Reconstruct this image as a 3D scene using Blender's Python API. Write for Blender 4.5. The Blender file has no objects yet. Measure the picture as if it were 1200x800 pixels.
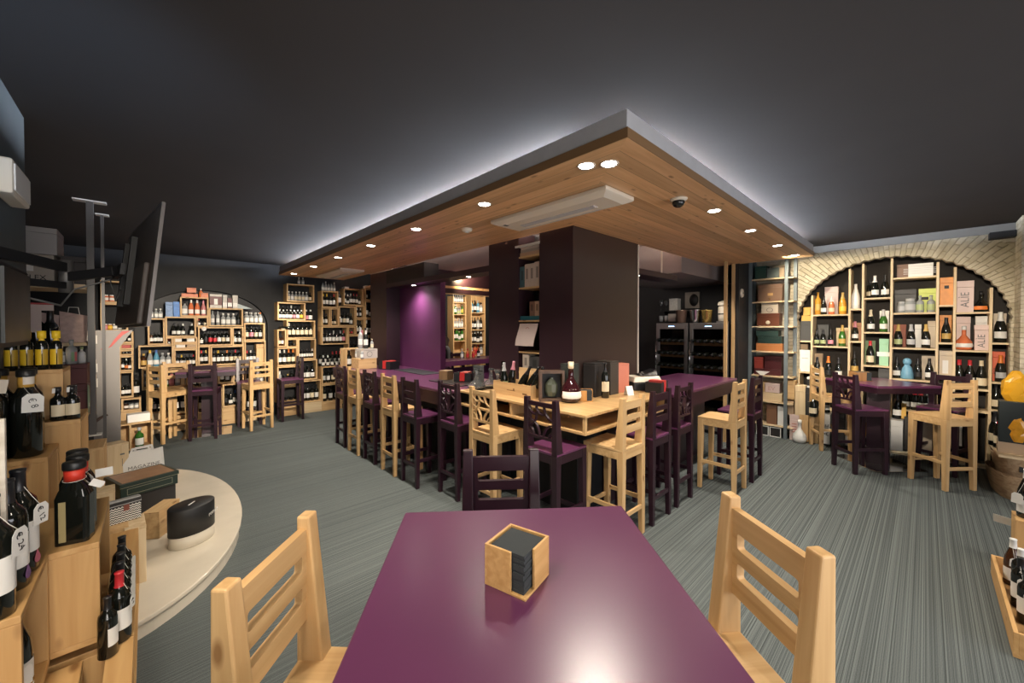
import bpy, bmesh, math, random
from math import sin, cos, pi, radians, sqrt, atan2
from mathutils import Vector, Matrix
random.seed(7)
SC = bpy.context.scene
COL = SC.collection
# ------------------------------------------------------------------ camera
F = 455.0; EYE = 1.70; CX = 600.0; HOR = 383.0
PITCH = radians(0.75); CY = HOR + F * math.tan(PITCH); AZ = radians(46.8)
FW = Vector((cos(AZ) * cos(PITCH), sin(AZ) * cos(PITCH), -sin(PITCH)))
RT = Vector((sin(AZ), -cos(AZ), 0)); UP = Vector((cos(AZ) * sin(PITCH), sin(AZ) * sin(PITCH), cos(PITCH)))
C0 = Vector((0, 0, EYE))
cam = bpy.data.cameras.new('camera'); cam_o = bpy.data.objects.new('camera', cam); COL.objects.link(cam_o)
cam.sensor_width = 36.0; cam.lens = F / 1200 * 36.0; cam.shift_y = -(400 - CY) / 1200.0
cam.clip_start = 0.05
M = Matrix((RT, UP, -FW)).transposed().to_4x4(); M.translation = C0
cam_o.matrix_world = M
SC.camera = cam_o

def on(u, v, x=None, y=None, z=None):
    """the place a picture point has on a plane of the room"""
    r = FW + RT * ((u - CX) / F) + UP * ((CY - v) / F)
    t = (z - EYE) / r.z if z is not None else (x / r.x if x is not None else y / r.y)
    return C0 + r * t

def at(u, v, d):
    return C0 + (FW + RT * ((u - CX) / F) + UP * ((CY - v) / F)) * d

# ------------------------------------------------------------------ materials
def nmat(name):
    m = bpy.data.materials.new(name); m.use_nodes = True
    nt = m.node_tree; b = nt.nodes['Principled BSDF']
    return m, nt, b, nt.nodes.new, nt.links.new

def flat(name, col, rough=0.5, metal=0.0, spec=0.5, var=0.0, coat=0.0, vscale=6.0):
    m, nt, b, N, L = nmat(name)
    b.inputs['Base Color'].default_value = (*col, 1); b.inputs['Roughness'].default_value = rough
    b.inputs['Metallic'].default_value = metal; b.inputs['Specular IOR Level'].default_value = spec
    b.inputs['Coat Weight'].default_value = coat; b.inputs['Coat Roughness'].default_value = .24
    tc = N('ShaderNodeTexCoord'); nz = N('ShaderNodeTexNoise'); nz.inputs['Scale'].default_value = vscale
    nz.inputs['Detail'].default_value = 4
    L(tc.outputs['Object'], nz.inputs['Vector'])
    if var:
        mx = N('ShaderNodeMix'); mx.data_type = 'RGBA'
        mx.inputs[6].default_value = (*[c * (1 - var) for c in col], 1); mx.inputs[7].default_value = (*[min(1, c * (1 + var)) for c in col], 1)
        L(nz.outputs['Fac'], mx.inputs[0]); L(mx.outputs[2], b.inputs['Base Color'])
    mr = N('ShaderNodeMapRange'); mr.inputs[3].default_value = rough * 0.88; mr.inputs[4].default_value = min(1, rough * 1.12)
    L(nz.outputs['Fac'], mr.inputs[0]); L(mr.outputs[0], b.inputs['Roughness'])
    return m

def wood(name, light, dark, axis, rough=0.45, knots=True, plank=None, scale=1.0):
    m, nt, b, N, L = nmat(name)
    tc = N('ShaderNodeTexCoord'); mp = N('ShaderNodeMapping')
    oi = N('ShaderNodeObjectInfo'); ad = N('ShaderNodeVectorMath'); ad.operation = 'MULTIPLY_ADD'
    cmb = N('ShaderNodeCombineXYZ')
    for i in range(3): L(oi.outputs['Random'], cmb.inputs[i])
    ad.inputs[1].default_value = (7, 7, 7)
    L(cmb.outputs[0], ad.inputs[0]); L(tc.outputs['Object'], ad.inputs[2])
    s = [26 * scale] * 3; s[axis] = 1.3 * scale
    mp.inputs['Scale'].default_value = s
    L(ad.outputs[0], mp.inputs['Vector'])
    nz = N('ShaderNodeTexNoise'); nz.inputs['Scale'].default_value = 1.0; nz.inputs['Detail'].default_value = 6; nz.inputs['Distortion'].default_value = 0.6
    L(mp.outputs[0], nz.inputs['Vector'])
    rp = N('ShaderNodeValToRGB'); rp.color_ramp.elements[0].position = 0.3; rp.color_ramp.elements[1].position = 0.68
    rp.color_ramp.elements[0].color = (*dark, 1); rp.color_ramp.elements[1].color = (*light, 1)
    L(nz.outputs['Fac'], rp.inputs[0])
    col = rp.outputs[0]
    if knots:
        m2 = N('ShaderNodeMapping'); s2 = [11 * scale] * 3; s2[axis] = 4.5 * scale; m2.inputs['Scale'].default_value = s2
        L(ad.outputs[0], m2.inputs['Vector'])
        vo = N('ShaderNodeTexVoronoi'); vo.inputs['Scale'].default_value = 1.0; L(m2.outputs[0], vo.inputs['Vector'])
        r2 = N('ShaderNodeValToRGB'); r2.color_ramp.elements[0].position = 0.07; r2.color_ramp.elements[1].position = 0.17
        r2.color_ramp.elements[0].color = (1, 1, 1, 1); r2.color_ramp.elements[1].color = (0, 0, 0, 1)
        L(vo.outputs['Distance'], r2.inputs[0])
        mx = N('ShaderNodeMix'); mx.data_type = 'RGBA'; mx.inputs[7].default_value = (dark[0] * .42, dark[1] * .32, dark[2] * .25, 1)
        ml = N('ShaderNodeMath'); ml.operation = 'MULTIPLY'; ml.inputs[1].default_value = 0.8
        L(r2.outputs[0], ml.inputs[0]); L(ml.outputs[0], mx.inputs[0]); L(col, mx.inputs[6]); col = mx.outputs[2]
    if plank:
        ax, w = plank
        sp = N('ShaderNodeSeparateXYZ'); L(tc.outputs['Object'], sp.inputs[0])
        dv = N('ShaderNodeMath'); dv.operation = 'DIVIDE'; dv.inputs[1].default_value = w; L(sp.outputs[ax], dv.inputs[0])
        fr = N('ShaderNodeMath'); fr.operation = 'FRACT'; L(dv.outputs[0], fr.inputs[0])
        lt = N('ShaderNodeMath'); lt.operation = 'LESS_THAN'; lt.inputs[1].default_value = 0.03; L(fr.outputs[0], lt.inputs[0])
        fl = N('ShaderNodeMath'); fl.operation = 'FLOOR'; L(dv.outputs[0], fl.inputs[0])
        wn = N('ShaderNodeTexWhiteNoise'); wn.noise_dimensions = '1D'; L(fl.outputs[0], wn.inputs['W'])
        hs = N('ShaderNodeHueSaturation'); mr = N('ShaderNodeMapRange'); mr.inputs[3].default_value = .82; mr.inputs[4].default_value = 1.15
        L(wn.outputs['Value'], mr.inputs[0]); L(mr.outputs[0], hs.inputs['Value']); L(col, hs.inputs['Color'])
        mx = N('ShaderNodeMix'); mx.data_type = 'RGBA'; mx.inputs[7].default_value = (*[c * .4 for c in dark], 1)
        L(lt.outputs[0], mx.inputs[0]); L(hs.outputs[0], mx.inputs[6]); col = mx.outputs[2]
    L(col, b.inputs['Base Color']); b.inputs['Roughness'].default_value = rough
    return m

PL, PD = (0.62, 0.41, 0.20), (0.47, 0.28, 0.115)
PINE = [wood('pine_%s' % a, PL, PD, i) for i, a in enumerate('xyz')]
CRL, CRD = (0.62, 0.42, 0.21), (0.47, 0.28, 0.12)
CRATE = [wood('crate_pine_%s' % a, CRL, CRD, i, rough=.6) for i, a in enumerate('xyz')]
PALE = [wood('pale_wood_%s' % a, (0.70, 0.56, 0.36), (0.55, 0.40, 0.23), i, rough=.6, knots=False) for i, a in enumerate('xyz')]
STAIN = [wood('display_wood_%s' % a, (0.60, 0.37, 0.155), (0.46, 0.255, 0.09), i, rough=.55) for i, a in enumerate('xyz')]
CANX = wood('canopy_boards_x', (0.74, 0.46, 0.24), (0.58, 0.33, 0.15), 0, rough=.38, plank=(1, .11))
CANY = wood('canopy_boards_y', (0.74, 0.46, 0.24), (0.58, 0.33, 0.15), 1, rough=.38, plank=(0, .11))
COUNTER = wood('counter_wood', (0.58, 0.38, 0.18), (0.43, 0.25, 0.10), 1, rough=.3, scale=.8)
PURPLE = flat('purple_lacquer', (0.105, 0.027, 0.078), rough=.30, var=.12, vscale=3, coat=.5)
PURPWALL = flat('purple_paint', (0.115, 0.026, 0.092), rough=.45, var=.05)
DKPURP = flat('dark_purple_stain', (0.020, 0.0062, 0.0125), rough=.33, var=.2, vscale=14)
AUB = flat('aubergine_panel', (0.030, 0.0125, 0.018), rough=.42, var=.1)
PILR = flat('satin_brown_panel', (0.042, 0.026, 0.022), rough=.36, var=.06)
BLACK = flat('black_paint', (0.010, 0.010, 0.012), rough=.6, var=.15)
DARKW = flat('charcoal_wall', (0.010, 0.0105, 0.012), rough=.8, var=.15)
CEIL = flat('dark_ceiling', (0.034, 0.029, 0.027), rough=.9, var=.08, vscale=1.5)
BLUEG = flat('slate_wall_paint', (0.045, 0.065, 0.075), rough=.6, var=.08)
GREYF = flat('grey_fascia', (0.48, 0.48, 0.50), rough=.6, var=.12, vscale=9)
STEEL = flat('grey_steel', (0.105, 0.10, 0.098), rough=.45, metal=.3, var=.1)
STEELB = flat('blue_grey_steel', (0.16, 0.19, 0.205), rough=.45, metal=.2, var=.1)
CHROME = flat('polished_steel', (0.72, 0.72, 0.72), rough=.13, metal=1.0)
BRUSH = flat('brushed_steel', (0.34, 0.32, 0.31), rough=.32, metal=.9, var=.1, vscale=30)
GOLD = flat('brass', (0.72, 0.50, 0.16), rough=.25, metal=.9)
WHITE = flat('white_card', (0.74, 0.73, 0.70), rough=.6, var=.04)
CREAM = flat('cream_plastic', (0.72, 0.65, 0.54), rough=.45, var=.03)
PINKCEIL = flat('inner_ceiling_paint', (0.62, 0.50, 0.46), rough=.8, var=.03)
MARBLE = flat('cream_marble', (0.60, 0.54, 0.44), rough=.12, var=.16, vscale=3.5)
NAPK = flat('dark_napkin_paper', (0.030, 0.036, 0.040), rough=.85, var=.1)
INK = flat('black_ink', (0.012, 0.012, 0.012), rough=.6)
GREYINK = flat('grey_ink', (0.12, 0.12, 0.12), rough=.6)
STRING = flat('white_string', (0.7, 0.68, 0.62), rough=.8)
BAMBOO = wood('bamboo', (0.66, 0.41, 0.17), (0.52, 0.29, 0.10), 0, rough=.4, knots=False, scale=2)
BASKET = wood('basket_wood', (0.42, 0.29, 0.17), (0.26, 0.16, 0.09), 0, rough=.7, knots=False, scale=1.5)
_cc = {}
def colour(c, rough=.5, metal=0.0):
    k = (tuple(round(x, 3) for x in c), rough, metal)
    if k not in _cc: _cc[k] = flat('paint_%d' % len(_cc), c, rough=rough, metal=metal, var=.06)
    return _cc[k]

def emit(name, col, strength):
    m, nt, b, N, L = nmat(name)
    b.inputs['Base Color'].default_value = (*col, 1)
    b.inputs['Emission Color'].default_value = (*col, 1); b.inputs['Emission Strength'].default_value = strength
    return m
LAMP = emit('lamp_glow', (1, .95, .86), 28.0)
LED = emit('led_strip_glow', (.86, .91, 1.0), 1.0)
SCREENBLUE = emit('blue_display_glow', (.35, .6, 1.0), 5.0)

def glass(name, col, rough=.03, trans=1.0, alpha=None):
    m, nt, b, N, L = nmat(name)
    b.inputs['Base Color'].default_value = (*col, 1); b.inputs['Roughness'].default_value = rough
    b.inputs['Transmission Weight'].default_value = trans; b.inputs['IOR'].default_value = 1.45
    nz = N('ShaderNodeTexNoise'); nz.inputs['Scale'].default_value = 20
    mr = N('ShaderNodeMapRange'); mr.inputs[3].default_value = rough * .8; mr.inputs[4].default_value = rough * 1.3
    L(nz.outputs['Fac'], mr.inputs[0]); L(mr.outputs[0], b.inputs['Roughness'])
    return m

def pane_mat(name, tint, gl=.1):
    m, nt, b, N, L = nmat(name)
    t = N('ShaderNodeBsdfTransparent'); t.inputs[0].default_value = (*tint, 1)
    g = N('ShaderNodeBsdfGlossy'); g.inputs['Roughness'].default_value = .04
    fr = N('ShaderNodeFresnel'); fr.inputs[0].default_value = 1.45
    mx = N('ShaderNodeMixShader'); L(fr.outputs[0], mx.inputs[0]); L(t.outputs[0], mx.inputs[1]); L(g.outputs[0], mx.inputs[2])
    L(mx.outputs[0], nt.nodes['Material Output'].inputs[0])
    return m
CLEARPANE = pane_mat('clear_pane', (.92, .93, .93))
DARKPANE = pane_mat('smoked_pane', (.55, .55, .55))
CRYSTAL = glass('clear_crystal', (.93, .95, .95), trans=.93)

GL = {  # bottle glass by letter
    'K': flat('black_green_glass', (0.0065, 0.0075, 0.006), rough=.09, spec=.7),
    'G': flat('green_glass', (0.03, 0.12, 0.016), rough=.1, spec=.7),
    'B': flat('amber_brown_glass', (0.05, 0.018, 0.006), rough=.1, spec=.7),
    'C': glass('pale_clear_glass', (.86, .90, .90), rough=.06, trans=.65),
    'O': flat('rose_glass', (0.62, 0.17, 0.07), rough=.12, spec=.6),
    'Y': flat('golden_glass', (0.62, 0.30, 0.035), rough=.12, spec=.6),
    'U': flat('blue_glass', (0.10, 0.30, 0.45), rough=.12, spec=.6),
    'P': flat('pink_glass', (0.55, 0.22, 0.22), rough=.12, spec=.6),
    'W': flat('white_glazed', (0.72, 0.72, 0.70), rough=.25),
    'D': flat('dark_wine_glass', (0.03, 0.006, 0.008), rough=.09, spec=.7),
}
GLW = {'K': 'dark', 'G': 'green', 'B': 'brown', 'C': 'clear', 'O': 'orange', 'Y': 'golden', 'U': 'blue', 'P': 'pink', 'W': 'white', 'D': 'deep red'}
LC = {'w': (.74, .73, .70), 'c': (.70, .60, .42), 'r': (.55, .03, .04), 'y': (.78, .50, .05), 'k': (.012, .012, .014), 'o': (.72, .20, .03),
      'g': (.36, .42, .20), 'b': (.06, .14, .45), 'p': (.62, .24, .30), 's': (.45, .45, .46), 'n': (.30, .17, .08), 'v': (.20, .08, .25), 'l': (.40, .55, .75), 'd': (.55, .36, .10)}
LW = {'w': 'white', 'c': 'cream', 'r': 'red', 'y': 'yellow', 'k': 'black', 'o': 'orange', 'g': 'green', 'b': 'blue', 'p': 'pink', 's': 'silver', 'n': 'brown', 'v': 'violet', 'l': 'light blue', 'd': 'gold'}

# ------------------------------------------------------------------ mesh helper
class MB:
    def __init__(s): s.v = []; s.f = []; s.m = []; s.sm = []
    def face(s, idx, m=0, sm=False): s.f.append(idx); s.m.append(m); s.sm.append(sm)
    def hexa(s, p, m=0):
        b = len(s.v); s.v += [tuple(q) for q in p]
        for q in ((0, 3, 2, 1), (4, 5, 6, 7), (0, 1, 5, 4), (1, 2, 6, 5), (2, 3, 7, 6), (3, 0, 4, 7)): s.face([b + i for i in q], m)
        return s
    def box(s, x0, x1, y0, y1, z0, z1, m=0):
        return s.hexa([(x0, y0, z0), (x1, y0, z0), (x1, y1, z0), (x0, y1, z0), (x0, y0, z1), (x1, y0, z1), (x1, y1, z1), (x0, y1, z1)], m)
    def lathe(s, prof, n=16, c=(0, 0, 0), m=0, sx=1, sy=1, a0=0, a1=2 * pi, smooth=True):
        full = abs(a1 - a0 - 2 * pi) < 1e-6; k = n if full else n + 1
        rows = []
        for r, z in prof:
            if r <= 1e-7: rows.append([len(s.v)]); s.v.append((c[0], c[1], c[2] + z)); continue
            row = []
            for i in range(k):
                a = a0 + (a1 - a0) * i / n
                row.append(len(s.v)); s.v.append((c[0] + r * sx * cos(a), c[1] + r * sy * sin(a), c[2] + z))
            rows.append(row)
        for A, B in zip(rows, rows[1:]):
            for i in range(n):
                j = (i + 1) % k
                if len(A) == 1 and len(B) == 1: continue
                if len(A) == 1: s.face([A[0], B[j], B[i]], m, smooth)
                elif len(B) == 1: s.face([A[i], A[j], B[0]], m, smooth)
                else: s.face([A[i], A[j], B[j], B[i]], m, smooth)
        return s
    def tube(s, pts, r, n=8, m=0, r1=None):
        pts = [Vector(p) for p in pts]; rows = []
        for i, p in enumerate(pts):
            t = (pts[min(i + 1, len(pts) - 1)] - pts[max(i - 1, 0)]).normalized()
            a = t.cross(Vector((0, 0, 1)))
            if a.length < 1e-3: a = t.cross(Vector((1, 0, 0)))
            a.normalize(); b = t.cross(a)
            rr = r if r1 is None else r + (r1 - r) * i / (len(pts) - 1)
            rows.append([len(s.v) + k for k in range(n)])
            for k in range(n):
                q = p + (a * cos(2 * pi * k / n) + b * sin(2 * pi * k / n)) * rr; s.v.append(tuple(q))
        for A, B in zip(rows, rows[1:]):
            for k in range(n): s.face([A[k], A[(k + 1) % n], B[(k + 1) % n], B[k]], m, True)
        s.face(rows[0][::-1], m); s.face(rows[-1], m)
        return s
    def prism(s, poly, z0, z1, m=0, ax=2):
        """poly: 2D outline, extruded along axis ax"""
        def P(a, b, c): return (a, b, c) if ax == 2 else ((c, a, b) if ax == 0 else (a, c, b))
        n = len(poly); b = len(s.v)
        s.v += [P(x, y, z0) for x, y in poly] + [P(x, y, z1) for x, y in poly]
        s.face([b + i for i in range(n)][::-1], m); s.face([b + n + i for i in range(n)], m)
        for i in range(n): j = (i + 1) % n; s.face([b + i, b + j, b + n + j, b + n + i], m)
        return s
    def band(s, pts, w, t0, t1, m=0):
        """flat strip of width w along 2D path (x,z), from y=t0 to y=t1"""
        pts = [Vector(p) for p in pts]; L = []; R = []
        for i, p in enumerate(pts):
            t = (pts[min(i + 1, len(pts) - 1)] - pts[max(i - 1, 0)]).normalized(); nrm = Vector((-t.y, t.x))
            L.append(p + nrm * w / 2); R.append(p - nrm * w / 2)
        poly = [tuple(p) for p in L] + [tuple(p) for p in R[::-1]]
        n = len(pts); b = len(s.v)
        for y in (t0, t1): s.v += [(p.x, y, p.y) for p in L] + [(p.x, y, p.y) for p in R]
        for i in range(n - 1):
            a = b + i; s.face([a, a + 1, a + n + 1, a + n], m); c = b + 2 * n + i; s.face([c, c + n, c + n + 1, c + 1], m)
            s.face([a, a + 2 * n, a + 1 + 2 * n, a + 1], m); s.face([a + n, a + n + 1, a + 3 * n + 1, a + 3 * n], m)
        for i in (0, n - 1): s.face([b + i, b + n + i, b + 3 * n + i, b + 2 * n + i], m)
        return s
    def mesh(s, name, mats, fix=True):
        me = bpy.data.meshes.new(name); me.from_pydata(s.v, [], s.f)
        for mt in (mats if isinstance(mats, (list, tuple)) else [mats]): me.materials.append(mt)
        me.polygons.foreach_set('material_index', s.m); me.polygons.foreach_set('use_smooth', s.sm)
        if fix:
            bm = bmesh.new(); bm.from_mesh(me); bmesh.ops.recalc_face_normals(bm, faces=bm.faces); bm.to_mesh(me); bm.free()
        me.update(); return me
    def build(s, name, mats, parent=None, bev=0, loc=None, rz=None, fix=True):
        return link(name, s.mesh(name, mats, fix), parent, bev, loc, rz)

def link(name, me, parent=None, bev=0, loc=None, rz=None):
    o = bpy.data.objects.new(name, me); COL.objects.link(o)
    if parent is not None: o.parent = parent
    if loc is not None: o.location = loc
    if rz is not None: o.rotation_euler = (0, 0, rz)
    if bev:
        bv = o.modifiers.new('edge', 'BEVEL'); bv.width = bev; bv.segments = 2; bv.limit_method = 'ANGLE'; bv.angle_limit = radians(40)
    return o

def empty(name, loc=(0, 0, 0), rz=0.0):
    o = bpy.data.objects.new(name, None); o.empty_display_size = .05; COL.objects.link(o); o.location = loc; o.rotation_euler = (0, 0, rz); return o

def tag(o, label, cat, group=None, kind=None):
    o['label'] = label; o['category'] = cat
    if group: o['group'] = group
    if kind: o['kind'] = kind
    return o
def struct(o): o['kind'] = 'structure'; return o

def outline_mesh(name, loops, depth, mats):
    """filled outline with holes, thickness depth (along local Z), as a mesh"""
    cu = bpy.data.curves.new('outline', 'CURVE'); cu.dimensions = '2D'; cu.fill_mode = 'BOTH'; cu.extrude = depth / 2
    for lp in loops:
        sp = cu.splines.new('POLY'); sp.points.add(len(lp) - 1)
        for p, q in zip(sp.points, lp): p.co = (q[0], q[1], 0, 1)
        sp.use_cyclic_u = True
    ob = bpy.data.objects.new('outline', cu); COL.objects.link(ob)
    me = bpy.data.meshes.new_from_object(ob.evaluated_get(bpy.context.evaluated_depsgraph_get()))
    bpy.data.objects.remove(ob); bpy.data.curves.remove(cu)
    me.name = name; me.materials.clear()
    for mt in (mats if isinstance(mats, (list, tuple)) else [mats]): me.materials.append(mt)
    return me

def text_mesh(txt, size, depth, mat, align='CENTER'):
    cu = bpy.data.curves.new('letters', 'FONT'); cu.body = txt; cu.size = size; cu.extrude = depth; cu.align_x = align; cu.align_y = 'CENTER'; cu.resolution_u = 2
    ob = bpy.data.objects.new('letters', cu); COL.objects.link(ob)
    me = bpy.data.meshes.new_from_object(ob.evaluated_get(bpy.context.evaluated_depsgraph_get()))
    bpy.data.objects.remove(ob); bpy.data.curves.remove(cu)
    me.materials.clear(); me.materials.append(mat); return me

def basis(o, right, up, origin):
    """place a mesh drawn in its own XY plane so that X runs along right and Y along up"""
    r = Vector(right).normalized(); u = Vector(up).normalized(); n = r.cross(u)
    m = Matrix((r, u, n)).transposed().to_4x4(); m.translation = Vector(origin)
    o.matrix_local = m; return o

ORD = ['first', 'second', 'third', 'fourth', 'fifth', 'sixth', 'seventh', 'eighth', 'ninth', 'tenth', 'eleventh', 'twelfth']
def rrect(x0, x1, y0, y1, r, n=4):
    out = []
    for cx, cy, a in ((x1 - r, y1 - r, 0), (x0 + r, y1 - r, pi / 2), (x0 + r, y0 + r, pi), (x1 - r, y0 + r, 1.5 * pi)):
        for i in range(n + 1): t = a + pi / 2 * i / n; out.append((cx + r * cos(t), cy + r * sin(t)))
    return out
# ================================================================== the room
CZ = 2.90      # ceiling
XA = 7.30      # arch wall
YB = 8.62      # back wall
def carpet():
    m, nt, b, N, L = nmat('striped_carpet')
    tc = N('ShaderNodeTexCoord')
    def noise(sc, det=3):
        mp = N('ShaderNodeMapping'); mp.inputs['Scale'].default_value = sc; L(tc.outputs['Object'], mp.inputs['Vector'])
        n = N('ShaderNodeTexNoise'); n.inputs['Scale'].default_value = 1; n.inputs['Detail'].default_value = det; L(mp.outputs[0], n.inputs['Vector']); return n.outputs['Fac']
    a = noise((.06, 150, 1), 4); c = noise((.35, 420, 1), 2); d = noise((260, 260, 1), 1)
    def mth(op, x, y):
        n = N('ShaderNodeMath'); n.operation = op
        for i, q in enumerate((x, y)):
            if isinstance(q, (int, float)): n.inputs[i].default_value = q
            else: L(q, n.inputs[i])
        return n.outputs[0]
    f = mth('ADD', mth('MULTIPLY', a, .52), mth('ADD', mth('MULTIPLY', c, .30), mth('MULTIPLY', d, .18)))
    rp = N('ShaderNodeValToRGB'); e = rp.color_ramp.elements
    e[0].position = .41; e[0].color = (.042, .049, .050, 1); e[1].position = .59; e[1].color = (.140, .158, .156, 1)
    L(f, rp.inputs[0]); L(rp.outputs[0], b.inputs['Base Color']); b.inputs['Roughness'].default_value = .92; b.inputs['Specular IOR Level'].default_value = .2
    bp = N('ShaderNodeBump'); bp.inputs['Strength'].default_value = .3; bp.inputs['Distance'].default_value = .004; L(f, bp.inputs['Height']); L(bp.outputs[0], b.inputs['Normal'])
    return m
struct(MB().box(-2.0, 8.2, -3.2, 9.2, -.1, 0).build('floor', carpet()))
struct(MB().box(-2.0, 8.2, -3.2, 9.2, CZ, CZ + .1).build('ceiling', CEIL))

# stone arch wall: bricks laid flat, and turned round the arch
AY, AZ0, AA, AB = .335, 1.77, 1.012, .87
def stone():
    m, nt, b, N, L = nmat('pale_stone_bricks')
    tc = N('ShaderNodeTexCoord'); sp = N('ShaderNodeSeparateXYZ'); L(tc.outputs['Object'], sp.inputs[0])
    def mth(op, x, y=0.0):
        n = N('ShaderNodeMath'); n.operation = op
        for i, q in enumerate((x, y)):
            if isinstance(q, (int, float)): n.inputs[i].default_value = q
            else: L(q, n.inputs[i])
        return n.outputs[0]
    def brick(vec):
        br = N('ShaderNodeTexBrick'); br.inputs['Scale'].default_value = 1
        br.inputs['Brick Width'].default_value = .24; br.inputs['Row Height'].default_value = .055; br.inputs['Mortar Size'].default_value = .007
        br.inputs['Mortar Smooth'].default_value = .9
        br.inputs['Color1'].default_value = (.62, .56, .44, 1); br.inputs['Color2'].default_value = (.53, .47, .35, 1); br.inputs['Mortar'].default_value = (.45, .40, .29, 1)
        L(vec, br.inputs['Vector']); return br
    nz = N('ShaderNodeTexNoise'); nz.inputs['Scale'].default_value = 9; nz.inputs['Detail'].default_value = 5; L(tc.outputs['Object'], nz.inputs['Vector'])
    c1 = N('ShaderNodeCombineXYZ'); L(mth('ADD', sp.outputs[1], sp.outputs[0]), c1.inputs[0]); L(mth('ADD', sp.outputs[2], mth('MULTIPLY', nz.outputs['Fac'], .03)), c1.inputs[1])
    dy = mth('SUBTRACT', sp.outputs[1], AY); dz = mth('MULTIPLY', mth('SUBTRACT', sp.outputs[2], AZ0), AA / AB)
    r = mth('SQRT', mth('ADD', mth('MULTIPLY', dy, dy), mth('MULTIPLY', dz, dz))); ang = mth('ARCTAN2', dz, dy)
    c2 = N('ShaderNodeCombineXYZ'); L(mth('ADD', r, .19), c2.inputs[0]); L(mth('ADD', mth('MULTIPLY', ang, 1.15), mth('MULTIPLY', nz.outputs['Fac'], .03)), c2.inputs[1])
    b1 = brick(c1.outputs[0]); b2 = brick(c2.outputs[0])
    inside = mth('MULTIPLY', mth('LESS_THAN', r, AA + .42), mth('GREATER_THAN', sp.outputs[2], AZ0))
    inside = mth('MULTIPLY', inside, mth('LESS_THAN', sp.outputs[0], XA + .001))
    mx = N('ShaderNodeMix'); mx.data_type = 'RGBA'; L(inside, mx.inputs[0]); L(b1.outputs['Color'], mx.inputs[6]); L(b2.outputs['Color'], mx.inputs[7])
    mf = N('ShaderNodeMix'); L(inside, mf.inputs[0]); L(b1.outputs['Fac'], mf.inputs[2]); L(b2.outputs['Fac'], mf.inputs[3])
    m2 = N('ShaderNodeMix'); m2.data_type = 'RGBA'; m2.blend_type = 'MULTIPLY'; m2.inputs[0].default_value = .7
    rp = N('ShaderNodeValToRGB'); rp.color_ramp.elements[0].position = .3; rp.color_ramp.elements[0].color = (.62, .58, .50, 1); rp.color_ramp.elements[1].position = .65
    L(nz.outputs['Fac'], rp.inputs[0]); L(mx.outputs[2], m2.inputs[6]); L(rp.outputs[0], m2.inputs[7]); L(m2.outputs[2], b.inputs['Base Color'])
    b.inputs['Roughness'].default_value = .9
    h = mth('SUBTRACT', mth('MULTIPLY', nz.outputs['Fac'], .5), mf.outputs[0])
    bp = N('ShaderNodeBump'); bp.inputs['Strength'].default_value = .8; bp.inputs['Distance'].default_value = .012; L(h, bp.inputs['Height']); L(bp.outputs[0], b.inputs['Normal'])
    return m
STONE = stone()
def arch_loop(y0, y1, zb, zs, b, step=0.0, n=36):
    cy = (y0 + y1) / 2; a = (y1 - y0) / 2
    out = [(y1, zb)]
    for i in range(n + 1):
        t = pi * i / n; k = 1 + (step if i % 2 else 0)
        out.append((cy + a * k * cos(t), zs + b * k * sin(t)))
    return out + [(y0, zb)]
def arch_wall(name, lo, hi, hole, plane, thick, mat, axis):
    me = outline_mesh(name, [[(lo, 0), (hi, 0), (hi, CZ), (lo, CZ)], hole], thick, mat)
    o = link(name, me)
    if axis == 'x': o.matrix_world = Matrix(((0, 0, 1, plane + thick / 2), (1, 0, 0, 0), (0, 1, 0, 0), (0, 0, 0, 1)))
    else: o.matrix_world = Matrix(((1, 0, 0, 0), (0, 0, -1, plane + thick / 2), (0, 1, 0, 0), (0, 0, 0, 1)))
    o.data.transform(o.matrix_world); o.matrix_world = Matrix.Identity(4)
    return struct(o)
arch_wall('wall_right', -.70, 1.95, arch_loop(AY - AA, AY + AA, .02, AZ0, AB, .022, 60), XA, .16, STONE, 'x')
struct(MB().box(XA + .42, XA + .5, -.9, 1.97, 0, CZ).build('wall_right_niche', flat('niche_back', (.028, .024, .021), rough=.9, var=.2)))
struct(MB().box(6.86, XA + .5, -.90, -.70, 0, CZ).build('wall_right_pier', STONE))
struct(MB().box(6.80, 6.92, -3.2, -.90, 0, CZ).build('wall_right_front', DARKW))
# back wall with the shallow dark arched recess behind the big rack
arch_wall('wall_back', -1.4, 8.2, arch_loop(-.15, 1.68, .02, 1.72, .62, 0, 30), YB, .12, DARKW, 'y')
struct(MB().box(-.4, 1.9, YB + .13, YB + .2, 0, CZ).build('wall_back_recess', BLACK))
struct(MB().box(-1.4, -1.28, 3.44, YB, 0, CZ).build('wall_left', BLACK))
struct(MB().box(-.66, -.507, -3.1, 3.56, 0, CZ).build('wall_left_front', BLUEG))
struct(MB().box(-1.4, -.66, 3.44, 3.56, 0, CZ).build('wall_left_return', BLACK))
struct(MB().box(-.66, 6.6, -3.2, -3.1, 0, CZ).build('wall_front', DARKW))
struct(MB().box(7.46, 7.6, 1.95, YB, 0, CZ).build('wall_right_bar', BLACK))
struct(MB().box(6.57, XA, 1.95, 2.03, 0, CZ).build('wall_bar_partition', BLACK))
tr = MB().box(XA - .02, XA, -.70, 1.95, 2.80, CZ).build('trim_1', flat('pale_cornice', (.20, .19, .175), rough=.7)); struct(tr)

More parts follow.
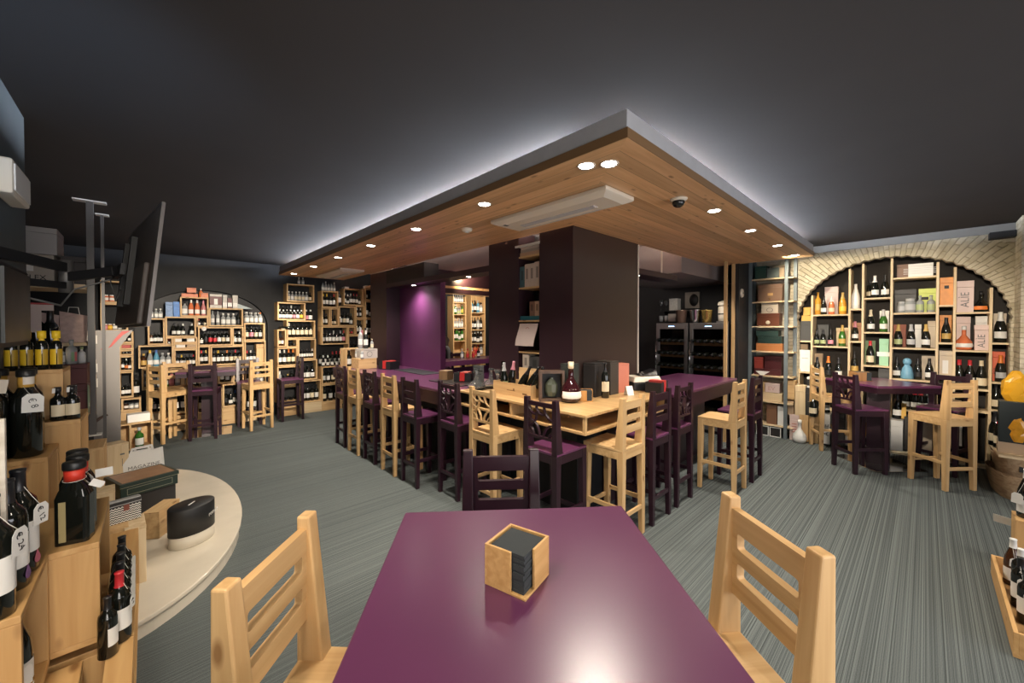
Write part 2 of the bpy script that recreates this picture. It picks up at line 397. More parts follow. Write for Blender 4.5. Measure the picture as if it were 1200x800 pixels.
# ------------------------------------------------------------------ canopy over the bar (an L in plan)
K0, K1, K2 = 2.665, 2.718, 2.818
XO, YO, XI, YI, XE, YE = 1.787, 1.045, 2.955, 2.30, 6.63, 8.23
can = tag(empty('bar_canopy', (XO, YO, K0)), 'L-shaped suspended wooden canopy with grey fascia over the purple bar', 'canopy')
def kid(mb, name, mats, root, bev=0, lab=None):
    o = mb.build(name, mats, root, bev)
    o.data.transform(Matrix.Translation(-Vector(root.location)) if root.rotation_euler.z == 0 else root.matrix_basis.inverted())
    if lab: o['label'] = lab
    return o
def poly_panel(poly, z0, z1): return MB().prism(poly, z0, z1)
kid(poly_panel([(XO, YO), (XI, YI), (XI, YE), (XO, YE)], K0, K1), 'board_panel', CANY, can)
kid(poly_panel([(XO, YO), (XE, YO), (XE, YI), (XI, YI)], K0, K1), 'board_panel', CANX, can)
f = MB(); e = .012
f.prism([(XO + e, YO + e), (XE - e, YO + e), (XE - e, YI - .05), (XE - e - .03, YI - .05), (XE - e - .03, YO + e + .03), (XO + e + .03, YO + e + .03), (XO + e + .03, YE), (XO + e, YE)], K1, K2)
kid(f, 'fascia', GREYF, can, lab='grey fascia')
f = MB().prism([(XI - .03, YI), (XI, YI), (XI, YE), (XI - .03, YE)], K1, K2); kid(f, 'inner_fascia', PINKCEIL, can)
f = MB().prism([(XI, YI - .03), (XE, YI - .03), (XE, YI), (XI, YI)], K1, K2); kid(f, 'inner_fascia', PINKCEIL, can)
kid(MB().box(XO + .40, XO + .44, YO + .45, YE - .03, K2 - .02, K2 - .002), 'light_strip', LED, can)
kid(MB().box(XO + .5, XE - .1, YO + .40, YO + .44, K2 - .02, K2 - .002), 'light_strip', LED, can)
for x, y in ((XO + .6, YO + .6), (XO + .6, 4.5), (XO + .6, 7.6), (4.5, YO + .6), (6.2, YO + .6)): kid(MB().box(x - .01, x + .01, y - .01, y + .01, K1, CZ - .001), 'hanger', STEEL, can)
# bright ceiling over the inside of the bar
struct(MB().box(XI + .05, 7.46, YI + .05, YB, CZ - .008, CZ - .001).build('ceiling_bar', PINKCEIL))
struct(MB().box(5.35, 7.46, YI, 3.6, 2.45, CZ - .009).build('trim_2', flat('pale_bulkhead', (.20, .16, .15), rough=.8)))

def area(loc, size, power, col=(1, .93, .84), rot=(0, 0, 0), sy=None, spread=None):
    l = bpy.data.lights.new('lamp', 'AREA'); l.energy = power; l.color = col; l.size = size
    if sy: l.shape = 'RECTANGLE'; l.size_y = sy
    if spread: l.spread = radians(spread)
    o = bpy.data.objects.new('lamp', l); COL.objects.link(o); o.location = loc; o.rotation_euler = rot; return o
def spot(loc, power, aim=None, ang=110, col=(1, .90, .76), r=.03, blend=.6):
    l = bpy.data.lights.new('spot', 'SPOT'); l.energy = power; l.color = col; l.spot_size = radians(ang); l.spot_blend = blend; l.shadow_soft_size = r
    o = bpy.data.objects.new('spot', l); COL.objects.link(o); o.location = loc
    d = (Vector(aim) - Vector(loc)) if aim else Vector((0, 0, -1)); o.rotation_euler = d.to_track_quat('-Z', 'Y').to_euler(); return o
PDL = 92
dl = []
for i, y in enumerate((2.42, 3.50, 4.58, 5.68, 6.79, 7.95)): dl.append((1.94, y * .985, 'canopy downlight over the left bar, %s from the corner' % ORD[i + 1]))
for i, x in enumerate((3.49, 4.48, 5.53, 6.45)): dl.append((x * .985, 1.21, 'canopy downlight over the right bar run, %s from the corner' % ORD[i + 1]))
dl += [(1.925, 1.40, 'double corner downlight, half nearer the long left edge'), (2.00, 1.29, 'double corner downlight, half nearer the right run')]
for x, y, lab in dl:
    t = tag(empty('downlight', (x, y, K0)), 'small round ' + lab, 'light', 'canopy downlights')
    MB().lathe([(.043, -.001), (.054, -.006), (.057, 0), (.043, 0), (.043, -.001)], 22).build('trim_ring', CREAM, t)
    MB().lathe([(0, -.003), (.043, -.003), (.043, 0), (0, 0)], 18).build('lens', LAMP, t)
    spot((x, y, K0 - .012), PDL * (.7 if 'double' in lab else 1.0))
sd = tag(empty('smoke_detector', (2.30, 3.10, K0)), 'white round smoke detector on the canopy underside', 'detector')
MB().lathe([(0, -.03), (.035, -.03), (.05, -.02), (.055, 0), (0, 0)], 20).build('body', CREAM, sd)
MB().lathe([(0, -.036), (.02, -.036), (.022, -.029), (0, -.029)], 14).build('sensor_cap', WHITE, sd)
dc = tag(empty('dome_camera', (2.93, 1.285, K0)), 'white dome security camera with dark lens under the canopy', 'security camera')
MB().lathe([(0, -.018), (.05, -.018), (.062, -.008), (.064, 0), (0, 0)], 24).build('mount_plate', CREAM, dc)
MB().lathe([(.043, -.018), (.046, -.03), (.036, -.05), (.02, -.062), (0, -.066)], 20).build('dome', flat('smoked_dome', (.02, .02, .02), rough=.08), dc)
def cassette(c, lx, ly, label, mark):
    t = tag(empty('ceiling_air_conditioner', (c[0], c[1], K0)), label, 'air conditioner')
    x, y = lx / 2, ly / 2
    MB().hexa([(-x + .06, -y + .06, -.055), (x - .06, -y + .06, -.055), (x - .06, y - .06, -.055), (-x + .06, y - .06, -.055), (-x, -y, -.03), (x, -y, -.03), (x, y, -.03), (-x, y, -.03)]).box(-x, x, -y, y, -.03, 0).build('cover', CREAM, t, .006)
    g = MB().box(-.02, .035, -y + .22, y - .22, -.062, -.054); g.build('air_slot', GREYF, t)
    MB().box(x * .55, x * .6, -y + .16, y - .1, -.058, -.054).build('flap_line', GREYF, t)
    MB().box(-x * .7, -x * .45, y - .14, y - .11, -.057, -.054).build('badge', GREYINK, t)
    return t
cassette((2.46, 2.10), .37, 1.22, 'long cream ceiling air conditioner beside the canopy corner', 1)
cassette((2.49, 7.14), .40, 1.25, 'cream ceiling air conditioner at the far end of the canopy', 1)
# far wooden canopy deeper in the bar
fc = tag(empty('bar_canopy', (3.4, 6.5, 2.5)), 'far wooden canopy glowing over the back bar', 'canopy')
kid(MB().box(3.4, 7.0, 6.9, 8.2, 2.52, 2.57), 'board_panel', CANX, fc)
kid(MB().box(3.4, 7.0, 6.9, 6.96, 2.57, CZ - .009), 'fascia', AUB, fc)
kid(MB().box(3.4, 7.0, 6.9, 7.0, 2.42, 2.52), 'front_beam', AUB, fc)

# ------------------------------------------------------------------ pillars, beams, purple wall
pil = MB().box(3.0, 4.24, 2.335, 3.6, 0, K0).build('pillar', [AUB, PILR])
for p in pil.data.polygons:
    if p.normal.y < -.5: p.material_index = 1
# niche for the books cut as a frame: build the pillar from slabs so the niche is a real recess
bpy.data.objects.remove(pil)
NY0, NY1 = on(632, 340, x=3.0).y, on(607.5, 340, x=3.0).y
m = MB()
m.box(3.0, 4.24, 2.335, NY0, 0, 2.75, 0).box(3.0, 4.24, NY1, 3.6, 0, 2.75, 0).box(3.26, 4.24, NY0, NY1, 0, 2.75, 2)
pil = struct(m.build('pillar', [AUB, PILR, BLACK]))
for p in pil.data.polygons:
    if p.normal.y < -.5 and p.center.y < 2.4: p.material_index = 1
struct(MB().box(4.225, 4.245, 2.325, 2.335, 0.9, K0).build('trim_3', CREAM))
Y2 = on(453, 400, x=3.0).y
struct(MB().box(3.0, 3.6, Y2, 7.0, 0, K0).build('pillar_far', AUB))
struct(MB().box(3.0, 3.25, 5.1, Y2, 2.44, K0).build('beam_bulkhead', BLACK))
struct(MB().box(3.0, 3.25, 3.6, Y2, 2.37, 2.44).build('beam_bar', AUB))
struct(MB().box(3.25, 3.34, 5.05, Y2, 0, 2.44).build('wall_purple', PURPWALL))
struct(MB().box(4.24, 5.3, 2.34, 2.60, 2.335, 2.40).build('beam_side', AUB))
struct(MB().box(4.9, 4.915, 2.36, 2.375, 2.40, CZ - .009).build('trim_4', CREAM))
for p, lab in (((3.12, 5.62, 2.37), 'small downlight under the dark beam lighting the purple wall'), ((3.13, 4.18, 2.37), 'small downlight under the beam over the bar opening'), ((4.42, 2.45, 2.335), 'small downlight under the beam beside the brown pillar')):
    t = tag(empty('downlight', p), lab, 'light')
    MB().lathe([(.030, -.001), (.042, -.005), (.044, 0), (.03, 0), (.030, -.001)], 18).build('trim_ring', CREAM, t)
    MB().lathe([(0, -.002), (.031, -.002), (.031, 0), (0, 0)], 14).build('lens', LAMP, t)
spot((3.04, 5.62, 2.355), 65, aim=(3.22, 5.6, 1.2), ang=140, col=(1, .94, .9), r=.09, blend=1.0)
spot((3.13, 4.18, 2.355), 12)
spot((4.42, 2.45, 2.32), 5)

# ------------------------------------------------------------------ the bar
BZ = 1.02
bar = tag(empty('bar_counter', (2.3, 3.45, 0)), 'long purple lacquered bar counter running along the carpet to the back', 'bar counter')
kid(MB().prism([(2.30, 3.45), (2.998, 3.45), (2.998, 3.61), (3.248, 3.61), (3.248, Y2 - .002), (2.998, Y2 - .002), (2.998, 6.9), (2.30, 6.9)], BZ - .03, BZ), 'counter_top', PURPLE, bar, .004)
kid(MB().box(2.30, 2.34, 3.45, 6.9, BZ - .17, BZ - .03), 'apron', DKPURP, bar)
kid(MB().box(2.75, 2.80, 3.0, 6.9, 0, BZ - .03), 'front_panel', BLACK, bar)
bar2 = tag(empty('bar_counter', (3.85, 1.72, 0)), 'purple lacquered bar counter on the side of the wine fridges', 'bar counter')
kid(MB().box(3.85, 5.72, 1.71, 2.33, BZ - .03, BZ).box(4.26, 5.72, 2.33, 2.5, BZ - .03, BZ), 'counter_top', PURPLE, bar2, .004)
kid(MB().box(3.85, 5.72, 1.71, 1.75, BZ - .17, BZ - .03).box(5.68, 5.72, 1.75, 2.33, BZ - .17, BZ - .03), 'apron', DKPURP, bar2)
kid(MB().box(3.2, 5.6, 2.08, 2.13, 0, BZ - .03), 'front_panel', AUB, bar2)
kid(MB().box(5.5, 5.55, 2.13, 2.33, 0, BZ - .03), 'end_panel', AUB, bar2)
wc = tag(empty('corner_counter', (2.44, 1.775, 0)), 'pale wooden corner counter with open shelf around the pillar', 'bar counter')
top = [(2.44, 1.775), (3.82, 1.775), (3.82, 2.33), (2.998, 2.33), (2.998, 3.44), (2.44, 3.44)]
kid(MB().prism(top, BZ - .022, BZ), 'counter_top', COUNTER, wc, .003)
kid(MB().prism([(2.445, 1.78), (3.82, 1.78), (3.82, 2.2), (2.78, 2.2), (2.78, 3.44), (2.445, 3.44)], BZ - .16, BZ - .138), 'lower_shelf', COUNTER, wc, .003)
kid(MB().box(2.447, 2.472, 1.783, 1.808, BZ - .138, BZ - .022), 'corner_post', PINE[2], wc)
kid(MB().box(2.76, 2.78, 2.2, 3.44, BZ - .138, BZ - .022), 'back_board', PINE[1], wc)
kid(MB().box(2.78, 3.82, 2.18, 2.2, BZ - .138, BZ - .022), 'back_board', PINE[0], wc)
kid(MB().box(2.45, 2.76, 2.62, 2.64, BZ - .138, BZ - .022), 'divider', PINE[2], wc)
kid(MB().box(3.80, 3.82, 1.785, 2.2, BZ - .138, BZ - .022), 'divider', PINE[2], wc)
kid(MB().box(2.80, 2.85, 2.13, 3.0, 0, BZ - .16).box(2.85, 3.2, 2.13, 2.17, 0, BZ - .16), 'plinth', BLACK, wc)
fb = tag(empty('bar_counter', (3.4, 6.6, 0)), 'far purple bar counter closing the bar at the back', 'bar counter')
kid(MB().box(3.62, 7.0, 6.45, 7.05, BZ - .10, BZ), 'counter_top', PURPLE, fb, .004)
kid(MB().box(4.3, 7.0, 6.6, 6.65, 0, BZ - .16), 'front_panel', PURPWALL, fb)
# ------------------------------------------------------------------ partition posts by the fridges
for i, (x, y) in enumerate(((6.22, 2.02), (6.55, 2.02))):
    struct(MB().box(x - .02, x + .02, y - .02, y + .02, 0, K0).build('trim_%d' % (5 + i), PINE[2]))
# ================================================================== stools and tables
def rotpts(m, a):
    for i, (x, y, z) in enumerate(m.v): m.v[i] = (x * cos(a) - y * sin(a), x * sin(a) + y * cos(a), z)
SW, SD, SH, ST = .348, .37, .755, 1.15
_st = {}
def slot_back():
    w = SW / 2 - .048; L = [[(-w - .006, .87), (w + .006, .87), (w + .006, 1.118), (-w - .006, 1.118)]]
    for z0 in (.925, 1.010): L.append(rrect(-w + .022, w - .022, z0, z0 + .045, .008))
    return outline_mesh('ladder_back', L, .022, PINE[0])
def fret_back(mat):
    m = MB(); w = SW / 2 - .046; y0, y1 = -.010, .010; t = .014; z0, z1 = .86, 1.085
    m.box(-w - .004, w + .004, -.011, .011, 1.085, 1.12); m.box(-w - .004, w + .004, -.011, .011, .838, .86)
    def arc(cx, cz, r, a, b): m.band([(cx + r * cos(a + (b - a) * i / 10), cz + r * sin(a + (b - a) * i / 10)) for i in range(11)], t, y0, y1)
    arc(w + .005, z1 + .005, .10, pi, 1.5 * pi); arc(-w * .45, z1 + .02, .085, pi * .98, pi * 1.5)
    arc(-w - .015, z1 - .06, .10, -pi / 2, 0.15); arc(-w - .01, z0 - .005, .065, 0, pi / 2)
    arc(-w - .01, z0 - .005, .125, 0, pi / 2); arc(w + .01, z0 - .01, .11, pi / 2, pi); arc(w + .01, z0 - .01, .055, pi / 2, pi)
    arc(.02, z1 + .01, .07, pi * 1.05, pi * 1.55)
    return m.mesh('lattice_back', mat)
def stool_meshes(purple):
    if purple in _st: return _st[purple]
    X, Y, Z = (DKPURP,) * 3 if purple else PINE
    d = {}; w = SW / 2; y = SD / 2
    def leg(sx, sy, back):
        m = MB(); a, b = (.054, .038); zt = SH - .02 if not back else SH - .02
        x0 = sx * w; yy = sy * y
        lo = [(x0, yy), (x0 - sx * b, yy), (x0 - sx * b, yy - sy * b), (x0, yy - sy * b)]
        hi = [(x0, yy), (x0 - sx * a, yy), (x0 - sx * a, yy - sy * a), (x0, yy - sy * a)]
        return m.hexa([(*p, 0) for p in lo] + [(*p, zt) for p in hi]).mesh('leg', Z)
    for sx in (-1, 1):
        for sy in (-1, 1): d['leg', sx, sy] = leg(sx, sy, sy < 0)
        m = MB(); x0 = sx * w; b = .052
        m.hexa([(x0, -y, SH - .02), (x0 - sx * b, -y, SH - .02), (x0 - sx * b, -y + .075, SH - .02), (x0, -y + .075, SH - .02),
                (x0 - sx * .004, -y, ST), (x0 - sx * (b - .004), -y, ST), (x0 - sx * (b - .004), -y + .034, ST), (x0 - sx * .004, -y + .034, ST)])
        d['post', sx] = m.mesh('back_post', Z)
    m = MB().box(-w, w, -y + .002, y, SH - .02, SH); d['seat'] = m.mesh('seat', PURPLE if purple else Y)
    m = MB(); q = .02
    m.box(-w + .003, w - .003, -y + .003, -y + q, SH - .085, SH - .021).box(-w + .003, w - .003, y - q, y - .003, SH - .085, SH - .021)
    m.box(-w + .003, -w + q, -y + q, y - q, SH - .085, SH - .021).box(w - q, w - .003, -y + q, y - q, SH - .085, SH - .021)
    d['apron'] = m.mesh('seat_frame', X)
    for sx in (-1, 1): d['sst', sx] = MB().box(sx * (w - .012) - .010, sx * (w - .012) + .010, -y + .03, y - .03, .27, .305).mesh('stretcher', Y)
    d['fst', 1] = MB().box(-w + .03, w - .03, y - .022, y - .004, .21, .245).mesh('stretcher', X)
    d['fst', -1] = MB().box(-w + .03, w - .03, -y + .006, -y + .024, .21, .245).mesh('stretcher', X)
    me = slot_back(); me.materials.clear(); me.materials.append(X); d['slot'] = me
    d['fret'] = fret_back(X)
    _st[purple] = d; return d
def stool(x, y, face, purple, back, label, group=None, bev=.003, k=1.0):
    """x, y: middle of the rear feet; face: direction the sitter looks"""
    rz = face - pi / 2
    d = stool_meshes(purple)
    t = tag(empty('bar_stool', (x + cos(face) * SD * k / 2, y + sin(face) * SD * k / 2, 0), rz), label, 'bar stool', group); t.scale = (k, k, k)
    for k, me in d.items():
        if k in ('slot', 'fret'):
            if k != back: continue
            if k == 'slot':
                o = link('back_panel', me, t, bev); o.matrix_local = Matrix(((1, 0, 0, 0), (0, 0, -1, -SD / 2 + .018), (0, 1, 0, 0), (0, 0, 0, 1)))
            else: link('lattice_back', me, t, bev * .6, loc=(0, -SD / 2 + .018, 0))
            continue
        nm = k[0] if isinstance(k, tuple) else k
        o = link({'leg': 'leg', 'post': 'back_post', 'seat': 'seat', 'apron': 'seat_frame', 'sst': 'stretcher', 'fst': 'stretcher'}[nm], me, t, bev)
        if nm == 'seat' and purple: o['label'] = 'bright purple seat board'
    return t
W, P = False, True
E_ = 0.0; N_ = pi / 2
GS = 'stools along the left bar'
for yc, pu, bk, xr, lab in (
    (5.745, P, 'fret', 2.0, 'dark purple bar stool with lattice back at the far end of the bar'),
    (5.275, W, 'slot', 2.0, 'pale wooden bar stool, second along the bar from its far end'),
    (4.80, P, 'fret', 2.02, 'dark purple lattice-back stool between the two wooden stools at the long bar'),
    (4.275, W, 'slot', 2.02, 'pale wooden slotted-back stool, fourth along the bar from its far end'),
    (3.80, P, 'slot', 2.035, 'dark purple slotted-back stool with bright seat, at the purple bar beside wooden stool'),
    (3.265, P, 'fret', 2.175, 'dark purple lattice-back stool where the purple bar meets the wooden counter'),
    (2.735, W, 'fret', 2.18, 'pale wooden stool with curved lattice back at the wooden corner counter'),
    (2.025, P, 'fret', 2.19, 'dark purple lattice-back stool nearest the corner of the wooden counter')):
    stool(xr, yc, E_, pu, bk, lab, GS)
GR = 'stools along the right bar'
for xc, pu, bk, yr, lab in (
    (2.815, W, 'slot', 1.575, 'pale wooden stool at the right end of the wooden corner counter'),
    (3.29, P, 'slot', 1.57, 'dark purple slotted-back stool in front of the card printer'),
    (3.785, P, 'fret', 1.575, 'dark purple lattice-back stool tucked under the right bar beside slotted one'),
    (4.43, W, 'slot', 1.28, 'pale wooden stool pulled out from the right purple bar'),
    (4.955, P, 'slot', 1.265, 'dark purple stool at the end of the right bar before the steel rack')):
    stool(xc, yr, N_, pu, bk, lab, GR)

def pedestal_table(c, sx, sy, rz, label, zt=BZ, leg=(0, .12)):
    t = tag(empty('bar_table', (c[0], c[1], 0), rz), label, 'table')
    MB().box(-sx / 2, sx / 2, -sy / 2, sy / 2, zt - .028, zt).build('table_top', PURPLE, t, .004)
    m = MB(); a, b = sx / 2 - .004, sy / 2 - .004; q = .03
    m.box(-a, a, -b, -b + q, zt - .09, zt - .0285).box(-a, a, b - q, b, zt - .09, zt - .0285).box(-a, -a + q, -b + q, b - q, zt - .09, zt - .0285).box(a - q, a, -b + q, b - q, zt - .09, zt - .0285)
    m.build('apron', DKPURP, t)
    ca, sa = cos(leg[0]), sin(leg[0]); L_ = leg[1]
    rot = lambda x, y: (x * ca - y * sa, x * sa + y * ca)
    MB().prism([rot(-L_, -L_), rot(L_, -L_), rot(L_, L_), rot(-L_, L_)], .012, zt - .03).build('pedestal', DKPURP, t, .003)
    MB().box(-.31, .31, -.31, .31, 0, .011).build('base_plate', CHROME, t, .002)
    return t
# the near table: its far edge runs from FL to FR
k = .68 / .67
FL = Vector((.674 * k, 1.282 * k)); FR = Vector((1.292 * k, .776 * k))
ax = (FR - FL).normalized(); ay = Vector((-ax.y, ax.x)); wid = (FR - FL).length; TL = 1.25
tc_ = (FL + FR) / 2 - ay * TL / 2
pedestal_table(tc_, wid, TL, atan2(ax.y, ax.x), 'large purple lacquered table nearest the viewer holding a napkin box')
fx = atan2(ax.y, ax.x); fy = atan2(ay.y, ay.x)
def mid(a, b): return ((a[0] + b[0]) / 2, (a[1] + b[1]) / 2)
def corner_stool(uv0, uv1, side, lab):
    """uv0, uv1: outer rear corners of the two post tops"""
    p, q = on(*uv0, z=1.168).xy, on(*uv1, z=1.168).xy; d = (q - p); f = atan2(d.y, d.x) + side * pi / 2
    m_ = (p + q) / 2; stool(m_.x, m_.y, f, W, 'slot', lab, 'stools round the near table', .005, d.length / SW)
corner_stool((243.4, 693.5), (358.6, 596.6), -1, 'pale wooden stool on the left of the near purple table')
corner_stool((982.7, 662.7), (856, 581), 1, 'pale wooden stool on the right of the near purple table')
p = mid((1.039, 1.415), (1.299, 1.223)); stool(p[0], p[1], fy + pi, P, 'slot', 'dark purple stool at the far head of the near purple table', 'stools round the near table', .005)

# arch table
at_ = pedestal_table((6.63, .39), .74, .74, radians(-43), 'square purple bar table standing before the stone arch', leg=(radians(43), .105))
def face(a, b): return atan2(b[1] - a[1], b[0] - a[0])
GA = 'stools round the arch table'
a0, a1 = (5.984, -.151), (6.267, -.389); d = face(a0, a1) + pi / 2
p = mid(a0, a1); stool(p[0], p[1], d, W, 'slot', 'pale wooden slotted-back stool nearest the viewer at the arch table', GA)
a0, a1 = (6.157, .779), (5.919, .546); d = face(a0, a1) + pi / 2
p = mid(a0, a1); stool(p[0], p[1], d, P, 'fret', 'dark purple lattice-back stool nearest the viewer at the arch table', GA)
stool(6.86, 1.06, radians(-60), W, 'slot', 'pale wooden stool at the arch table beside the tall crates by the steel rack', GA)
stool(7.02, -.22, radians(160), P, 'slot', 'dark purple stool on the wall side of the arch table behind wooden stool', GA)

# table by the back rack
pedestal_table((.70, 7.88), .74, .62, radians(-8), 'purple bar table standing before the arched bottle rack at the back', leg=(0, .08))
GB = 'stools round the back table'
stool(.06, 7.68, radians(28), W, 'slot', 'pale wooden stool seen from its side at the outer end of the back table', GB)
stool(.595, 7.42, radians(75), P, 'slot', 'dark purple stool with its back to the room at the back table', GB)
stool(1.375, 7.52, radians(100), W, 'slot', 'pale wooden stool with its back to the room at the back table', GB)
stool(2.10, 8.02, radians(180), P, 'slot', 'dark purple stool seen from its side before the narrow crate rack', GB)
stool(.33, 8.28, radians(-80), W, 'slot', 'pale wooden stool on the wall side of the back table', GB)
stool(1.30, 8.29, radians(-95), P, 'slot', 'dark purple stool on the wall side of the back table', GB)

# ================================================================== bottles
PROF = {
 'bordeaux': ([(0, .002), (.034, 0), (.0375, .004), (.0375, .190), (.034, .212), (.020, .230), (.0145, .245), (.0138, .292), (.0152, .294), (.0152, .30), (0, .30)], (.06, .15), (.238, .301), .0376),
 'burgundy': ([(0, .002), (.037, 0), (.041, .004), (.041, .135), (.037, .172), (.025, .213), (.0160, .245), (.0142, .292), (.0155, .294), (.0155, .30), (0, .30)], (.035, .115), (.243, .301), .0411),
 'champagne': ([(0, .002), (.040, 0), (.044, .005), (.044, .135), (.039, .180), (.025, .230), (.0165, .262), (.0150, .300), (.0165, .305), (.0160, .318), (0, .320)], (.045, .115), (.225, .321), .0441),
 'flute': ([(0, .002), (.034, 0), (.037, .004), (.037, .14), (.032, .19), (.020, .25), (.0145, .285), (.0140, .325), (.015, .327), (.015, .335), (0, .335)], (.05, .13), (.28, .336), .0371),
 'spirit': ([(0, .002), (.040, 0), (.044, .004), (.044, .150), (.040, .172), (.022, .188), (.0160, .200), (.0155, .225), (.0185, .226), (.0185, .262), (0, .262)], (.035, .125), (.222, .263), .0441),
 'round': ([(0, .002), (.045, 0), (.062, .012), (.070, .045), (.062, .095), (.035, .135), (.018, .165), (.0160, .225), (.018, .227), (.018, .265), (0, .265)], (.030, .075), (.222, .268), .0705),
 'jar': ([(0, .002), (.040, 0), (.044, .005), (.044, .105), (.038, .122), (.034, .128), (.035, .15), (0, .15)], (.03, .09), (.128, .153), .0441),
 'tall': ([(0, .002), (.036, 0), (.040, .004), (.040, .225), (.036, .25), (.018, .275), (.0150, .29), (.0148, .345), (.0165, .347), (.0165, .36), (0, .36)], (.07, .17), (.27, .361), .0401),
}
NAME = {'bordeaux': 'wine_bottle', 'burgundy': 'wine_bottle', 'flute': 'wine_bottle', 'champagne': 'champagne_bottle', 'spirit': 'spirit_bottle', 'round': 'spirit_bottle', 'jar': 'jar', 'tall': 'spirit_bottle'}
KW = {'bordeaux': 'wine bottle', 'burgundy': 'wine bottle', 'flute': 'slim bottle', 'champagne': 'champagne bottle', 'spirit': 'spirit bottle', 'round': 'round flask bottle', 'jar': 'jar', 'tall': 'tall bottle'}
HGT = {k: v[0][-1][1] for k, v in PROF.items()}
_bm = {}
def bmesh_of(kind, part, key, seg=14):
    k = (kind, part, key, seg)
    if k in _bm: return _bm[k]
    prof, lab, cap, rl = PROF[kind]
    def rad(z):
        for (r0, z0), (r1, z1) in zip(prof, prof[1:]):
            if z0 <= z <= z1 and z1 > z0: return r0 + (r1 - r0) * (z - z0) / (z1 - z0)
        return prof[-2][0]
    if part == 'body': me = MB().lathe(prof, seg).mesh('bottle_body', GL[key])
    elif part == 'label':
        z0, z1 = lab; n = 3; pr = [(rad(z0 + (z1 - z0) * i / n) + .0009, z0 + (z1 - z0) * i / n) for i in range(n + 1)]
        me = MB().lathe(pr, max(8, seg // 2 + 1), a0=-pi / 2 - 1.15, a1=-pi / 2 + 1.15).mesh('label', colour(LC[key]), fix=False)
    else:
        z0, z1 = cap; zs = [z0] + [z for r, z in prof if z0 < z < z1] + [z1 - .0005]
        pr = [(rad(z) + .0010, z) for z in zs] + [(0, z1)]
        me = MB().lathe(pr, seg).mesh('capsule', colour(LC[key], rough=.35))
    _bm[k] = me; return me
def bottle(x, y, z, code, label, group=None, kind='bordeaux', s=1.0, face=None, seg=14, tilt=None):
    """code: glass letter, label letter, cap letter ('-' for none)"""
    g, l, c = code
    o = bpy.data.objects.new(NAME[kind], bmesh_of(kind, 'body', g, seg)); COL.objects.link(o)
    o.location = (x, y, z); o.scale = (s, s, s)
    if face is None: face = atan2(-y, -x) + random.uniform(-.25, .25)
    o.rotation_euler = (0, 0, face + pi / 2) if tilt is None else tilt
    tag(o, label, 'jar' if kind == 'jar' else 'bottle', group)
    if l != '-':
        p = bpy.data.objects.new('label', bmesh_of(kind, 'label', l, seg)); COL.objects.link(p); p.parent = o
    if c != '-':
        p = bpy.data.objects.new('lid' if kind == 'jar' else 'capsule', bmesh_of(kind, 'cap', c, seg)); COL.objects.link(p); p.parent = o
    return o
def desc(code, kind, i, n, where, end=False):
    g, l, c = code
    s = '%s %s' % (GLW[g], KW[kind])
    if l != '-': s += ', %s label' % LW[l]
    if c != '-': s += ', %s cap' % LW[c]
    return s + (', %s from left, %s' % (ORD[i], where) if n > 1 else ', %s' % where)
KIND1 = {'': 'bordeaux', "'": 'burgundy', '^': 'champagne', '*': 'spirit', 'o': 'round', '!': 'flute', '=': 'jar', '|': 'tall'}
def row(codes, p0, p1, z, where, group, room=.34, s=None, depth=None):
    """bottles spread evenly from p0 to p1 (floor-plan points)"""
    codes = codes.split(); n = len(codes); p0 = Vector(p0[:2]); p1 = Vector(p1[:2])
    for i, cd in enumerate(codes):
        if cd == '_': continue
        kind = KIND1[cd[3:]]; q = p0.lerp(p1, (i + .5) / n)
        sc = s or min(1.13, (room - .018) / HGT[kind])
        sp = (p1 - p0).length / n
        sc = min(sc, max(.6, sp * .98 / (2 * PROF[kind][3])))
        bottle(q.x, q.y, z, cd[:3], desc(cd[:3], kind, i, n, where), group, kind, sc * random.uniform(.96, 1.0), seg=12)

def card_box(name, x0, x1, y0, y1, z0, z1, mat, label, cat='box', group=None, parent=None, bev=.002, lid=None):
    """a closed box with a lid line, as body + lid"""
    t = tag(empty(name, ((x0 + x1) / 2, (y0 + y1) / 2, z0)), label, cat, group)
    a, b, h = (x1 - x0) / 2, (y1 - y0) / 2, z1 - z0
    k = h * .8
    MB().box(-a, a, -b, b, 0, k - .002).build('body', mat, t, bev)
    MB().box(-a - .0015, a + .0015, -b - .0015, b + .0015, k, h).build('lid', lid or mat, t, bev)
    return t

# ------------------------------------------------------------------ crates stacked on the back wall
YF = 8.35; TB = .022
def crate(u0, v0, u1, v1, label, depth=.26, y=YF, mats=CRATE, tb=TB):
    uc, vc = (u0 + u1) / 2, (v0 + v1) / 2
    x0, x1 = on(u0, vc, y=y).x + .001, on(u1, vc, y=y).x - .001
    z0, z1 = on(uc, v1, y=y).z + .0005, on(uc, v0, y=y).z - .0005
    z0 = max(z0, 0.0)
    t = tag(empty('wine_crate', ((x0 + x1) / 2, y + depth / 2, z0)), label, 'crate', 'open wooden crates stacked on the back wall')
    a, b, h = (x1 - x0) / 2, depth / 2, z1 - z0
    MB().box(-a, a, -b, b, 0, tb).build('bottom_board', mats[0], t)
    MB().box(-a, a, -b, b, h - tb, h).build('top_board', mats[0], t)
    for s in (-1, 1): MB().box(min(s * a, s * (a - tb)), max(s * a, s * (a - tb)), -b, b, tb, h - tb).build('side_board', mats[2], t)
    return dict(x0=x0 + tb, x1=x1 - tb, z=z0 + tb, zt=z1, room=h - 2 * tb, y=y, h=h)
def fill(c, codes, where, dy=.09, a=0.0, b=1.0, z=None):
    w = c['x1'] - c['x0']
    row(codes, (c['x0'] + w * a, c['y'] + dy), (c['x0'] + w * b, c['y'] + dy), (c['z'] if z is None else z) + .0005, where, 'bottles ' + where, room=c['room'] if z is None else .40)
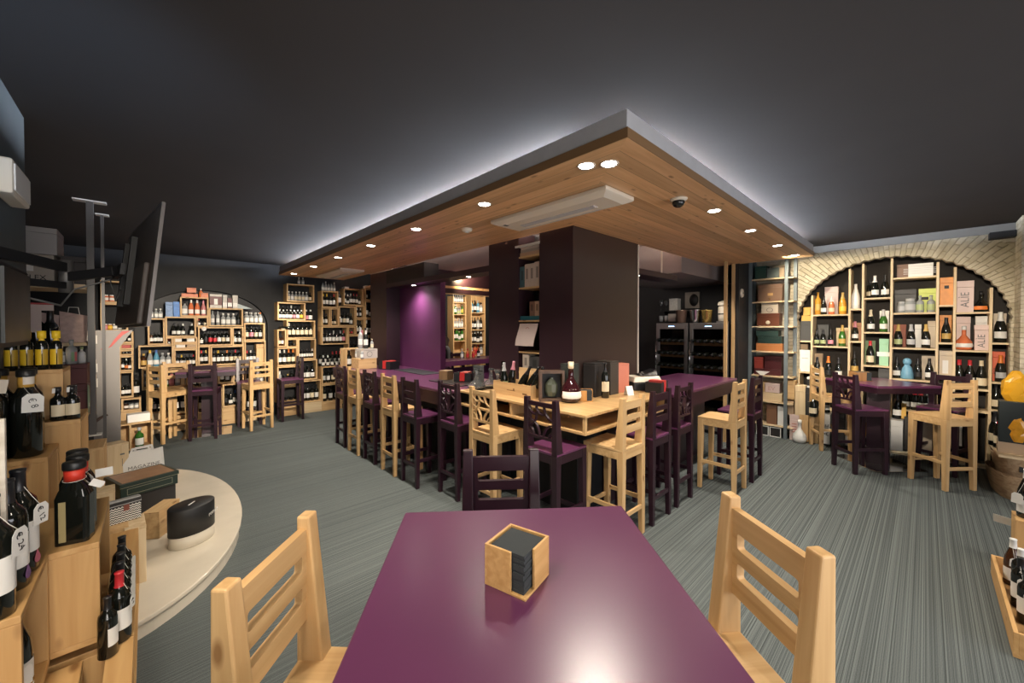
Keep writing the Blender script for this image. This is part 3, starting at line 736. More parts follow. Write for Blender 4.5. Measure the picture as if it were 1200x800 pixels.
def lying(c, codes, where, rows=1):
    """bottles lying on their sides, necks towards the room"""
    codes = codes.split(); n = len(codes); w = c['x1'] - c['x0']
    for i, cd in enumerate(codes):
        s = min(.8, c['room'] / .085, w / n / .08)
        x = c['x0'] + w * (i + .5) / n
        bottle(x, c['y'] + .24, c['z'] + .0385 * s, cd[:3], desc(cd[:3], 'bordeaux', i, n, 'lying ' + where), 'bottles lying ' + where, 'bordeaux', s, tilt=(pi / 2, 0, 0), seg=10)
# ================================================================== the arched rack (crates A)
def cr(px, label, codes=None, where=None, **k):
    c = crate(*px, label, **{q: k[q] for q in k if q in ('depth', 'y', 'mats')})
    if codes: fill(c, codes, where, **{q: k[q] for q in k if q in ('dy', 'a', 'b')})
    return c
A1 = cr((211, 348, 244.6, 371), 'topmost open crate of the arched rack holding rosé bottles', "Cwk* Oww' Oww' Pwp'", 'topmost rosé crate of arched rack')
A2 = cr((244.8, 361, 285, 382.3), 'wide crate near the top of the arched rack holding clear spirits', "Cw-| Cw-| Cww* Cww* Cww* Kkk*", 'clear spirits crate, arched rack top')
A3 = cr((286, 378.4, 310.5, 399), 'upper crate on the right end of the arched rack with four dark bottles', "Kck Kpk Kck Kwk", 'right end crate of arched rack')
A4 = cr((173, 372.7, 193.4, 404), 'tall crate under the clear bottles at the left of the arched rack', "Bwk Kwk Kwk Kwk", 'tall crate left of arched rack', b=1.0)
A5 = cr((193.6, 371, 230, 394.7), 'crate below the blue boxes on the arched rack', "_ Kwk' Kwk' Kww' _ Kww'", 'crate under the blue boxes')
A6 = cr((230.2, 371, 244.6, 383), 'small crate with hanging tag under the rosé crate', "Kwr* Kkk* Kck*", 'small tagged crate, arched rack')
A7 = cr((232, 383, 272, 405), 'wide middle crate of the arched rack with red labelled bottles', "Kwk' Kkk Krk Krk Kwk Kck Kwk", 'wide middle crate of arched rack')
A8 = cr((272.2, 383, 285.6, 405), 'narrow two-bottle crate in the middle of the arched rack', "Kwk Kww", 'narrow two-bottle crate, arched rack')
A9 = cr((194, 394.9, 203, 404.6), 'tiny square crate of the arched rack with red capped bottle', "Kwr*", 'tiny square crate, arched rack')
A10 = cr((203.2, 394.9, 231.6, 402), 'flat upper crate with white cartons lying inside')
A11 = cr((203.2, 402, 231.6, 408.7), 'flat lower crate with cartons lying inside')
A12 = cr((162, 404.5, 203.6, 431), 'crate with yellow and blue capped bottles on the arched rack', "Bdd* Cwy' Uwb' Cws* Cww* ", 'yellow and blue capped crate')
A13 = cr((203.8, 408.9, 231.6, 431), 'crate above the back table with five white labelled bottles', "Kwk Kwy Kwk Kwk Kwr", 'five-bottle crate above back table')
A14 = cr((232, 405.2, 246.5, 428), 'narrow crate with red and gold capped bottles', "Kwr Kwd", 'red and gold capped crate')
A15 = cr((246.7, 405.2, 286, 427.5), 'wide lower crate of the arched rack with seven mixed bottles', "Kwk Kwy Kwk Kwo Kck Kcr Kck", 'wide seven-bottle lower crate')
A16 = cr((286.5, 399.2, 311.5, 426), 'right end crate with a wooden wine box inside', "Kwr Kww Kwk _ _", 'crate beside wooden wine box')
A17 = cr((166, 431.4, 214, 455.5), 'crate of yellow capped white wines behind the wooden stool', "_ Cwk Cwy' Gwy' Ppp Cww", 'yellow capped white wine crate')
A18 = cr((214.2, 431.4, 255, 455), 'crate partly hidden behind the purple back table', "Cww Kwk Kwk Kwr Kwk", 'crate behind purple back table')
A19 = cr((255.4, 428.4, 272.8, 449), 'small crate below the table edge with white labelled bottle', "Kww Kwk'", 'small crate under table edge')
A19b = cr((273, 428.4, 286, 449), 'small dark crate beside the white labelled bottle', "Kck Kkk", 'small dark crate, arched rack')
A20 = cr((261, 449.4, 286.4, 476), 'low crate above the solid drawer with leaning bottles', "Kkk Kwk' Kwb Kwb", 'low crate over solid drawer')
A21 = cr((175, 461.5, 199.5, 484), 'low crate of orange capped bottles under the wooden stool seat', "Kwk Kwo Kwd", 'low orange capped crate')
A22 = cr((200, 455.8, 230, 484), 'low crate seen between the stool legs', "Kwk Kwk Kck", 'low crate between stool legs')
A23 = cr((230.5, 455.8, 260.6, 484), 'low crate behind the dark table pedestal', "Kwk Kck Kwk", 'low crate behind table pedestal')
A24 = cr((287, 426.5, 312, 455), 'crate behind the wooden stool at the right end', "Kwk Kck Kwk", 'crate behind right wooden stool')
A25 = cr((287.3, 455.4, 312.3, 482), 'lowest crate at the right end of the arched rack', "Kwk Kwk Kck", 'lowest right crate, arched rack')
def solid_crate(px, label, y=YF, mats=CRATE, depth=.24):
    u0, v0, u1, v1 = px; uc, vc = (u0 + u1) / 2, (v0 + v1) / 2
    x0, x1 = on(u0, vc, y=y).x, on(u1, vc, y=y).x; z0, z1 = on(uc, v1, y=y).z, on(uc, v0, y=y).z - .001
    if z0 < .16: z0 = 0.0
    t = tag(empty('wooden_case', ((x0 + x1) / 2, y + depth / 2, z0)), label, 'crate', 'closed wooden cases on the back wall')
    a, b, h = (x1 - x0) / 2, depth / 2, z1 - z0
    MB().box(-a, a, -b, b, 0, h - .012).build('body', mats[0], t, .002)
    MB().box(-a, a, -b, b, h - .012, h).build('lid', mats[0], t, .002)
    return t
solid_crate((261, 476.2, 286.4, 489), 'solid wooden drawer case at the foot of the arched rack')
solid_crate((175, 484.2, 199, 500), 'pale wooden case at the foot of the arched rack under the stool', mats=PALE)
solid_crate((200, 484.2, 260.6, 496), 'long low wooden case at the foot of the arched rack')
solid_crate((287, 482.2, 312, 492), 'pale case at the right foot of the arched rack', mats=PALE)
# things on top of the crates
def wbox(u0, v0, u1, v1, mat, label, y=YF + .05, depth=.16, name='carton', cat='box', group=None, z0=None, lid=None):
    uc, vc = (u0 + u1) / 2, (v0 + v1) / 2
    x0, x1 = on(u0, vc, y=y).x, on(u1, vc, y=y).x; z = on(uc, v1, y=y).z if z0 is None else z0
    return card_box(name, x0, x1, y, y + depth, z + .0008, z + .0008 + on(uc, v0, y=y).z - on(uc, v1, y=y).z, mat, label, cat, group, lid=lid)
BLUEB = flat('blue_carton', (.03, .16, .48), rough=.5, var=.25, vscale=30)
BLUEC = flat('blue_picture_carton', (.12, .22, .42), rough=.5, var=.5, vscale=26)
ORNG = flat('orange_carton', (.55, .16, .07), rough=.5, var=.2)
TAN = flat('tan_card', (.42, .30, .19), rough=.7, var=.1)
GREYC = flat('grey_printed_carton', (.50, .48, .44), rough=.6, var=.3, vscale=40)
DRED = flat('dark_red_card', (.10, .018, .018), rough=.5, var=.15)
fill(A4, "Cww* Cww* Cww*", 'on top of tall left crate', z=A4['zt'])
wbox(194, 354, 202.5, 371, BLUEC, 'blue and white picture carton on the arched rack', z0=A5['zt'])
wbox(203.2, 353.5, 210.6, 371, BLUEB, 'plain bright blue carton on the arched rack', z0=A5['zt'])
wbox(213, 344, 232, 348, ORNG, 'flat orange carton lying on the topmost crate', z0=A1['zt'], depth=.2)
wbox(219, 338, 230, 343.6, ORNG, 'small orange carton stacked on the flat orange carton', z0=A1['zt'] + .075)
fill(A1, "_ _ _ _ _ Oow* _", 'on the topmost crate', z=A1['zt'], dy=.12)
wbox(235.5, 342.5, 244, 348, ORNG, 'short orange carton at the right of the topmost crate', z0=A1['zt'])
g = wbox(245.8, 344.8, 260, 361, GREYC, 'grey gift carton with a dark window on the arched rack', z0=A2['zt'])
MB().box(-.085, .085, -.0845, -.082, .05, .20).build('window', DRED, g); MB().box(-.025, .025, -.0875, -.085, .06, .16).build('bottle_picture', WHITE, g)
for i, (a, b, q) in enumerate(((261.2, 266.2, 345.5), (267, 271.8, 349), (272.6, 278.6, 345.5))):
    g = wbox(a, q, b, 361, GREYC if i != 1 else DRED, ('tall pale carton beside the windowed gift carton', 'short dark red carton between two pale cartons', 'tall pale carton at the right of the dark red carton')[i], z0=A2['zt'])
    MB().box(-.03, .03, -.0835, -.081, .03, .10).build('label', WHITE, g)
pr_ = MB().prism([(-.14, 0), (.14, 0), (-.14, .11)], 0, .12, ax=1).build('folded_paper', flat('pale_blue_paper', (.38, .45, .47), rough=.7), None, loc=(on(282, 361, y=YF).x + .05, YF + .06, A2['zt'] + .001))
tag(pr_, 'pale blue folded paper wedge on the arched rack', 'paper')
fill(A3, "Cww* Cww* Cww* Cwo*", 'front on the right end crate', z=A3['zt'], dy=.08)
row("Cww* Cww* Cww* Cww*", (A3['x0'], YF + .19), (A3['x1'], YF + .19), A3['zt'] + .0005, 'behind on right end crate', 'bottles behind on the right end crate', room=.40)
wbox(204.5, 396, 213, 401, WHITE, 'white carton lying at the left of the flat upper crate', z0=A10['z'], y=YF + .03)
wbox(219, 397, 228, 401, WHITE, 'white carton lying at the right of the flat upper crate', z0=A10['z'], y=YF + .03)
wbox(206.5, 403.2, 217, 407.6, WHITE, 'long white carton in the flat lower crate', z0=A11['z'], y=YF + .03)
wbox(219, 403.6, 230, 407.6, TAN, 'tan carton in the flat lower crate', z0=A11['z'], y=YF + .03)
wbox(300.5, 404, 309, 425, CRATE[2], 'upright wooden wine box in the right end crate', z0=A16['z'], y=YF + .03, name='wooden_wine_box')
g = tag(empty('hanging_price_tag', (on(239, 383, y=YF).x, YF - .004, A7['zt'] - .03)), 'round white tag hanging in front of the small tagged crate', 'tag')
MB().lathe([(0, 0), (.035, 0), (.035, .002), (0, .002)], 12).build('card', WHITE, g).matrix_local = Matrix.Rotation(pi / 2, 4, 'X')
MB().tube([(0, 0, .03), (0, 0.002, .07)], .001, 4).build('string', STRING, g)

# ================================================================== narrow rack (crates C)
C1 = cr((336, 333, 368.3, 353.7), 'topmost crate of the narrow rack under the canopy end', "Ccw* Cww* Ccw* Ccw* Ccw* Cww* Kck*", 'topmost crate of narrow rack')
C2 = cr((325.2, 354.3, 358.2, 375), 'second crate of the narrow rack with two rows of pale bottles', "Kww* Kww* Kws* Kww* Kpw* Kws* Kyw*", 'front, second crate of narrow rack')
row("Kwd Kwk Kwk Kww Kwk Kwk", (C2['x0'], YF + .2), (C2['x1'], YF + .2), C2['z'] + .0005, 'behind, second narrow rack crate', 'bottles behind in the second crate', room=C2['room'])
C4 = cr((336, 375.4, 369.5, 396.5), 'crate with six large pale labels in the narrow rack', "Kcw Kck Kck Kck Kck Kck", 'pale label crate of narrow rack')
fill(C4, "_ _ _ _ Kpw* Kww*", 'on the pale label crate', z=C4['zt'])
C5 = cr((325, 386, 335.6, 406.6), 'tall narrow crate with two bottles on the narrow rack', "Bck Bwk", 'tall two-bottle crate, narrow rack')
bottle((C5['x0'] + C5['x1']) / 2 - .02, YF + .10, C5['zt'] + .033, 'Kwk', 'dark bottle lying on top of the tall narrow crate', None, 'bordeaux', .8, tilt=(pi / 2, 0, radians(50)))
C6 = cr((336, 396.8, 349, 407), 'small square crate with bottles lying inside, narrow rack')
lying(C6, "Kwk Kwk", 'small square crate, narrow rack')
C7 = cr((349.3, 396.8, 370.3, 421), 'crate of white labelled bottles behind the purple stool', "Kwk Kwk Kwk Kwk Kwk Kww", 'crate behind the purple stool')
C8 = cr((325, 407.2, 349, 428.7), 'crate with orange capped bottles in the narrow rack', "Kww Kww Kco Kco", 'orange capped crate, narrow rack')
C9 = cr((352, 421.2, 372, 445), 'lower crate with three dark bottles in the narrow rack', "Kwk' Kwk* Kwk'", 'three-bottle lower crate, narrow rack')
C10 = cr((325, 429, 351.5, 452), 'dim lower crate with yellow labelled bottles', "Cww Kyk* Kyd* Kkk Kwk", 'dim yellow label crate')
C11 = cr((325, 452.4, 352.5, 471), 'lowest left crate of the narrow rack with lying bottles')
lying(C11, "Kwk Kwk Kwk Kwk", 'lowest left crate, narrow rack')
C12 = cr((353, 445.4, 376.5, 471), 'lowest right crate of the narrow rack', "Kwk Kwk Kck Kwk", 'lowest right crate, narrow rack')
solid_crate((330, 471.3, 351, 481), 'wooden case under the lowest left crate of the narrow rack')
solid_crate((352.5, 471.3, 377, 479), 'pale wooden case under the lowest right crate of the narrow rack', mats=PALE)
row("Cww* Cww*", (C1['x0'] + .18, YF + .1), (C1['x1'] - .12, YF + .1), C1['zt'] + .0005, 'atop narrow rack', 'bottles atop the narrow rack', s=.55)

# ================================================================== rack beside the bar (crates D)
D1 = cr((377, 341, 396.5, 360.5), 'topmost left crate of the rack beside the bar with yellow caps', "Kwy Kwy Kwk Kwr", 'top left crate by bar')
fill(D1, "Cwk' Cww' Cwk' Cwk' Cww'", 'on top left crate by bar', z=D1['zt'])
D3 = cr((402.7, 338.5, 426, 358), 'topmost right crate of the rack beside the bar', "Kww Kww' Kww Kwr Kwr Kwk'", 'top right crate by bar')
row("Kwk", (D1['x1'] + .03, YF + .1), (D3['x0'] - .03, YF + .1), on(400, 359, y=YF).z + .024, 'between the two top crates', None)
D4 = cr((377, 361, 387.2, 382), 'upright two-bottle crate at the left of the rack beside the bar', "Kwk Kwk", 'upright two-bottle crate by bar')
D5 = cr((387.4, 361, 397, 382), 'upright crate with a wide pale label beside the bar', "Kck' Kck'", 'upright pale label crate by bar')
D6 = cr((397.2, 359, 416.6, 382), 'middle crate with cream and white labels beside the bar', "Kwk Kck Kwk Kwk'", 'middle crate by bar')
D7 = cr((416.8, 358.3, 427.5, 373), 'small crate of white capped bottles beside the bar', "Kww Kww", 'small white capped crate by bar')
D8 = cr((416.8, 373.4, 427.5, 392.5), 'tall narrow crate with two white labels beside the bar', "Kwk Kwk", 'tall narrow crate by bar')
D9 = cr((377, 382.4, 407.8, 403.5), 'wide crate of seven white labelled bottles beside the bar', "Kwk Kwk Kwk Kww Kwk Kws Kpr", 'wide seven-bottle crate by bar')
D10 = cr((408, 382.4, 416.6, 392.5), 'tiny crate with red labels beside the bar', "Dr-* Dr-*", 'tiny red label crate by bar')
D11 = cr((408, 392.8, 428.4, 417.4), 'lower crate of four white labelled bottles beside the bar', "Kwk Kwk Kwk Kwk", 'lower four-bottle crate by bar')
D13 = cr((377, 429, 401, 449.5), 'crate under the double row of bottles beside the bar', "Kwk Kwk Kck Kwk", 'crate under the double row')
D13b = cr((401.3, 429, 427, 449.5), 'crate hidden behind the far purple stool', "Kwk Kck Kwk Kwk", 'crate behind far purple stool')
D14 = cr((377, 449.8, 401, 471), 'lowest crate of the rack beside the bar', "Kck Kwk Kwk", 'lowest crate by bar')
D14b = cr((401.3, 449.8, 427, 471), 'lowest crate behind the far stools', "Kwk Kwk Kck", 'lowest crate behind far stools')
row("Kwk Kwk Kwk Kwr Kwr Kwr Kwk", (D13['x0'] - .02, YF + .19), (on(409, 428, y=YF).x, YF + .19), D13['zt'] + .0005, 'back of the double row', 'bottles in the back of the double row', s=1.0)
row("Kww' Kww' Kwk' Kwk' Kww' Kwk'", (D13['x0'] - .02, YF + .06), (on(409, 428, y=YF).x, YF + .06), D13['zt'] + .0005, 'front of the double row', 'bottles in front of the double row', s=.78)
solid_crate((377, 471.3, 401, 480), 'wooden case at the foot of the rack beside the bar')
D15 = cr((427.8, 352.5, 445, 373), 'upper crate partly behind the dark far pillar', "Kwk Kwk' Kwk", 'upper crate behind far pillar')
D16 = cr((427.8, 373.3, 445, 394), 'middle crate partly behind the dark far pillar', "Kww Kwk Kwk", 'middle crate behind far pillar')
D17 = cr((428.7, 394.3, 445, 417), 'lower crate partly behind the dark far pillar', "Kwk Kwr Kwk", 'lower crate behind far pillar')
D18 = cr((427.8, 338, 445, 352), 'top crate partly behind the dark far pillar', "Kwk Ukk Kwk", 'top crate behind far pillar')
wbox(429, 334.5, 436, 337.8, WHITE, 'flat white carton on the crate behind the far pillar', z0=D18['zt'])
wbox(404, 335.6, 409, 338, WHITE, 'small white carton on the top right crate', z0=D3['zt'])

# ================================================================== rack at the far left behind the screen (crates B)
B1 = cr((117.5, 329, 150, 355), 'upper crate with two rosé jars behind the television', "Oww= Oww= _ _", 'upper crate behind television')
B2 = cr((117.5, 355.3, 150, 388), 'large dark-backed crate behind the television with small jars', "Ppw= Yyw= Cww= Cww= _", 'dark crate behind television')
B3 = cr((140, 388.4, 156.5, 402), 'crate with a silver bowl below the television', "Kwk* Kwk*", 'crate below television')
B4 = cr((140, 402.3, 156.5, 409.5), 'flat crate with red cartons below the television')
wbox(142.5, 404, 153, 408.4, flat('red_carton', (.4, .04, .03), rough=.5), 'red carton in the flat crate below the television', z0=B4['z'], y=YF + .03)
B5 = cr((140, 409.8, 156.5, 416.6), 'flat crate with lying bottles below the television')
lying(B5, "Kww Kww Kww", 'flat crate below television')
B6 = cr((139, 417, 156.5, 435), 'crate beside the grey display board with one orange label', "Kwk Kow' Kwk'", 'crate beside grey display board')
B7 = cr((139, 435.4, 156.5, 466), 'tall crate beside the grey display board with two shelves', "Kwk Kwk Kwk", 'tall crate beside grey display board')
B8 = cr((142, 466.4, 165.5, 481.5), 'low crate with glass jars beside the wooden stool', "Bwk= Cwk= Cwk=", 'low crate beside side-on stool')
solid_crate((139, 481.8, 166, 512), 'wooden case at the foot of the far left rack')
solid_crate((117.5, 388.3, 139, 512), 'tall wooden case behind the grey display board')
bottle(on(159.2, 464, y=YF).x, YF + .1, B8['zt'] + .001, 'Kwk', 'lone dark bottle standing on the low crate in the dark gap', None, 'tall', 1.0)
solid_crate((428.7, 417.2, 445, 472), 'tall plain case under the lower crate behind the far pillar')
# ================================================================== shelving in the stone arch
XS = 7.40; SDP = .30
sh = tag(empty('arch_shelving', (XS, AY, 0)), 'pale wooden shelving filling the stone arch', 'shelf unit')
UPR = [(936.5, 432), (951.3, 346), (995.2, 315), (1010.8, 309), (1044.3, 303), (1098.3, 307), (1118.5, 313), (1161.2, 337), (1186.2, 378)]
ycol = [on(u, 385, x=XS).y for u, v in UPR]; tt = .024
for (u, v), y in zip(UPR, ycol):
    z1 = on(u, v, x=XS).z
    z1 = min(z1, AZ0 + AB * sqrt(max(0.0, 1 - ((y - AY) / AA) ** 2)) + .03) if abs(y - AY) < AA else z1
    kid(MB().box(XS, XS + SDP, y - tt / 2, y + tt / 2, 0, z1), 'upright', PALE[2], sh)
LEV = [[400, 436.5], [369, 406.5, 444], [362.5, 400.5, 439.5], [349.5, 389.8, 429.3], [325, 367, 408.6, 446], [358.2, 402.3, 441], [366.5, 411.5, 456.5], [402.7, 449]]
SZ = []
for i, lv in enumerate(LEV):
    ya, yb = ycol[i + 1] + tt / 2, ycol[i] - tt / 2; uc = (UPR[i][0] + UPR[i + 1][0]) / 2; zs = []
    for v in lv + [482]:
        z = on(uc, v, x=XS).z; zs.append(z + .011)
        kid(MB().box(XS + .005, XS + SDP, ya, yb, z - .011, z + .011), 'shelf', PALE[1], sh)
    SZ.append(zs)
def ab(col, lev, u, code, kind, label, s=1.0, dx=.10):
    x = XS + dx; y = on(u, 400, x=x).y
    return bottle(x, y, SZ[col][lev] + .001, code, label, None, kind, s, seg=16)
def abox(col, lev, u0, u1, v0, mat, label, name='gift_box', dx=.06, d=.12, lid=None):
    x = XS + dx; y1, y0 = on(u0, 400, x=x).y, on(u1, 400, x=x).y; z = SZ[col][lev] + .001
    return card_box(name, x, x + d, y0, y1, z, on((u0 + u1) / 2, v0, x=x).z, mat, label, 'box', lid=lid)
def face_text(t, txt, size, w, z, vertical=False, mat=None, off=0.0):
    """letters on the room-facing (-X) side of a box in the arch"""
    me = text_mesh(txt, size, .0006, mat or GREYINK); o = link('lettering', me, t)
    b = min(v.co.x for v in t.children[0].data.vertices)
    if vertical: basis(o, (0, 0, 1), (0, 1, 0), (b - .002, off, z))
    else: basis(o, (0, -1, 0), (0, 0, 1), (b - .002, off, z))
YEL = flat('yellow_card', (.70, .42, .09), rough=.5, var=.08); GRB = flat('dark_grey_card', (.06, .06, .06), rough=.5, var=.1)
PNK = flat('pale_pink_card', (.62, .48, .45), rough=.55, var=.06); ORC = flat('orange_card', (.66, .26, .05), rough=.5, var=.22, vscale=18)
LIME = flat('lime_card', (.52, .60, .12), rough=.5, var=.1); MINT = flat('mint_card', (.32, .58, .38), rough=.5, var=.06); REDO = flat('red_orange_card', (.62, .10, .03), rough=.5, var=.1)
BOARDC = flat('beige_card', (.56, .47, .36), rough=.6, var=.08); DKC = flat('near_black_card', (.022, .020, .020), rough=.5, var=.15)
# column 0
b = abox(0, 0, 938, 950, 376, GRB, 'dark grey gift box with crest at the left foot of the arch')
MB().lathe([(0, 0), (.035, 0), (.035, .002), (0, .002)], 5).build('crest', colour((.62, .60, .40)), b).matrix_local = basis(bpy.data.objects.new('tmp', None), (0, 1, 0), (0, 0, 1), (-.065, 0, .07)).matrix_local
b1_ = card_box('gift_box', XS + .06, XS + .18, on(950, 400, x=XS + .06).y, on(939, 400, x=XS + .06).y, on(944, 376, x=XS + .06).z + .001, on(944, 369.5, x=XS + .06).z, YEL, 'yellow gift box lying on the dark grey box with crest', 'box')
b1_ = card_box('gift_box', XS + .06, XS + .18, on(951, 400, x=XS + .06).y + .02, on(941, 400, x=XS + .06).y, on(944, 369.3, x=XS + .06).z + .001, on(944, 360, x=XS + .06).z, YEL, 'upper yellow gift box at the left foot of the arch curve', 'box')
b = abox(0, 1, 937.5, 949.5, 410, WHITE, 'white gift box with faint drawing in the leftmost arch bay'); MB().box(-.0625, -.0605, -.04, .04, .20, .215).build('faint_drawing', colour((.4, .42, .4)), b)
abox(0, 1, 938.5, 946.5, 403, TAN, 'tan box behind the white gift box', dx=.19, d=.08)
# column 1
b = abox(1, 0, 966, 981.5, 336, PNK, 'tall pink gift box behind gold bottles in the arch', dx=.20, d=.08)
ab(1, 0, 958, 'Yd-', 'tall', 'golden canister bottle at the left of the upper arch shelf', .95, .12)
ab(1, 0, 965, 'Kwk', 'champagne', 'dark champagne bottle beside the golden canister bottle', .85, .08)
ab(1, 0, 974, 'Ocw', 'champagne', 'rosé bottle standing on yellow box in front of pink box', .84, .10)
ab(1, 0, 987, 'Yyd', 'champagne', 'golden champagne bottle beside the pink gift box', 1.0, .10)
ab(1, 1, 957, 'Kgk', 'champagne', 'dark bottle with crest label, first of three small ones', .78, .08)
ab(1, 1, 964.5, 'Kgk', 'champagne', 'dark bottle with crest label, middle of three small ones', .78, .08)
ab(1, 1, 973.5, 'Kpk', 'champagne', 'dark bottle with pink label, last of three small ones', .78, .08)
abox(1, 1, 958, 971, 380, GRB, 'dark crest box behind the three small bottles', dx=.2, d=.08)
abox(1, 1, 980, 994, 384, PALE[2], 'pale box behind the green champagne bottle', dx=.2, d=.08)
ab(1, 1, 987, 'Gdd', 'champagne', 'bright green champagne bottle on the middle left arch shelf', .98, .10)
ab(1, 2, 958, 'Kwk', 'champagne', 'dark champagne bottle left of the orange foiled one', .95)
ab(1, 2, 971, 'Kko', 'champagne', 'dark champagne bottle with orange foil behind the wooden stool', 1.0)
ab(1, 2, 983, 'Kwk', 'champagne', 'dark champagne bottle right of the orange foiled one', .95)
abox(1, 2, 953.5, 964, 414, TAN, 'brown box behind the champagne bottles on the low left shelf', dx=.2, d=.08)
# column 2
ab(2, 0, 1002, 'Www', 'champagne', 'large white bottle in the narrow arch bay', 1.12)
ab(2, 1, 1002, 'Kwp', 'champagne', 'pink foiled bottle in the narrow arch bay', .88)
abox(2, 1, 998, 1009, 378, flat('copper_card', (.45, .20, .09), rough=.5), 'copper coloured box behind the pink foiled bottle', dx=.2, d=.08)
ab(2, 2, 1001.5, 'Kdk', 'champagne', 'large dark champagne bottle low in the narrow arch bay', 1.0)
# column 3
ab(3, 0, 1018.5, 'Kck', 'champagne', 'dark bottle at the back of the top pair in the arch', .85, .2)
ab(3, 0, 1024.5, 'Kww', 'champagne', 'white foiled champagne bottle, left of the top pair', .98)
ab(3, 0, 1036.5, 'Kwk', 'champagne', 'black foiled champagne bottle, right of the top pair', .98)
ab(3, 1, 1020, 'Kwc', 'champagne', 'cream foiled champagne bottle beside the green one', .98)
ab(3, 1, 1035, 'Gws', 'champagne', 'bright green champagne bottle beside the cream foiled one', .98)
abox(3, 1, 1030.5, 1041.5, 364, WHITE, 'white box behind the green champagne bottle', dx=.2, d=.08)
ab(3, 2, 1020, 'Kcr', 'burgundy', 'stout dark bottle with red wax cap and large cream label', 1.13)
b = abox(3, 2, 1030.5, 1041.5, 397, MINT, 'mint green boxed bottle carton beside the red waxed bottle', d=.1)
MB().box(-.051, -.0495, -.07, .07, .13, .19).build('pale_band', WHITE, b)
abox(3, 2, 1013, 1026, 399, flat('dull_green_card', (.17, .25, .13), rough=.6), 'dull green box behind the red waxed bottle', dx=.2, d=.06)
abox(3, 3, 1030, 1043, 432, GRB, 'grey box behind the table edge in the arch', d=.12)
# column 4
b = abox(4, 0, 1050, 1063, 310, flat('brown_card', (.20, .12, .085), rough=.6), 'brown left half of the long box at the arch top', dx=.05, d=.14)
b = abox(4, 0, 1063.3, 1092.5, 308.5, WHITE, 'long white box with rows of fine print at the arch top', dx=.05, d=.14)
for i in range(4): MB().box(-.0725, -.0705, -.16, .16, .04 + i * .022, .046 + i * .022).build('fine_print', colour((.55, .54, .52)), b)
for i, (u, sc) in enumerate(((1055.5, 1.0), (1066, 1.25))): ab(4, 1, u, 'Css', 'jar', ('glass jar with silver lid, left on the jar shelf', 'larger glass jar with silver lid on the jar shelf')[i], sc)
for i, u in enumerate((1077.5, 1090.5)): ab(4, 1, u, 'Cg-', 'spirit', ('squat clear bottle with green liquid before lime box', 'squat clear bottle at the right of lime box')[i], .86)
b = abox(4, 1, 1076, 1096.5, 338, LIME, 'lime green box on the jar shelf', dx=.2, d=.08); MB().box(-.042, -.0405, -.01, .06, .17, .21).build('printed_mark', INK, b)
abox(4, 1, 1048, 1073, 339, DKC, 'wide black box behind the glass jars', dx=.22, d=.07)
ab(4, 2, 1052.5, 'Kgd', 'champagne', 'gold foiled champagne bottle on the shelf below the jars', .98)
ab(4, 2, 1067.5, 'Kss', 'champagne', 'silver labelled champagne bottle on the shelf below the jars', .98)
ab(4, 2, 1085, 'Kwd', 'champagne', 'white labelled champagne bottle on the shelf below the jars', .98)
abox(4, 2, 1047, 1061.5, 380, flat('brick_card', (.30, .09, .05), rough=.6), 'brick red box behind the gold foiled bottle', dx=.2, d=.08)
abox(4, 2, 1072, 1079.5, 380, WHITE, 'white box behind the silver labelled bottle', dx=.2, d=.08)
abox(4, 2, 1087, 1097, 376, BOARDC, 'beige box behind the white labelled bottle', dx=.2, d=.08)
ab(4, 3, 1051.5, 'Kwk', 'champagne', 'dark bottle left of the blue robed bottle', .92)
ab(4, 3, 1076, 'Kkk', 'champagne', 'black bottle right of the blue robed bottle', .88)
ab(4, 3, 1089.5, 'Kwk', 'champagne', 'dark bottle before the beige and white box', .9)
abox(4, 3, 1080.5, 1096, 417, BOARDC, 'beige and white box on the lower arch shelf', dx=.2, d=.08)
y = on(1063, 430, x=XS + .1).y
bs = tag(empty('ceramic_bottle', (XS + .10, y, SZ[4][3] + .001)), 'light blue draped ceramic bottle between dark bottles', 'bottle')
BLU = flat('light_blue_glaze', (.16, .36, .52), rough=.4, var=.2, vscale=30)
MB().lathe([(0, 0), (.062, 0), (.066, .02), (.06, .09), (.048, .15), (.026, .185), (.024, .20), (.0, .20)], 14).build('body', BLU, bs)
MB().lathe([(.026, .19), (.04, .205), (.044, .235), (.036, .262), (.02, .275), (0, .278)], 12).build('stopper', BLU, bs)
# column 5
b = abox(5, 0, 1100.5, 1116.5, 325, ORC, 'orange gift box with notched lid in the upper arch', d=.14); MB().box(-.073, -.0705, -.02, .02, .21, .25).build('notch', INK, b)
ab(5, 1, 1108.5, 'Kdk', 'champagne', 'dark champagne bottle with large gold label before orange box', 1.0)
abox(5, 1, 1101, 1115, 369, ORC, 'orange box behind the gold labelled bottle', dx=.2, d=.08)
b = abox(5, 2, 1101, 1117, 411, BOARDC, 'grey white box under the gold labelled bottle', d=.12); MB().box(-.0625, -.0605, -.02, .03, .02, .19).build('label', WHITE, b)
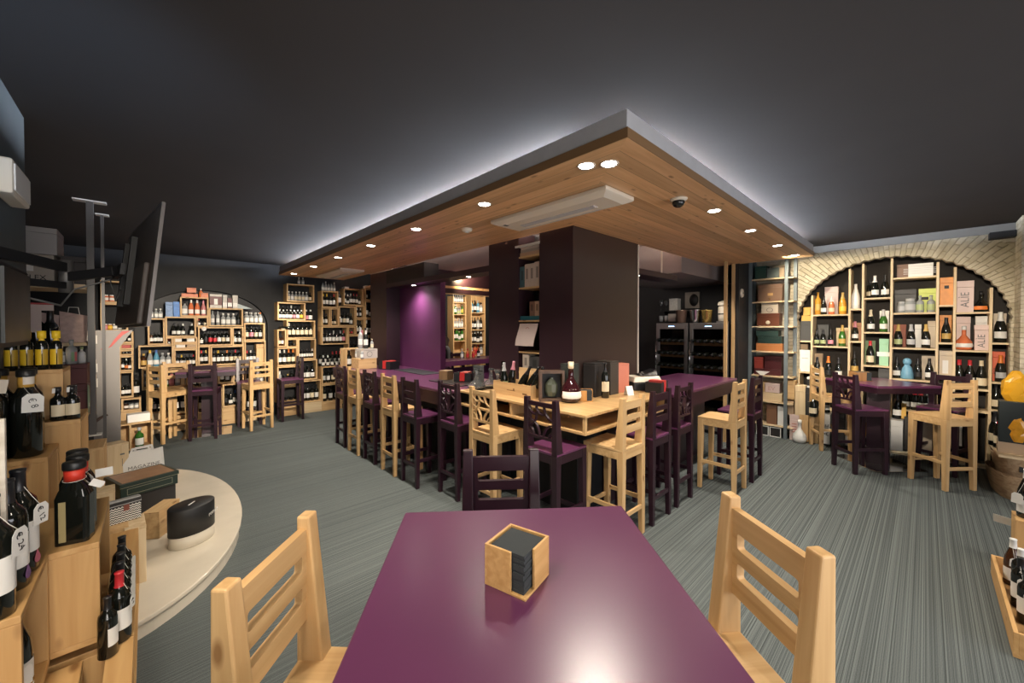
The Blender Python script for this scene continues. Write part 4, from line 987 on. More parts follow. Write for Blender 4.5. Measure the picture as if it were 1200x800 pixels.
# column 6
b = abox(6, 0, 1120.5, 1140.5, 329, PNK, 'tall pale pink box lettered ALIE on the upper right arch shelf', d=.14); face_text(b, 'ALÌE', .10, 0, .155, True)
ab(6, 0, 1149, 'Kok', 'round', 'dark flask bottle with orange label beside the tall pink box', .95)
b = abox(6, 1, 1142, 1159, 380.5, PNK, 'pale pink box lettered ALIE beside the rosé flask', d=.10); face_text(b, 'ALÌE', .085, 0, .115, True)
b = abox(6, 1, 1120.5, 1137, 371, PNK, 'pink box behind the rosé flask bottle', dx=.21, d=.08)
b = abox(6, 1, 1143, 1160, 370, WHITE, 'white printed box behind the pink lettered box', dx=.21, d=.08)
ab(6, 1, 1129.5, 'Oww', 'round', 'rosé flask bottle with white label in the arch', 1.12)
for i, (u, c) in enumerate(((1124.5, 'Kkr'), (1137, 'Kwr'), (1150.5, 'Kcc'))):
    ab(6, 2, u, c, 'burgundy', ('dark bottle with red cap and no pale label, low right bay', 'dark bottle with red cap and white label, low right bay', 'dark bottle with cream cap and cream label, low right bay')[i], 1.15)
# column 7
ab(7, 0, 1172, 'Kww', 'champagne', 'stout champagne bottle with copper foil in the last arch bay', 1.15)
abox(7, 0, 1164, 1179, 367, BOARDC, 'beige box behind the stout champagne bottle', dx=.2, d=.08)
b = abox(7, 1, 1163.5, 1178, 412, REDO, 'red orange box lettered upright in the last arch bay', dx=.16, d=.10); face_text(b, 'isie', .06, 0, .12, True, mat=INK, off=.03)
ab(7, 1, 1173, 'Kso', 'champagne', 'dark bottle with orange foil before the red orange box', 1.0, .08)
# things on the floor in front of the arch
def fbox(u0, v0, u1, v1, x, mat, label, name='carton', d=.2, z0=None, lid=None, cat='box'):
    y1, y0 = on(u0, 470, x=x).y, on(u1, 470, x=x).y; uc = (u0 + u1) / 2
    z = max(0.0, on(uc, v1, x=x).z) if z0 is None else z0
    return card_box(name, x, x + d, y0, y1, z, on(uc, v0, x=x).z, mat, label, cat, lid=lid)
XF = 7.06
LATTICE = flat('white_embossed_card', (.66, .66, .65), rough=.5, var=.05)
b = fbox(925.5, 486, 936.5, 516, XF, PNK, 'pink carton with rows of red print on the floor beside the steel rack')
for i in range(4): MB().box(-.1025, -.1005, -.03, .03, .12 + i * .04, .135 + i * .04).build('red_print', colour((.45, .2, .18)), b)
fbox(937, 486, 947.7, 517, XF, CRATE[2], 'plain wooden case on the floor behind the white decanter', 'wooden_case')
fbox(948.5, 487, 959, 519, XF, CRATE[2], 'framed wooden case on the floor under a champagne bottle', 'wooden_case')
b = fbox(964, 485, 973, 520, XF, WHITE, 'white upright carton lettered sideways behind the wooden stool'); face_text(b, 'ALÌE', .09, 0, .2, True)
fbox(931.5, 451.5, 943.7, 485.6, XF, PALE[2], 'tall pale wooden wine box standing on the pink carton', 'wooden_wine_box', d=.14, z0=on(930, 486, x=XF).z + .002)
b = fbox(944.2, 454.5, 957, 485.6, XF, DKC, 'black carton standing beside the tall pale wine box', d=.14, z0=on(942, 486, x=XF).z + .002); MB().box(-.0725, -.0705, -.04, .04, .20, .205).build('faint_line', colour((.3, .3, .3)), b)
b = fbox(945.5, 442, 957.5, 454, XF, WHITE, 'white framed black box on top of the black carton', d=.14, z0=on(950, 454.4, x=XF).z + .003); MB().box(-.0725, -.0705, -.06, .06, .03, .12).build('black_front', INK, b)
fbox(922.5, 446, 931, 468, XF + .02, CRATE[1], 'wooden case between the steel rack and the tall wine box', 'wooden_case', d=.2)
fbox(921.5, 470, 930, 485.6, XF + .02, TAN, 'tan carton under the wooden case by the steel rack', d=.2)
q = on(953.5, 486, x=XF - .02); bottle(XF - .06, q.y, on(953, 487, x=XF).z + .003, 'Kcc', 'champagne bottle with cream label standing on the framed case', None, 'champagne', 1.1)
bottle(XF + .12, on(968, 480, x=XF + .1).y, on(968, 485, x=XF).z + .003, 'Kwk', 'dark bottle standing on the white lettered carton', None, 'champagne', 1.0)
bottle(6.99, on(937, 514, x=6.99).y, 0, 'Www', 'white glazed decanter bottle on the carpet before wooden case', None, 'round', 1.25)
b = fbox(1043.5, 492.5, 1058.5, 528, 6.98, LATTICE, 'white embossed lattice carton on the floor behind the arch table', d=.2)
b = fbox(1015, 489, 1024.6, 514, 7.15, BOARDC, 'carton picturing an amber bottle behind the arch table', d=.12); MB().box(-.063, -.061, -.05, .05, .03, .22).build('amber_picture', GL['Y'], b)
q = 7.12; bottle(q, on(1051, 490, x=q).y, on(1051, 492.5, x=6.98).z + .003, 'Kwk', 'tall dark bottle on the white embossed carton', None, 'champagne', 1.05)
fbox(1056.5, 473, 1062, 488.5, 7.08, YEL, 'small yellow box beside the tall dark bottle', d=.06, z0=on(1059, 492.5, x=6.98).z + .003)
fbox(1072.5, 492, 1093, 527, 6.96, BOARDC, 'large beige carton on the floor under the arch table', d=.24)
fbox(1060, 489, 1072, 528, 7.02, DKC, 'black carton between the embossed and beige cartons', d=.2)
fbox(975, 484, 990, 521, 7.02, DKC, 'black carton behind the purple lattice stool', d=.2)
fbox(991, 487, 1013, 522, 7.02, flat('grey_card', (.28, .27, .26), rough=.6), 'grey carton behind the purple lattice stool', d=.2)
b = fbox(1116, 497, 1128, 522, 7.0, WHITE, 'white carton by the wall under the wooden stool seat', d=.14)
fbox(1096, 490, 1114, 529, 7.02, DKC, 'black carton on the floor behind the wooden stool', d=.2)
fbox(1116, 470, 1127, 496.6, 7.02, TAN, 'brown paper wrapped box on the white carton by the wall', d=.12, z0=on(1122, 497, x=7.0).z + .003)
for i, (u, c) in enumerate(((1072, 'Kwr'), (1079, 'Kwr'), (1086, 'Kwk'), (1062, 'Kwk'), (1095, 'Kck'))):
    x = XS + .08; bottle(x, on(u, 470, x=x).y, SZ[4][4] + .001, c, 'dark bottle on the lowest shelf under the arch table, %s from left' % ORD[{1062: 0, 1072: 1, 1079: 2, 1086: 3, 1095: 4}[u]], None, 'champagne', .9)
for i, u in enumerate((1020, 1030, 1038)):
    x = XS + .08; bottle(x, on(u, 470, x=x).y, SZ[3][3] + .001, 'Kwk', 'white labelled bottle behind the purple stool under the table, %s from left' % ORD[i], None, 'champagne', .85)
for i, u in enumerate((1167, 1178)):
    x = XS + .08; bottle(x, on(u, 470, x=x).y, SZ[7][2] + .001, 'Kck', ('dark bottle low in the last arch bay, inner one', 'dark bottle low in the last arch bay, outer one')[i], None, 'burgundy', 1.0)
PZ_ = .112
# ================================================================== stepped wooden display by the left wall
def ocrate(x0, x1, y0, y1, z0, z1, label, mats=STAIN, tb=.02, openx=True, name='display_crate', back=True, rz=0):
    """display crate with closed ends, open towards the aisle (+X)"""
    t = tag(empty(name, ((x0 + x1) / 2, (y0 + y1) / 2, z0), rz), label, 'crate', 'stepped wooden display crates')
    a, b, h = (x1 - x0) / 2, (y1 - y0) / 2, z1 - z0
    MB().box(-a, a, -b, b, 0, tb).build('bottom_board', mats[1], t, .002)
    MB().box(-a, a, -b, b, h - tb, h).build('top_board', mats[1], t, .002)
    MB().box(-a, a, -b, -b + tb, tb, h - tb).build('end_board', mats[2], t, .002)
    MB().box(-a, a, b - tb, b, tb, h - tb).build('end_board', mats[2], t, .002)
    if back: MB().box(-a, -a + tb, -b + tb, b - tb, tb, h - tb).build('back_board', mats[2], t, .002)
    return t
B0 = ocrate(-.50, -.235, 1.53, 1.895, .635, .985, 'lowest near display crate with priced bottles on top and one inside')
MN = ocrate(-.50, -.125, 1.905, 2.39, .635, .975, 'large plain display crate carrying red necked spirit bottles')
T1 = ocrate(-.50, -.318, 2.59, 2.87, .70, 1.14, 'display crate carrying black magnum bottles with tags')
T2 = ocrate(-.50, -.248, 2.89, 3.24, .60, 1.24, 'tall display crate carrying two small cream labelled bottles')
T0 = ocrate(-.50, -.312, 2.975, 3.235, 1.2405, 1.488, 'small display crate on top of the tall one carrying yellow labelled bottles')
LS = ocrate(-.50, -.045, 1.93, 2.95, .28, .60, 'long low display crate carrying a file of dark bottles', mats=STAIN)
LSB = ocrate(-.112, -.045, 1.30, 1.925, .28, .60, 'narrow end of the low display shelf at the aisle side', mats=STAIN, back=False)
LS2 = ocrate(-.50, -.165, 1.05, 1.895, .28, .60, 'display crate at the bottom edge beside dark bottles', mats=STAIN)
LF = ocrate(-.50, -.06, 1.05, 2.95, 0, .279, 'floor level display crate under the low ones', mats=STAIN)
F1 = ocrate(-.50, -.30, 2.60, 2.88, .601, .699, 'flat display crate under the magnum crate')
def price_tag(b, txt, lx, ly, lz, ang=0.0, size=.05, neck=None):
    """white price tag hanging from the bottle b, at bottle-local lx, ly, lz (front is -Y)"""
    w, h = size * .42, size * .55
    me = outline_mesh('price_tag', [[(-w, -h), (w, -h), (w, h * .6), (w * .55, h), (-w * .55, h), (-w, h * .6)]], .001, WHITE)
    o = link('price_tag', me, b); basis(o, (cos(ang), sin(ang), 0), (0.08, 0, 1), (lx, ly, lz))
    if txt:
        me = text_mesh(txt, size * .42, .0004, INK); q = link('lettering', me, o); q.matrix_local = Matrix.Translation((0, 0, .0009)) @ Matrix.Rotation(radians(-72), 4, 'Z')
    if neck: MB().tube([(lx, ly, lz + h * .8), ((lx + neck[0]) / 2, (ly + neck[1]) / 2, (lz + neck[2]) / 2 + .01), neck], .0008, 4).build('string', STRING, b)
# bottles on the lowest near crate
b0 = bottle(-.285, 1.565, .986, 'Kwk', 'front dark bottle with price tag reading 24 on lowest crate', None, 'bordeaux', 1.0, face=radians(-30), seg=24)
price_tag(b0, '€ 24', .016, -.044, .175, .15, .062, neck=(0, -.016, .25))
b1 = bottle(-.283, 1.70, .986, 'Kwk', 'dark bottle with violet drop mark under its label', None, 'bordeaux', 1.0, face=radians(-35), seg=24)
b2 = bottle(-.278, 1.80, .986, 'Kwk', 'dark bottle with pink drop mark and tag reading 12', None, 'bordeaux', 1.0, face=radians(-40), seg=24)
price_tag(b2, '€ 12', .016, -.044, .165, .15, .055, neck=(0, -.016, .25))
def drop(b, c):
    pts = [(.011 * cos(a), .012 * sin(a)) for a in [pi * .15 - i * pi * 1.3 / 12 for i in range(13)]] + [(0, .026)]
    o = link('drop_mark', outline_mesh('drop_mark', [pts], .0012, c), b); basis(o, (.94, .34, 0), (0, 0, 1), (.013, -.0362, .034))
drop(b1, colour((.18, .08, .22))); drop(b2, colour((.45, .12, .18)))
for i, (x, y) in enumerate(((-.36, 1.80), (-.37, 1.86))):
    b = bottle(x, y, .986, 'Kkb', 'dark capped bottle at the back of lowest crate, %s one' % ('nearer', 'farther')[i], None, 'bordeaux', 1.08, seg=18)
b = bottle(-.285, 1.72, .656, 'Kwk', 'dark bottle with gold striped label inside the lowest near crate', None, 'burgundy', 1.0, face=radians(-15), seg=24)
MB().lathe([(.0422, .045), (.0422, .058)], 12, a0=-pi / 2 - 1.1, a1=-pi / 2 + 1.1).build('gold_stripe', GOLD, b)
price_tag(b, '', -.03, -.040, .085, -.3, .05, neck=(-.01, -.018, .22))
# white washed board at the near edge
wb = tag(empty('wooden_board', (-.50, 1.64, .9862)), 'white washed wooden board standing at the near edge of the display', 'board')
MB().box(0, .228, -.009, .009, 0, .475).build('board', wood('white_washed', (.66, .61, .52), (.50, .44, .36), 0, rough=.8, knots=False), wb, .002)
MB().box(.0, .06, .0095, .03, 0, .02).build('foot', PALE[0], wb)
# square spirit bottles with red collars
def square_bottle(x, y, z, rz, label, s=1.0, red=True, strip=True):
    t = tag(empty('spirit_bottle', (x, y, z), rz), label, 'bottle'); t.scale = (s,) * 3
    a, b = .044, .036
    m = MB(); m.prism(rrect(-a, a, -b, b, .014), 0, .165)
    n = len(rrect(-a, a, -b, b, .014)); P0 = rrect(-a, a, -b, b, .014)
    rings = []
    for k_, z_ in ((1, .165), (.82, .19), (.42, .215), (.32, .225), (.32, .235)): rings.append([(px * k_ if k_ > .5 else (px * .3 / a * a * 1.0 if 0 else cos(atan2(py / b, px / a)) * .026), py * k_ if k_ > .5 else sin(atan2(py / b, px / a)) * .026, z_) for px, py in P0])
    for r0, r1 in zip(rings, rings[1:]):
        q = len(m.v); m.v += r0 + r1
        for i in range(n): j = (i + 1) % n; m.face([q + i, q + j, q + n + j, q + n + i], 0, True)
    m.build('bottle_body', GL['K'], t)
    MB().lathe([(.0, .222), (.027, .222), (.027, .262), (0, .262)], 20).build('collar', colour((.62, .04, .02) if red else (.55, .33, .08)), t)
    MB().lathe([(0, .262), (.030, .262), (.031, .266), (.031, .284), (.029, .288), (0, .288)], 20).build('cap', colour((.012, .012, .012), rough=.4), t)
    if strip: MB().box(-.030, -.012, -b - .0012, -b + .001, .012, .155).build('side_label', colour((.32, .26, .12)), t)
    MB().tube([(.03 * cos(q_), .030 * sin(q_), .224 + .004 * sin(q_)) for q_ in [i * pi / 6 for i in range(13)]], .0009, 4).build('string', STRING, t)
    return t
sq = square_bottle(-.185, 1.975, .976, radians(-12), 'square black bottle with red collar and cap on plain crate', .93)
for dx_, an in ((.062, .5),):
    o = link('price_tag', outline_mesh('price_tag', [[(-.018, -.012), (.018, -.012), (.022, 0), (.018, .012), (-.018, .012)]], .001, WHITE), sq); basis(o, (.6, .3, -.5), (.5, .2, .8), (.066, -.03, .205))
sq2 = square_bottle(-.185, 2.065, .976, radians(-8), 'second square bottle with red collar behind the front one', .93)
sq3 = square_bottle(-.195, 2.165, .976, radians(-15), 'third square bottle with loose white tag at the back', .92, strip=False)
o = link('price_tag', outline_mesh('price_tag', [[(-.026, -.016), (.026, -.016), (.026, .016), (-.026, .016)]], .001, WHITE), sq3); basis(o, (1, .2, .15), (0, .3, 1), (.085, -.02, .19))
# magnum bottles
for i, (x, y, tg, cl) in enumerate(((-.475, 2.64, 'card', 0), (-.385, 2.66, 'tag', 0), (-.395, 2.77, None, 1), (-.475, 2.77, None, 0))):
    lab = ('black magnum bottle with large paper card round its neck', 'black magnum bottle with white price tag and red topped sleeve', 'black magnum bottle behind the tagged one', 'black magnum bottle behind the carded one')[i]
    t = tag(empty('magnum_bottle', (x, y, 1.141), radians(-10)), lab, 'bottle')
    MB().lathe([(0, .003), (.040, 0), (.046, .006), (.046, .235), (.042, .26), (.028, .285), (.022, .30), (.022, .305), (0, .305)], 24).build('bottle_body', GL['K'], t)
    MB().lathe([(0, .300), (.0235, .300), (.0235, .345), (0, .345)], 20).build('collar', colour((.60, .34, .06)), t)
    MB().lathe([(0, .345), (.027, .345), (.028, .35), (.028, .374), (0, .378)], 20).build('cap', colour((.012, .012, .012), rough=.4), t)
    if tg == 'card':
        o = link('paper_card', outline_mesh('paper_card', [[(-.035, -.028), (.04, -.03), (.045, .028), (-.030, .030)]], .001, colour((.62, .55, .45))), t); basis(o, (1, .1, .0), (.2, -.1, 1), (.020, -.052, .318))
        for q_ in range(3): MB().box(-.02, .022, -.012 + q_ * .011, -.010 + q_ * .011, .0006, .0010).build('printed_line', GREYINK, o)
    if tg == 'tag':
        MB().lathe([(.024, .312), (.0245, .362)], 14, a0=-1.6, a1=.6).build('sleeve', colour((.66, .60, .52)), t)
        MB().lathe([(.0245, .362), (.026, .368)], 14, a0=-1.6, a1=.6).build('red_rim', colour((.6, .03, .06)), t)
        price_tag(t, '€ 8', .036, -.052, .235, .2, .072, neck=(.0, -.024, .305))
# small cream labelled bottles
for i, (x, y) in enumerate(((-.325, 2.925), (-.279, 2.93))):
    b = bottle(x, y, 1.241, 'Kck', ('small dark bottle with cream label, wall side', 'small dark bottle with cream label, aisle side')[i], 'small cream labelled bottles', 'spirit', .62, face=radians(-70), seg=20)
    o = link('price_tag', outline_mesh('price_tag', [[(-.009, -.02), (.009, -.02), (.009, .02), (-.009, .02)]], .001, WHITE), b); basis(o, (1, .2, 0), (0, -.2, 1), (-.03, -.035, .24))
gt = tag(empty('tasting_glass', (-.285, 3.0, 1.241)), 'small clear glass standing behind the cream labelled bottles', 'glass')
MB().lathe([(0, 0), (.016, 0), (.018, .16), (.0165, .16), (.014, .006), (0, .006)], 16).build('glass', CRYSTAL, gt)
# red boxes and green paper
card_box('wine_carton', -.76, -.385, 4.97, 5.20, .9105, 1.21, DRED, 'lower dark red carton on the crate beside the steel post', 'box')
card_box('wine_carton', -.76, -.385, 4.97, 5.20, 1.212, 1.38, DRED, 'upper dark red carton stacked on the lower one', 'box')
RC = ocrate(-1.0, -.405, 4.88, 5.26, .662, .909, 'display crate under the dark red cartons beside the steel post', mats=STAIN)
RC0 = ocrate(-1.0, -.63, 4.88, 5.26, 0.0, .661, 'lower display crate behind the steel post crate', mats=STAIN)
gp = tag(empty('hanging_card', (-.378, 5.0, .93)), 'pale green curved card hanging on the side of the red cartons', 'card')
me = outline_mesh('card', [[(-.08, 0), (.05, .03), (.08, .14), (.05, .25), (-.08, .275)]], .002, colour((.28, .42, .30))); o = link('card', me, gp); basis(o, (0, 1, 0), (0, 0, 1), (0, 0, 0))
MB().box(-.001, .004, -.02, -.012, .08, .11).build('hook', WHITE, gp)
# yellow labelled bottles
for i in range(4):
    b = bottle(-.337 - .0475 * i, 3.01, 1.4885, 'K-y', 'small yellow capped bottle with half round yellow label, %s from the aisle' % ORD[i], 'yellow labelled bottles on the high crate', 'tall', .53, face=radians(-80), seg=18)
    MB().lathe([(.0412, .045), (.0412, .19)], 10, a0=-pi / 2 - 1.5, a1=-pi / 2 - .1).build('half_round_label', colour((.78, .50, .02)), b)
    MB().lathe([(.0413, .045), (.0413, .19)], 8, a0=-pi / 2 + .05, a1=-pi / 2 + 1.2).build('dark_gold_label', colour((.42, .26, .02)), b)
    MB().lathe([(.0175, .29), (.029, .292), (.029, .362), (0, .364)], 16).build('yellow_cap', colour((.78, .52, .02)), b)
# taller bottles and papers on the red cartons
tb = bottle(-.60, 5.08, 1.381, 'K-k', 'tall slim black bottle on the upper red carton', None, 'tall', 1.32, seg=18)
pb = tag(bottle(-.68, 5.08, 1.381, 'K-k', 'black bottle wrapped with pink paper banner and red top', None, 'tall', 1.38, seg=18), 'black bottle wrapped with pink paper banner and red top', 'bottle')
MB().box(-.026, .026, -.045, -.0425, .20, .36).build('paper_banner', colour((.58, .46, .42)), pb)
MB().box(-.06, .075, -.047, -.0445, .33, .365).build('banner_arm', colour((.58, .46, .42)), pb)
MB().box(-.06, .075, -.046, .02, .366, .376).build('red_top', colour((.42, .03, .03)), pb)
lb = bottle(-.48, 5.05, 1.381, 'C--', 'clear bottle with green and red picture label beside the tall black bottle', None, 'spirit', .8, seg=18)
bottle(-.425, 5.10, 1.381, 'Wwg', 'small white bottle with green cap at the edge of the red carton', None, 'spirit', .55, seg=16)
bottle(-.54, 5.02, 1.381, 'Cww', 'small clear bottle with white label on the red carton', None, 'spirit', .62, seg=16)
MB().box(-.012, .012, -.0452, -.044, .03, .13).build('green_label', colour((.2, .34, .16)), lb); MB().box(.012, .03, -.0452, -.043, .03, .13).build('red_label', colour((.6, .1, .1)), lb)

# ================================================================== platform and what stands on it
PZ = .112
pf = tag(empty('stone_platform', (-.3, 4.2, 0)), 'curved cream marble platform on the carpet by the left display', 'platform')
pts = []
for i in range(33):
    a = -pi / 2 + pi * i / 32
    pts.append((-.45 + 1.06 * cos(a) ** .85 if cos(a) > 1e-6 else -.45, 4.42 + 1.62 * sin(a)))
poly = pts + [(-.60, 6.04), (-.60, 2.96), (-.45, 2.96)]
def shrink(pl, k): return [(-.3 + (x + .3) * k if x > -.4 else x, 4.42 + (y - 4.42) * k) for x, y in pl]
kid(MB().prism(shrink(poly, .985), 0, PZ - .03), 'riser', MARBLE, pf)
kid(MB().prism(poly, PZ - .03, PZ), 'top_slab', MARBLE, pf, .006)
# metal shelving by the left wall: post, shelf board with cartons
px_, py_ = -.35, 5.10
q = on(109, 510, z=.66); px_, py_ = q.x, q.y
rk = tag(empty('steel_shelving', (px_, py_, 0)), 'grey steel shelving post with wooden shelf by the left wall', 'shelf unit')
kid(MB().box(px_ - .024, px_ + .024, py_ - .02, py_ + .02, .665, CZ - .012), 'post', STEEL, rk)
kid(MB().box(px_ - .06, px_ + .06, py_ - .05, py_ + .05, .6605, .672), 'foot_plate', WHITE, rk)
kid(MB().box(px_ - .11, px_ + .11, py_ - .05, py_ + .05, CZ - .012, CZ - .001), 'ceiling_plate', WHITE, rk)
kid(MB().box(px_ + .035, px_ + .06, py_ + .55, py_ + .58, 0, CZ - .012), 'post', STEEL, rk)
kid(MB().box(px_ - .0, px_ + .10, py_ + .52, py_ + .62, CZ - .012, CZ - .001), 'ceiling_plate', WHITE, rk)
kid(MB().box(-1.25, px_ - .036, py_ - .03, py_ + .6, 2.055, 2.10), 'shelf_board', PALE[0], rk)
kid(MB().box(-1.25, px_ - .036, py_ + .05, py_ + .6, 1.52, 1.55), 'shelf_board', PALE[0], rk)
kid(MB().box(-1.25, px_ - .036, py_ + .58, py_ + .6, .3, 1.5), 'back_sheet', BLACK, rk)
wcar = card_box('carton', -.99, -.60, py_ + .02, py_ + .42, 2.36, 2.60, flat('white_carton', (.40, .38, .37), rough=.7, var=.05), 'large white carton on top of the open box on the left shelf', 'box')
oc = tag(empty('carton', (-.78, py_ + .22, 2.101)), 'open pale box lettered FLEX on the left wooden shelf', 'box')
MB().box(-.16, .16, -.2, .2, 0, .255).build('body', flat('pale_carton', (.42, .37, .31), rough=.7, var=.05), oc, .003)
o = link('lettering', text_mesh('FLEX', .06, .0006, INK), oc); basis(o, (1, 0, 0), (0, 0, 1), (.05, -.2015, .045))
MB().box(-.08, .04, -.202, -.2002, .10, .20).build('white_label', WHITE, oc)
card_box('carton', -.575, -.42, py_ + .02, py_ + .35, 2.101, 2.36, flat('brown_black_carton', (.035, .027, .025), rough=.6), 'dark brown carton on the left wooden shelf', 'box')
for i, (x, m_) in enumerate(((-.70, (.55, .40, .36)), (-.52, (.50, .36, .32)))):
    g = tag(empty('paper_bag', (x, py_ + .2, 1.5505)), ('flowered pink paper bag on the lower left shelf, wall side', 'flowered pink paper bag on the lower left shelf, beside the post')[i], 'bag')
    MB().hexa([(-.08, -.05, 0), (.08, -.05, 0), (.08, .05, 0), (-.08, .05, 0), (-.09, -.012, .30), (.09, -.012, .26), (.09, .012, .26), (-.09, .012, .30)]).build('bag', flat('flowered_paper_%d' % i, m_, rough=.7, var=.35, vscale=28), g)
    MB().tube([(-.04, 0, .27), (-.03, 0, .34), (.03, 0, .34), (.04, 0, .26)], .003, 5).build('handle', WHITE, g)
for i, x in enumerate((-.95, -.86)):
    bottle(x, py_ + .2, 1.551, 'Cww' if i else 'Cwg', ('white bottle with green cap on the lower left shelf', 'white bottle with white cap on the lower left shelf')[i], None, 'spirit', .9)
# crate under the post, boxes along the platform
PALEB = PALE
def frontbox(u0, u1, vt, vb, z0, mats, label, depth, name='wooden_box', openx=False, rz=0.0, d=None, lid=True):
    """box standing at height z0 whose near face bottom is seen at row vb"""
    p0, p1 = on(u0, vb, z=z0), on(u1, vb, z=z0); dd = (p0 - C0).dot(FW)
    p1 = at(u1, vb, dd); w = (Vector(p1) - Vector(p0)).length
    zt = at((u0 + u1) / 2, vt, dd).z
    mid_ = (Vector(p0) + Vector(p1)) / 2
    return mid_, w, zt - z0
w1 = ocrate(-.62, -.287, 4.87, 5.25, PZ + .001, .66, 'tall display crate under the steel post', mats=CRATE)
bw = bottle(-.37, 5.02, PZ + .30, 'Kwd', 'small bottle with white tag inside the crate under the steel post', None, 'spirit', .9)
MB().box(-.60, -.30, 4.9, 5.22, PZ + .27, PZ + .299).build('shelf_board', CRATE[1], w1).matrix_parent_inverse = Matrix.Translation(w1.location).inverted()
def upbox(cx, cy, w, d, h, z0, rz, mat, label, name='wooden_box', cat='box', lid=None, mark=False):
    t = tag(empty(name, (cx, cy, z0 + .0008), rz), label, cat)
    MB().box(-w / 2, w / 2, -d / 2, d / 2, 0, h * .94).build('body', mat, t, .002)
    MB().box(-w / 2 - .001, w / 2 + .001, -d / 2 - .001, d / 2 + .001, h * .94 + .001, h).build('lid', lid or mat, t, .002)
    return t
RZC = radians(3)      # faces turned to the aisle corner
q = at(139, 560, 4.05); wb2 = upbox(q.x - .03, q.y + .1, .17, .15, .365, PZ, radians(22), PALE[2], 'upright pale wine box with small printed marks on the platform')
MB().box(.015, .05, -.0765, -.075, .24, .255).build('printed_mark', GREYINK, wb2); MB().box(.03, .034, -.0765, -.075, .12, .20).build('printed_mark', GREYINK, wb2)
# open crate on the floor with a green bottle, white box and tin on top
oc_ = tag(empty('wine_crate', (.0, 6.05, 0), radians(8)), 'open wooden crate on the carpet with a green bottle inside', 'crate')
oc_.location = (*at(151, 530, 5.45).xy, 0)
for nm, a in (('bottom_board', (-.23, .23, -.16, .16, 0, .02)), ('top_board', (-.23, .23, -.16, .16, .35, .37)), ('side_board', (-.23, -.21, -.16, .16, .02, .35)), ('side_board', (.21, .23, -.16, .16, .02, .35)), ('back_board', (-.21, .21, .14, .16, .02, .35)), ('divider', (-.01, .01, -.16, .14, .02, .35))):
    MB().box(*a).build(nm, CRATE[1], oc_)
L_ = oc_.location
bottle(L_.x + .11, L_.y - .12, .021, 'Gws', 'green bottle with silver cap inside the open floor crate', None, 'spirit', 1.05)
t = upbox(L_.x + .10, L_.y - .02, .23, .16, .11, .371, radians(6), WHITE, 'white box lying on the open floor crate', 'carton')
t = tag(empty('tin_canister', (L_.x - .13, L_.y + .04, .3715)), 'brushed metal canister beside the white box on the floor crate', 'canister')
MB().lathe([(0, 0), (.055, 0), (.055, .13), (0, .13)], 20).build('body', BRUSH, t); MB().lathe([(0, .131), (.057, .131), (.057, .15), (0, .152)], 20).build('lid', BRUSH, t)
# bag lettered MAGAZINE
q = at(167, 553, 4.24); mg = tag(empty('carrier_bag', (q.x, q.y, PZ + .001), radians(12)), 'white carrier bag lettered MAGAZINE with cut handles on the platform', 'bag')
hole = rrect(-.075, .045, .245, .265, .008)
me = outline_mesh('front_sheet', [[(-.155, 0), (.165, 0), (.145, .235), (.07, .225), (.055, .285), (-.085, .285), (-.105, .225), (-.155, .222)], hole], .003, WHITE)
o = link('front_sheet', me, mg); basis(o, (1, 0, 0), (0, .12, 1), (0, -.03, 0))
o = link('back_sheet', me, mg); basis(o, (1, 0, 0), (0, -.10, 1), (.035, .06, 0))
MB().box(-.15, .155, -.028, .058, .0, .004).build('bottom', WHITE, mg)
for s in (-1, 1): MB().hexa([(s * .152 + .002, -.028, .002), (s * .152 + .006, -.028, .002), (s * .152 + .006, .058, .002), (s * .152 + .002, .058, .002), (s * .145 + .002, -.004, .21), (s * .145 + .006, -.004, .21), (s * .145 + .006, .038, .21), (s * .145 + .002, .038, .21)]).build('gusset', WHITE, mg)
o = link('lettering', text_mesh('MAGAZINE', .052, .0005, GREYINK), mg); basis(o, (1, 0, 0), (0, .12, 1), (.01, -.0255, .075))
# black box with green lidded box
q = at(170, 605, 3.27)
bb = upbox(q.x - .01, q.y + .10, .36, .24, .215, PZ, radians(18), DKC, 'black box on the platform under the green gift box', 'carton')
gb = tag(empty('gift_box', (q.x - .015, q.y + .10, PZ + .217), radians(18)), 'dark green gift box with copper picture lid on black box', 'box')
GRN = flat('dark_green_card', (.014, .030, .024), rough=.35, var=.1)
MB().box(-.215, .215, -.15, .15, 0, .085).build('body', GRN, gb, .004)
MB().box(-.222, .222, -.157, .157, .0855, .12).build('lid', GRN, gb, .004)
MB().box(-.195, .195, -.132, .132, .1195, .1215).build('copper_picture', flat('copper_picture', (.42, .24, .14), rough=.3, metal=.35, var=.4, vscale=9), gb)
MB().box(-.17, .17, -.1515, -.150, .018, .022).box(-.17, .17, -.1515, -.150, .066, .07).box(-.17, -.166, -.1515, -.150, .022, .066).box(.166, .17, -.1515, -.150, .022, .066).build('gold_border', colour((.22, .22, .16)), gb)
MB().box(-.222, .222, -.1575, -.156, .088, .091).build('gold_line', colour((.30, .28, .18)), gb)
gb.scale = (.86, 1.12, .95)
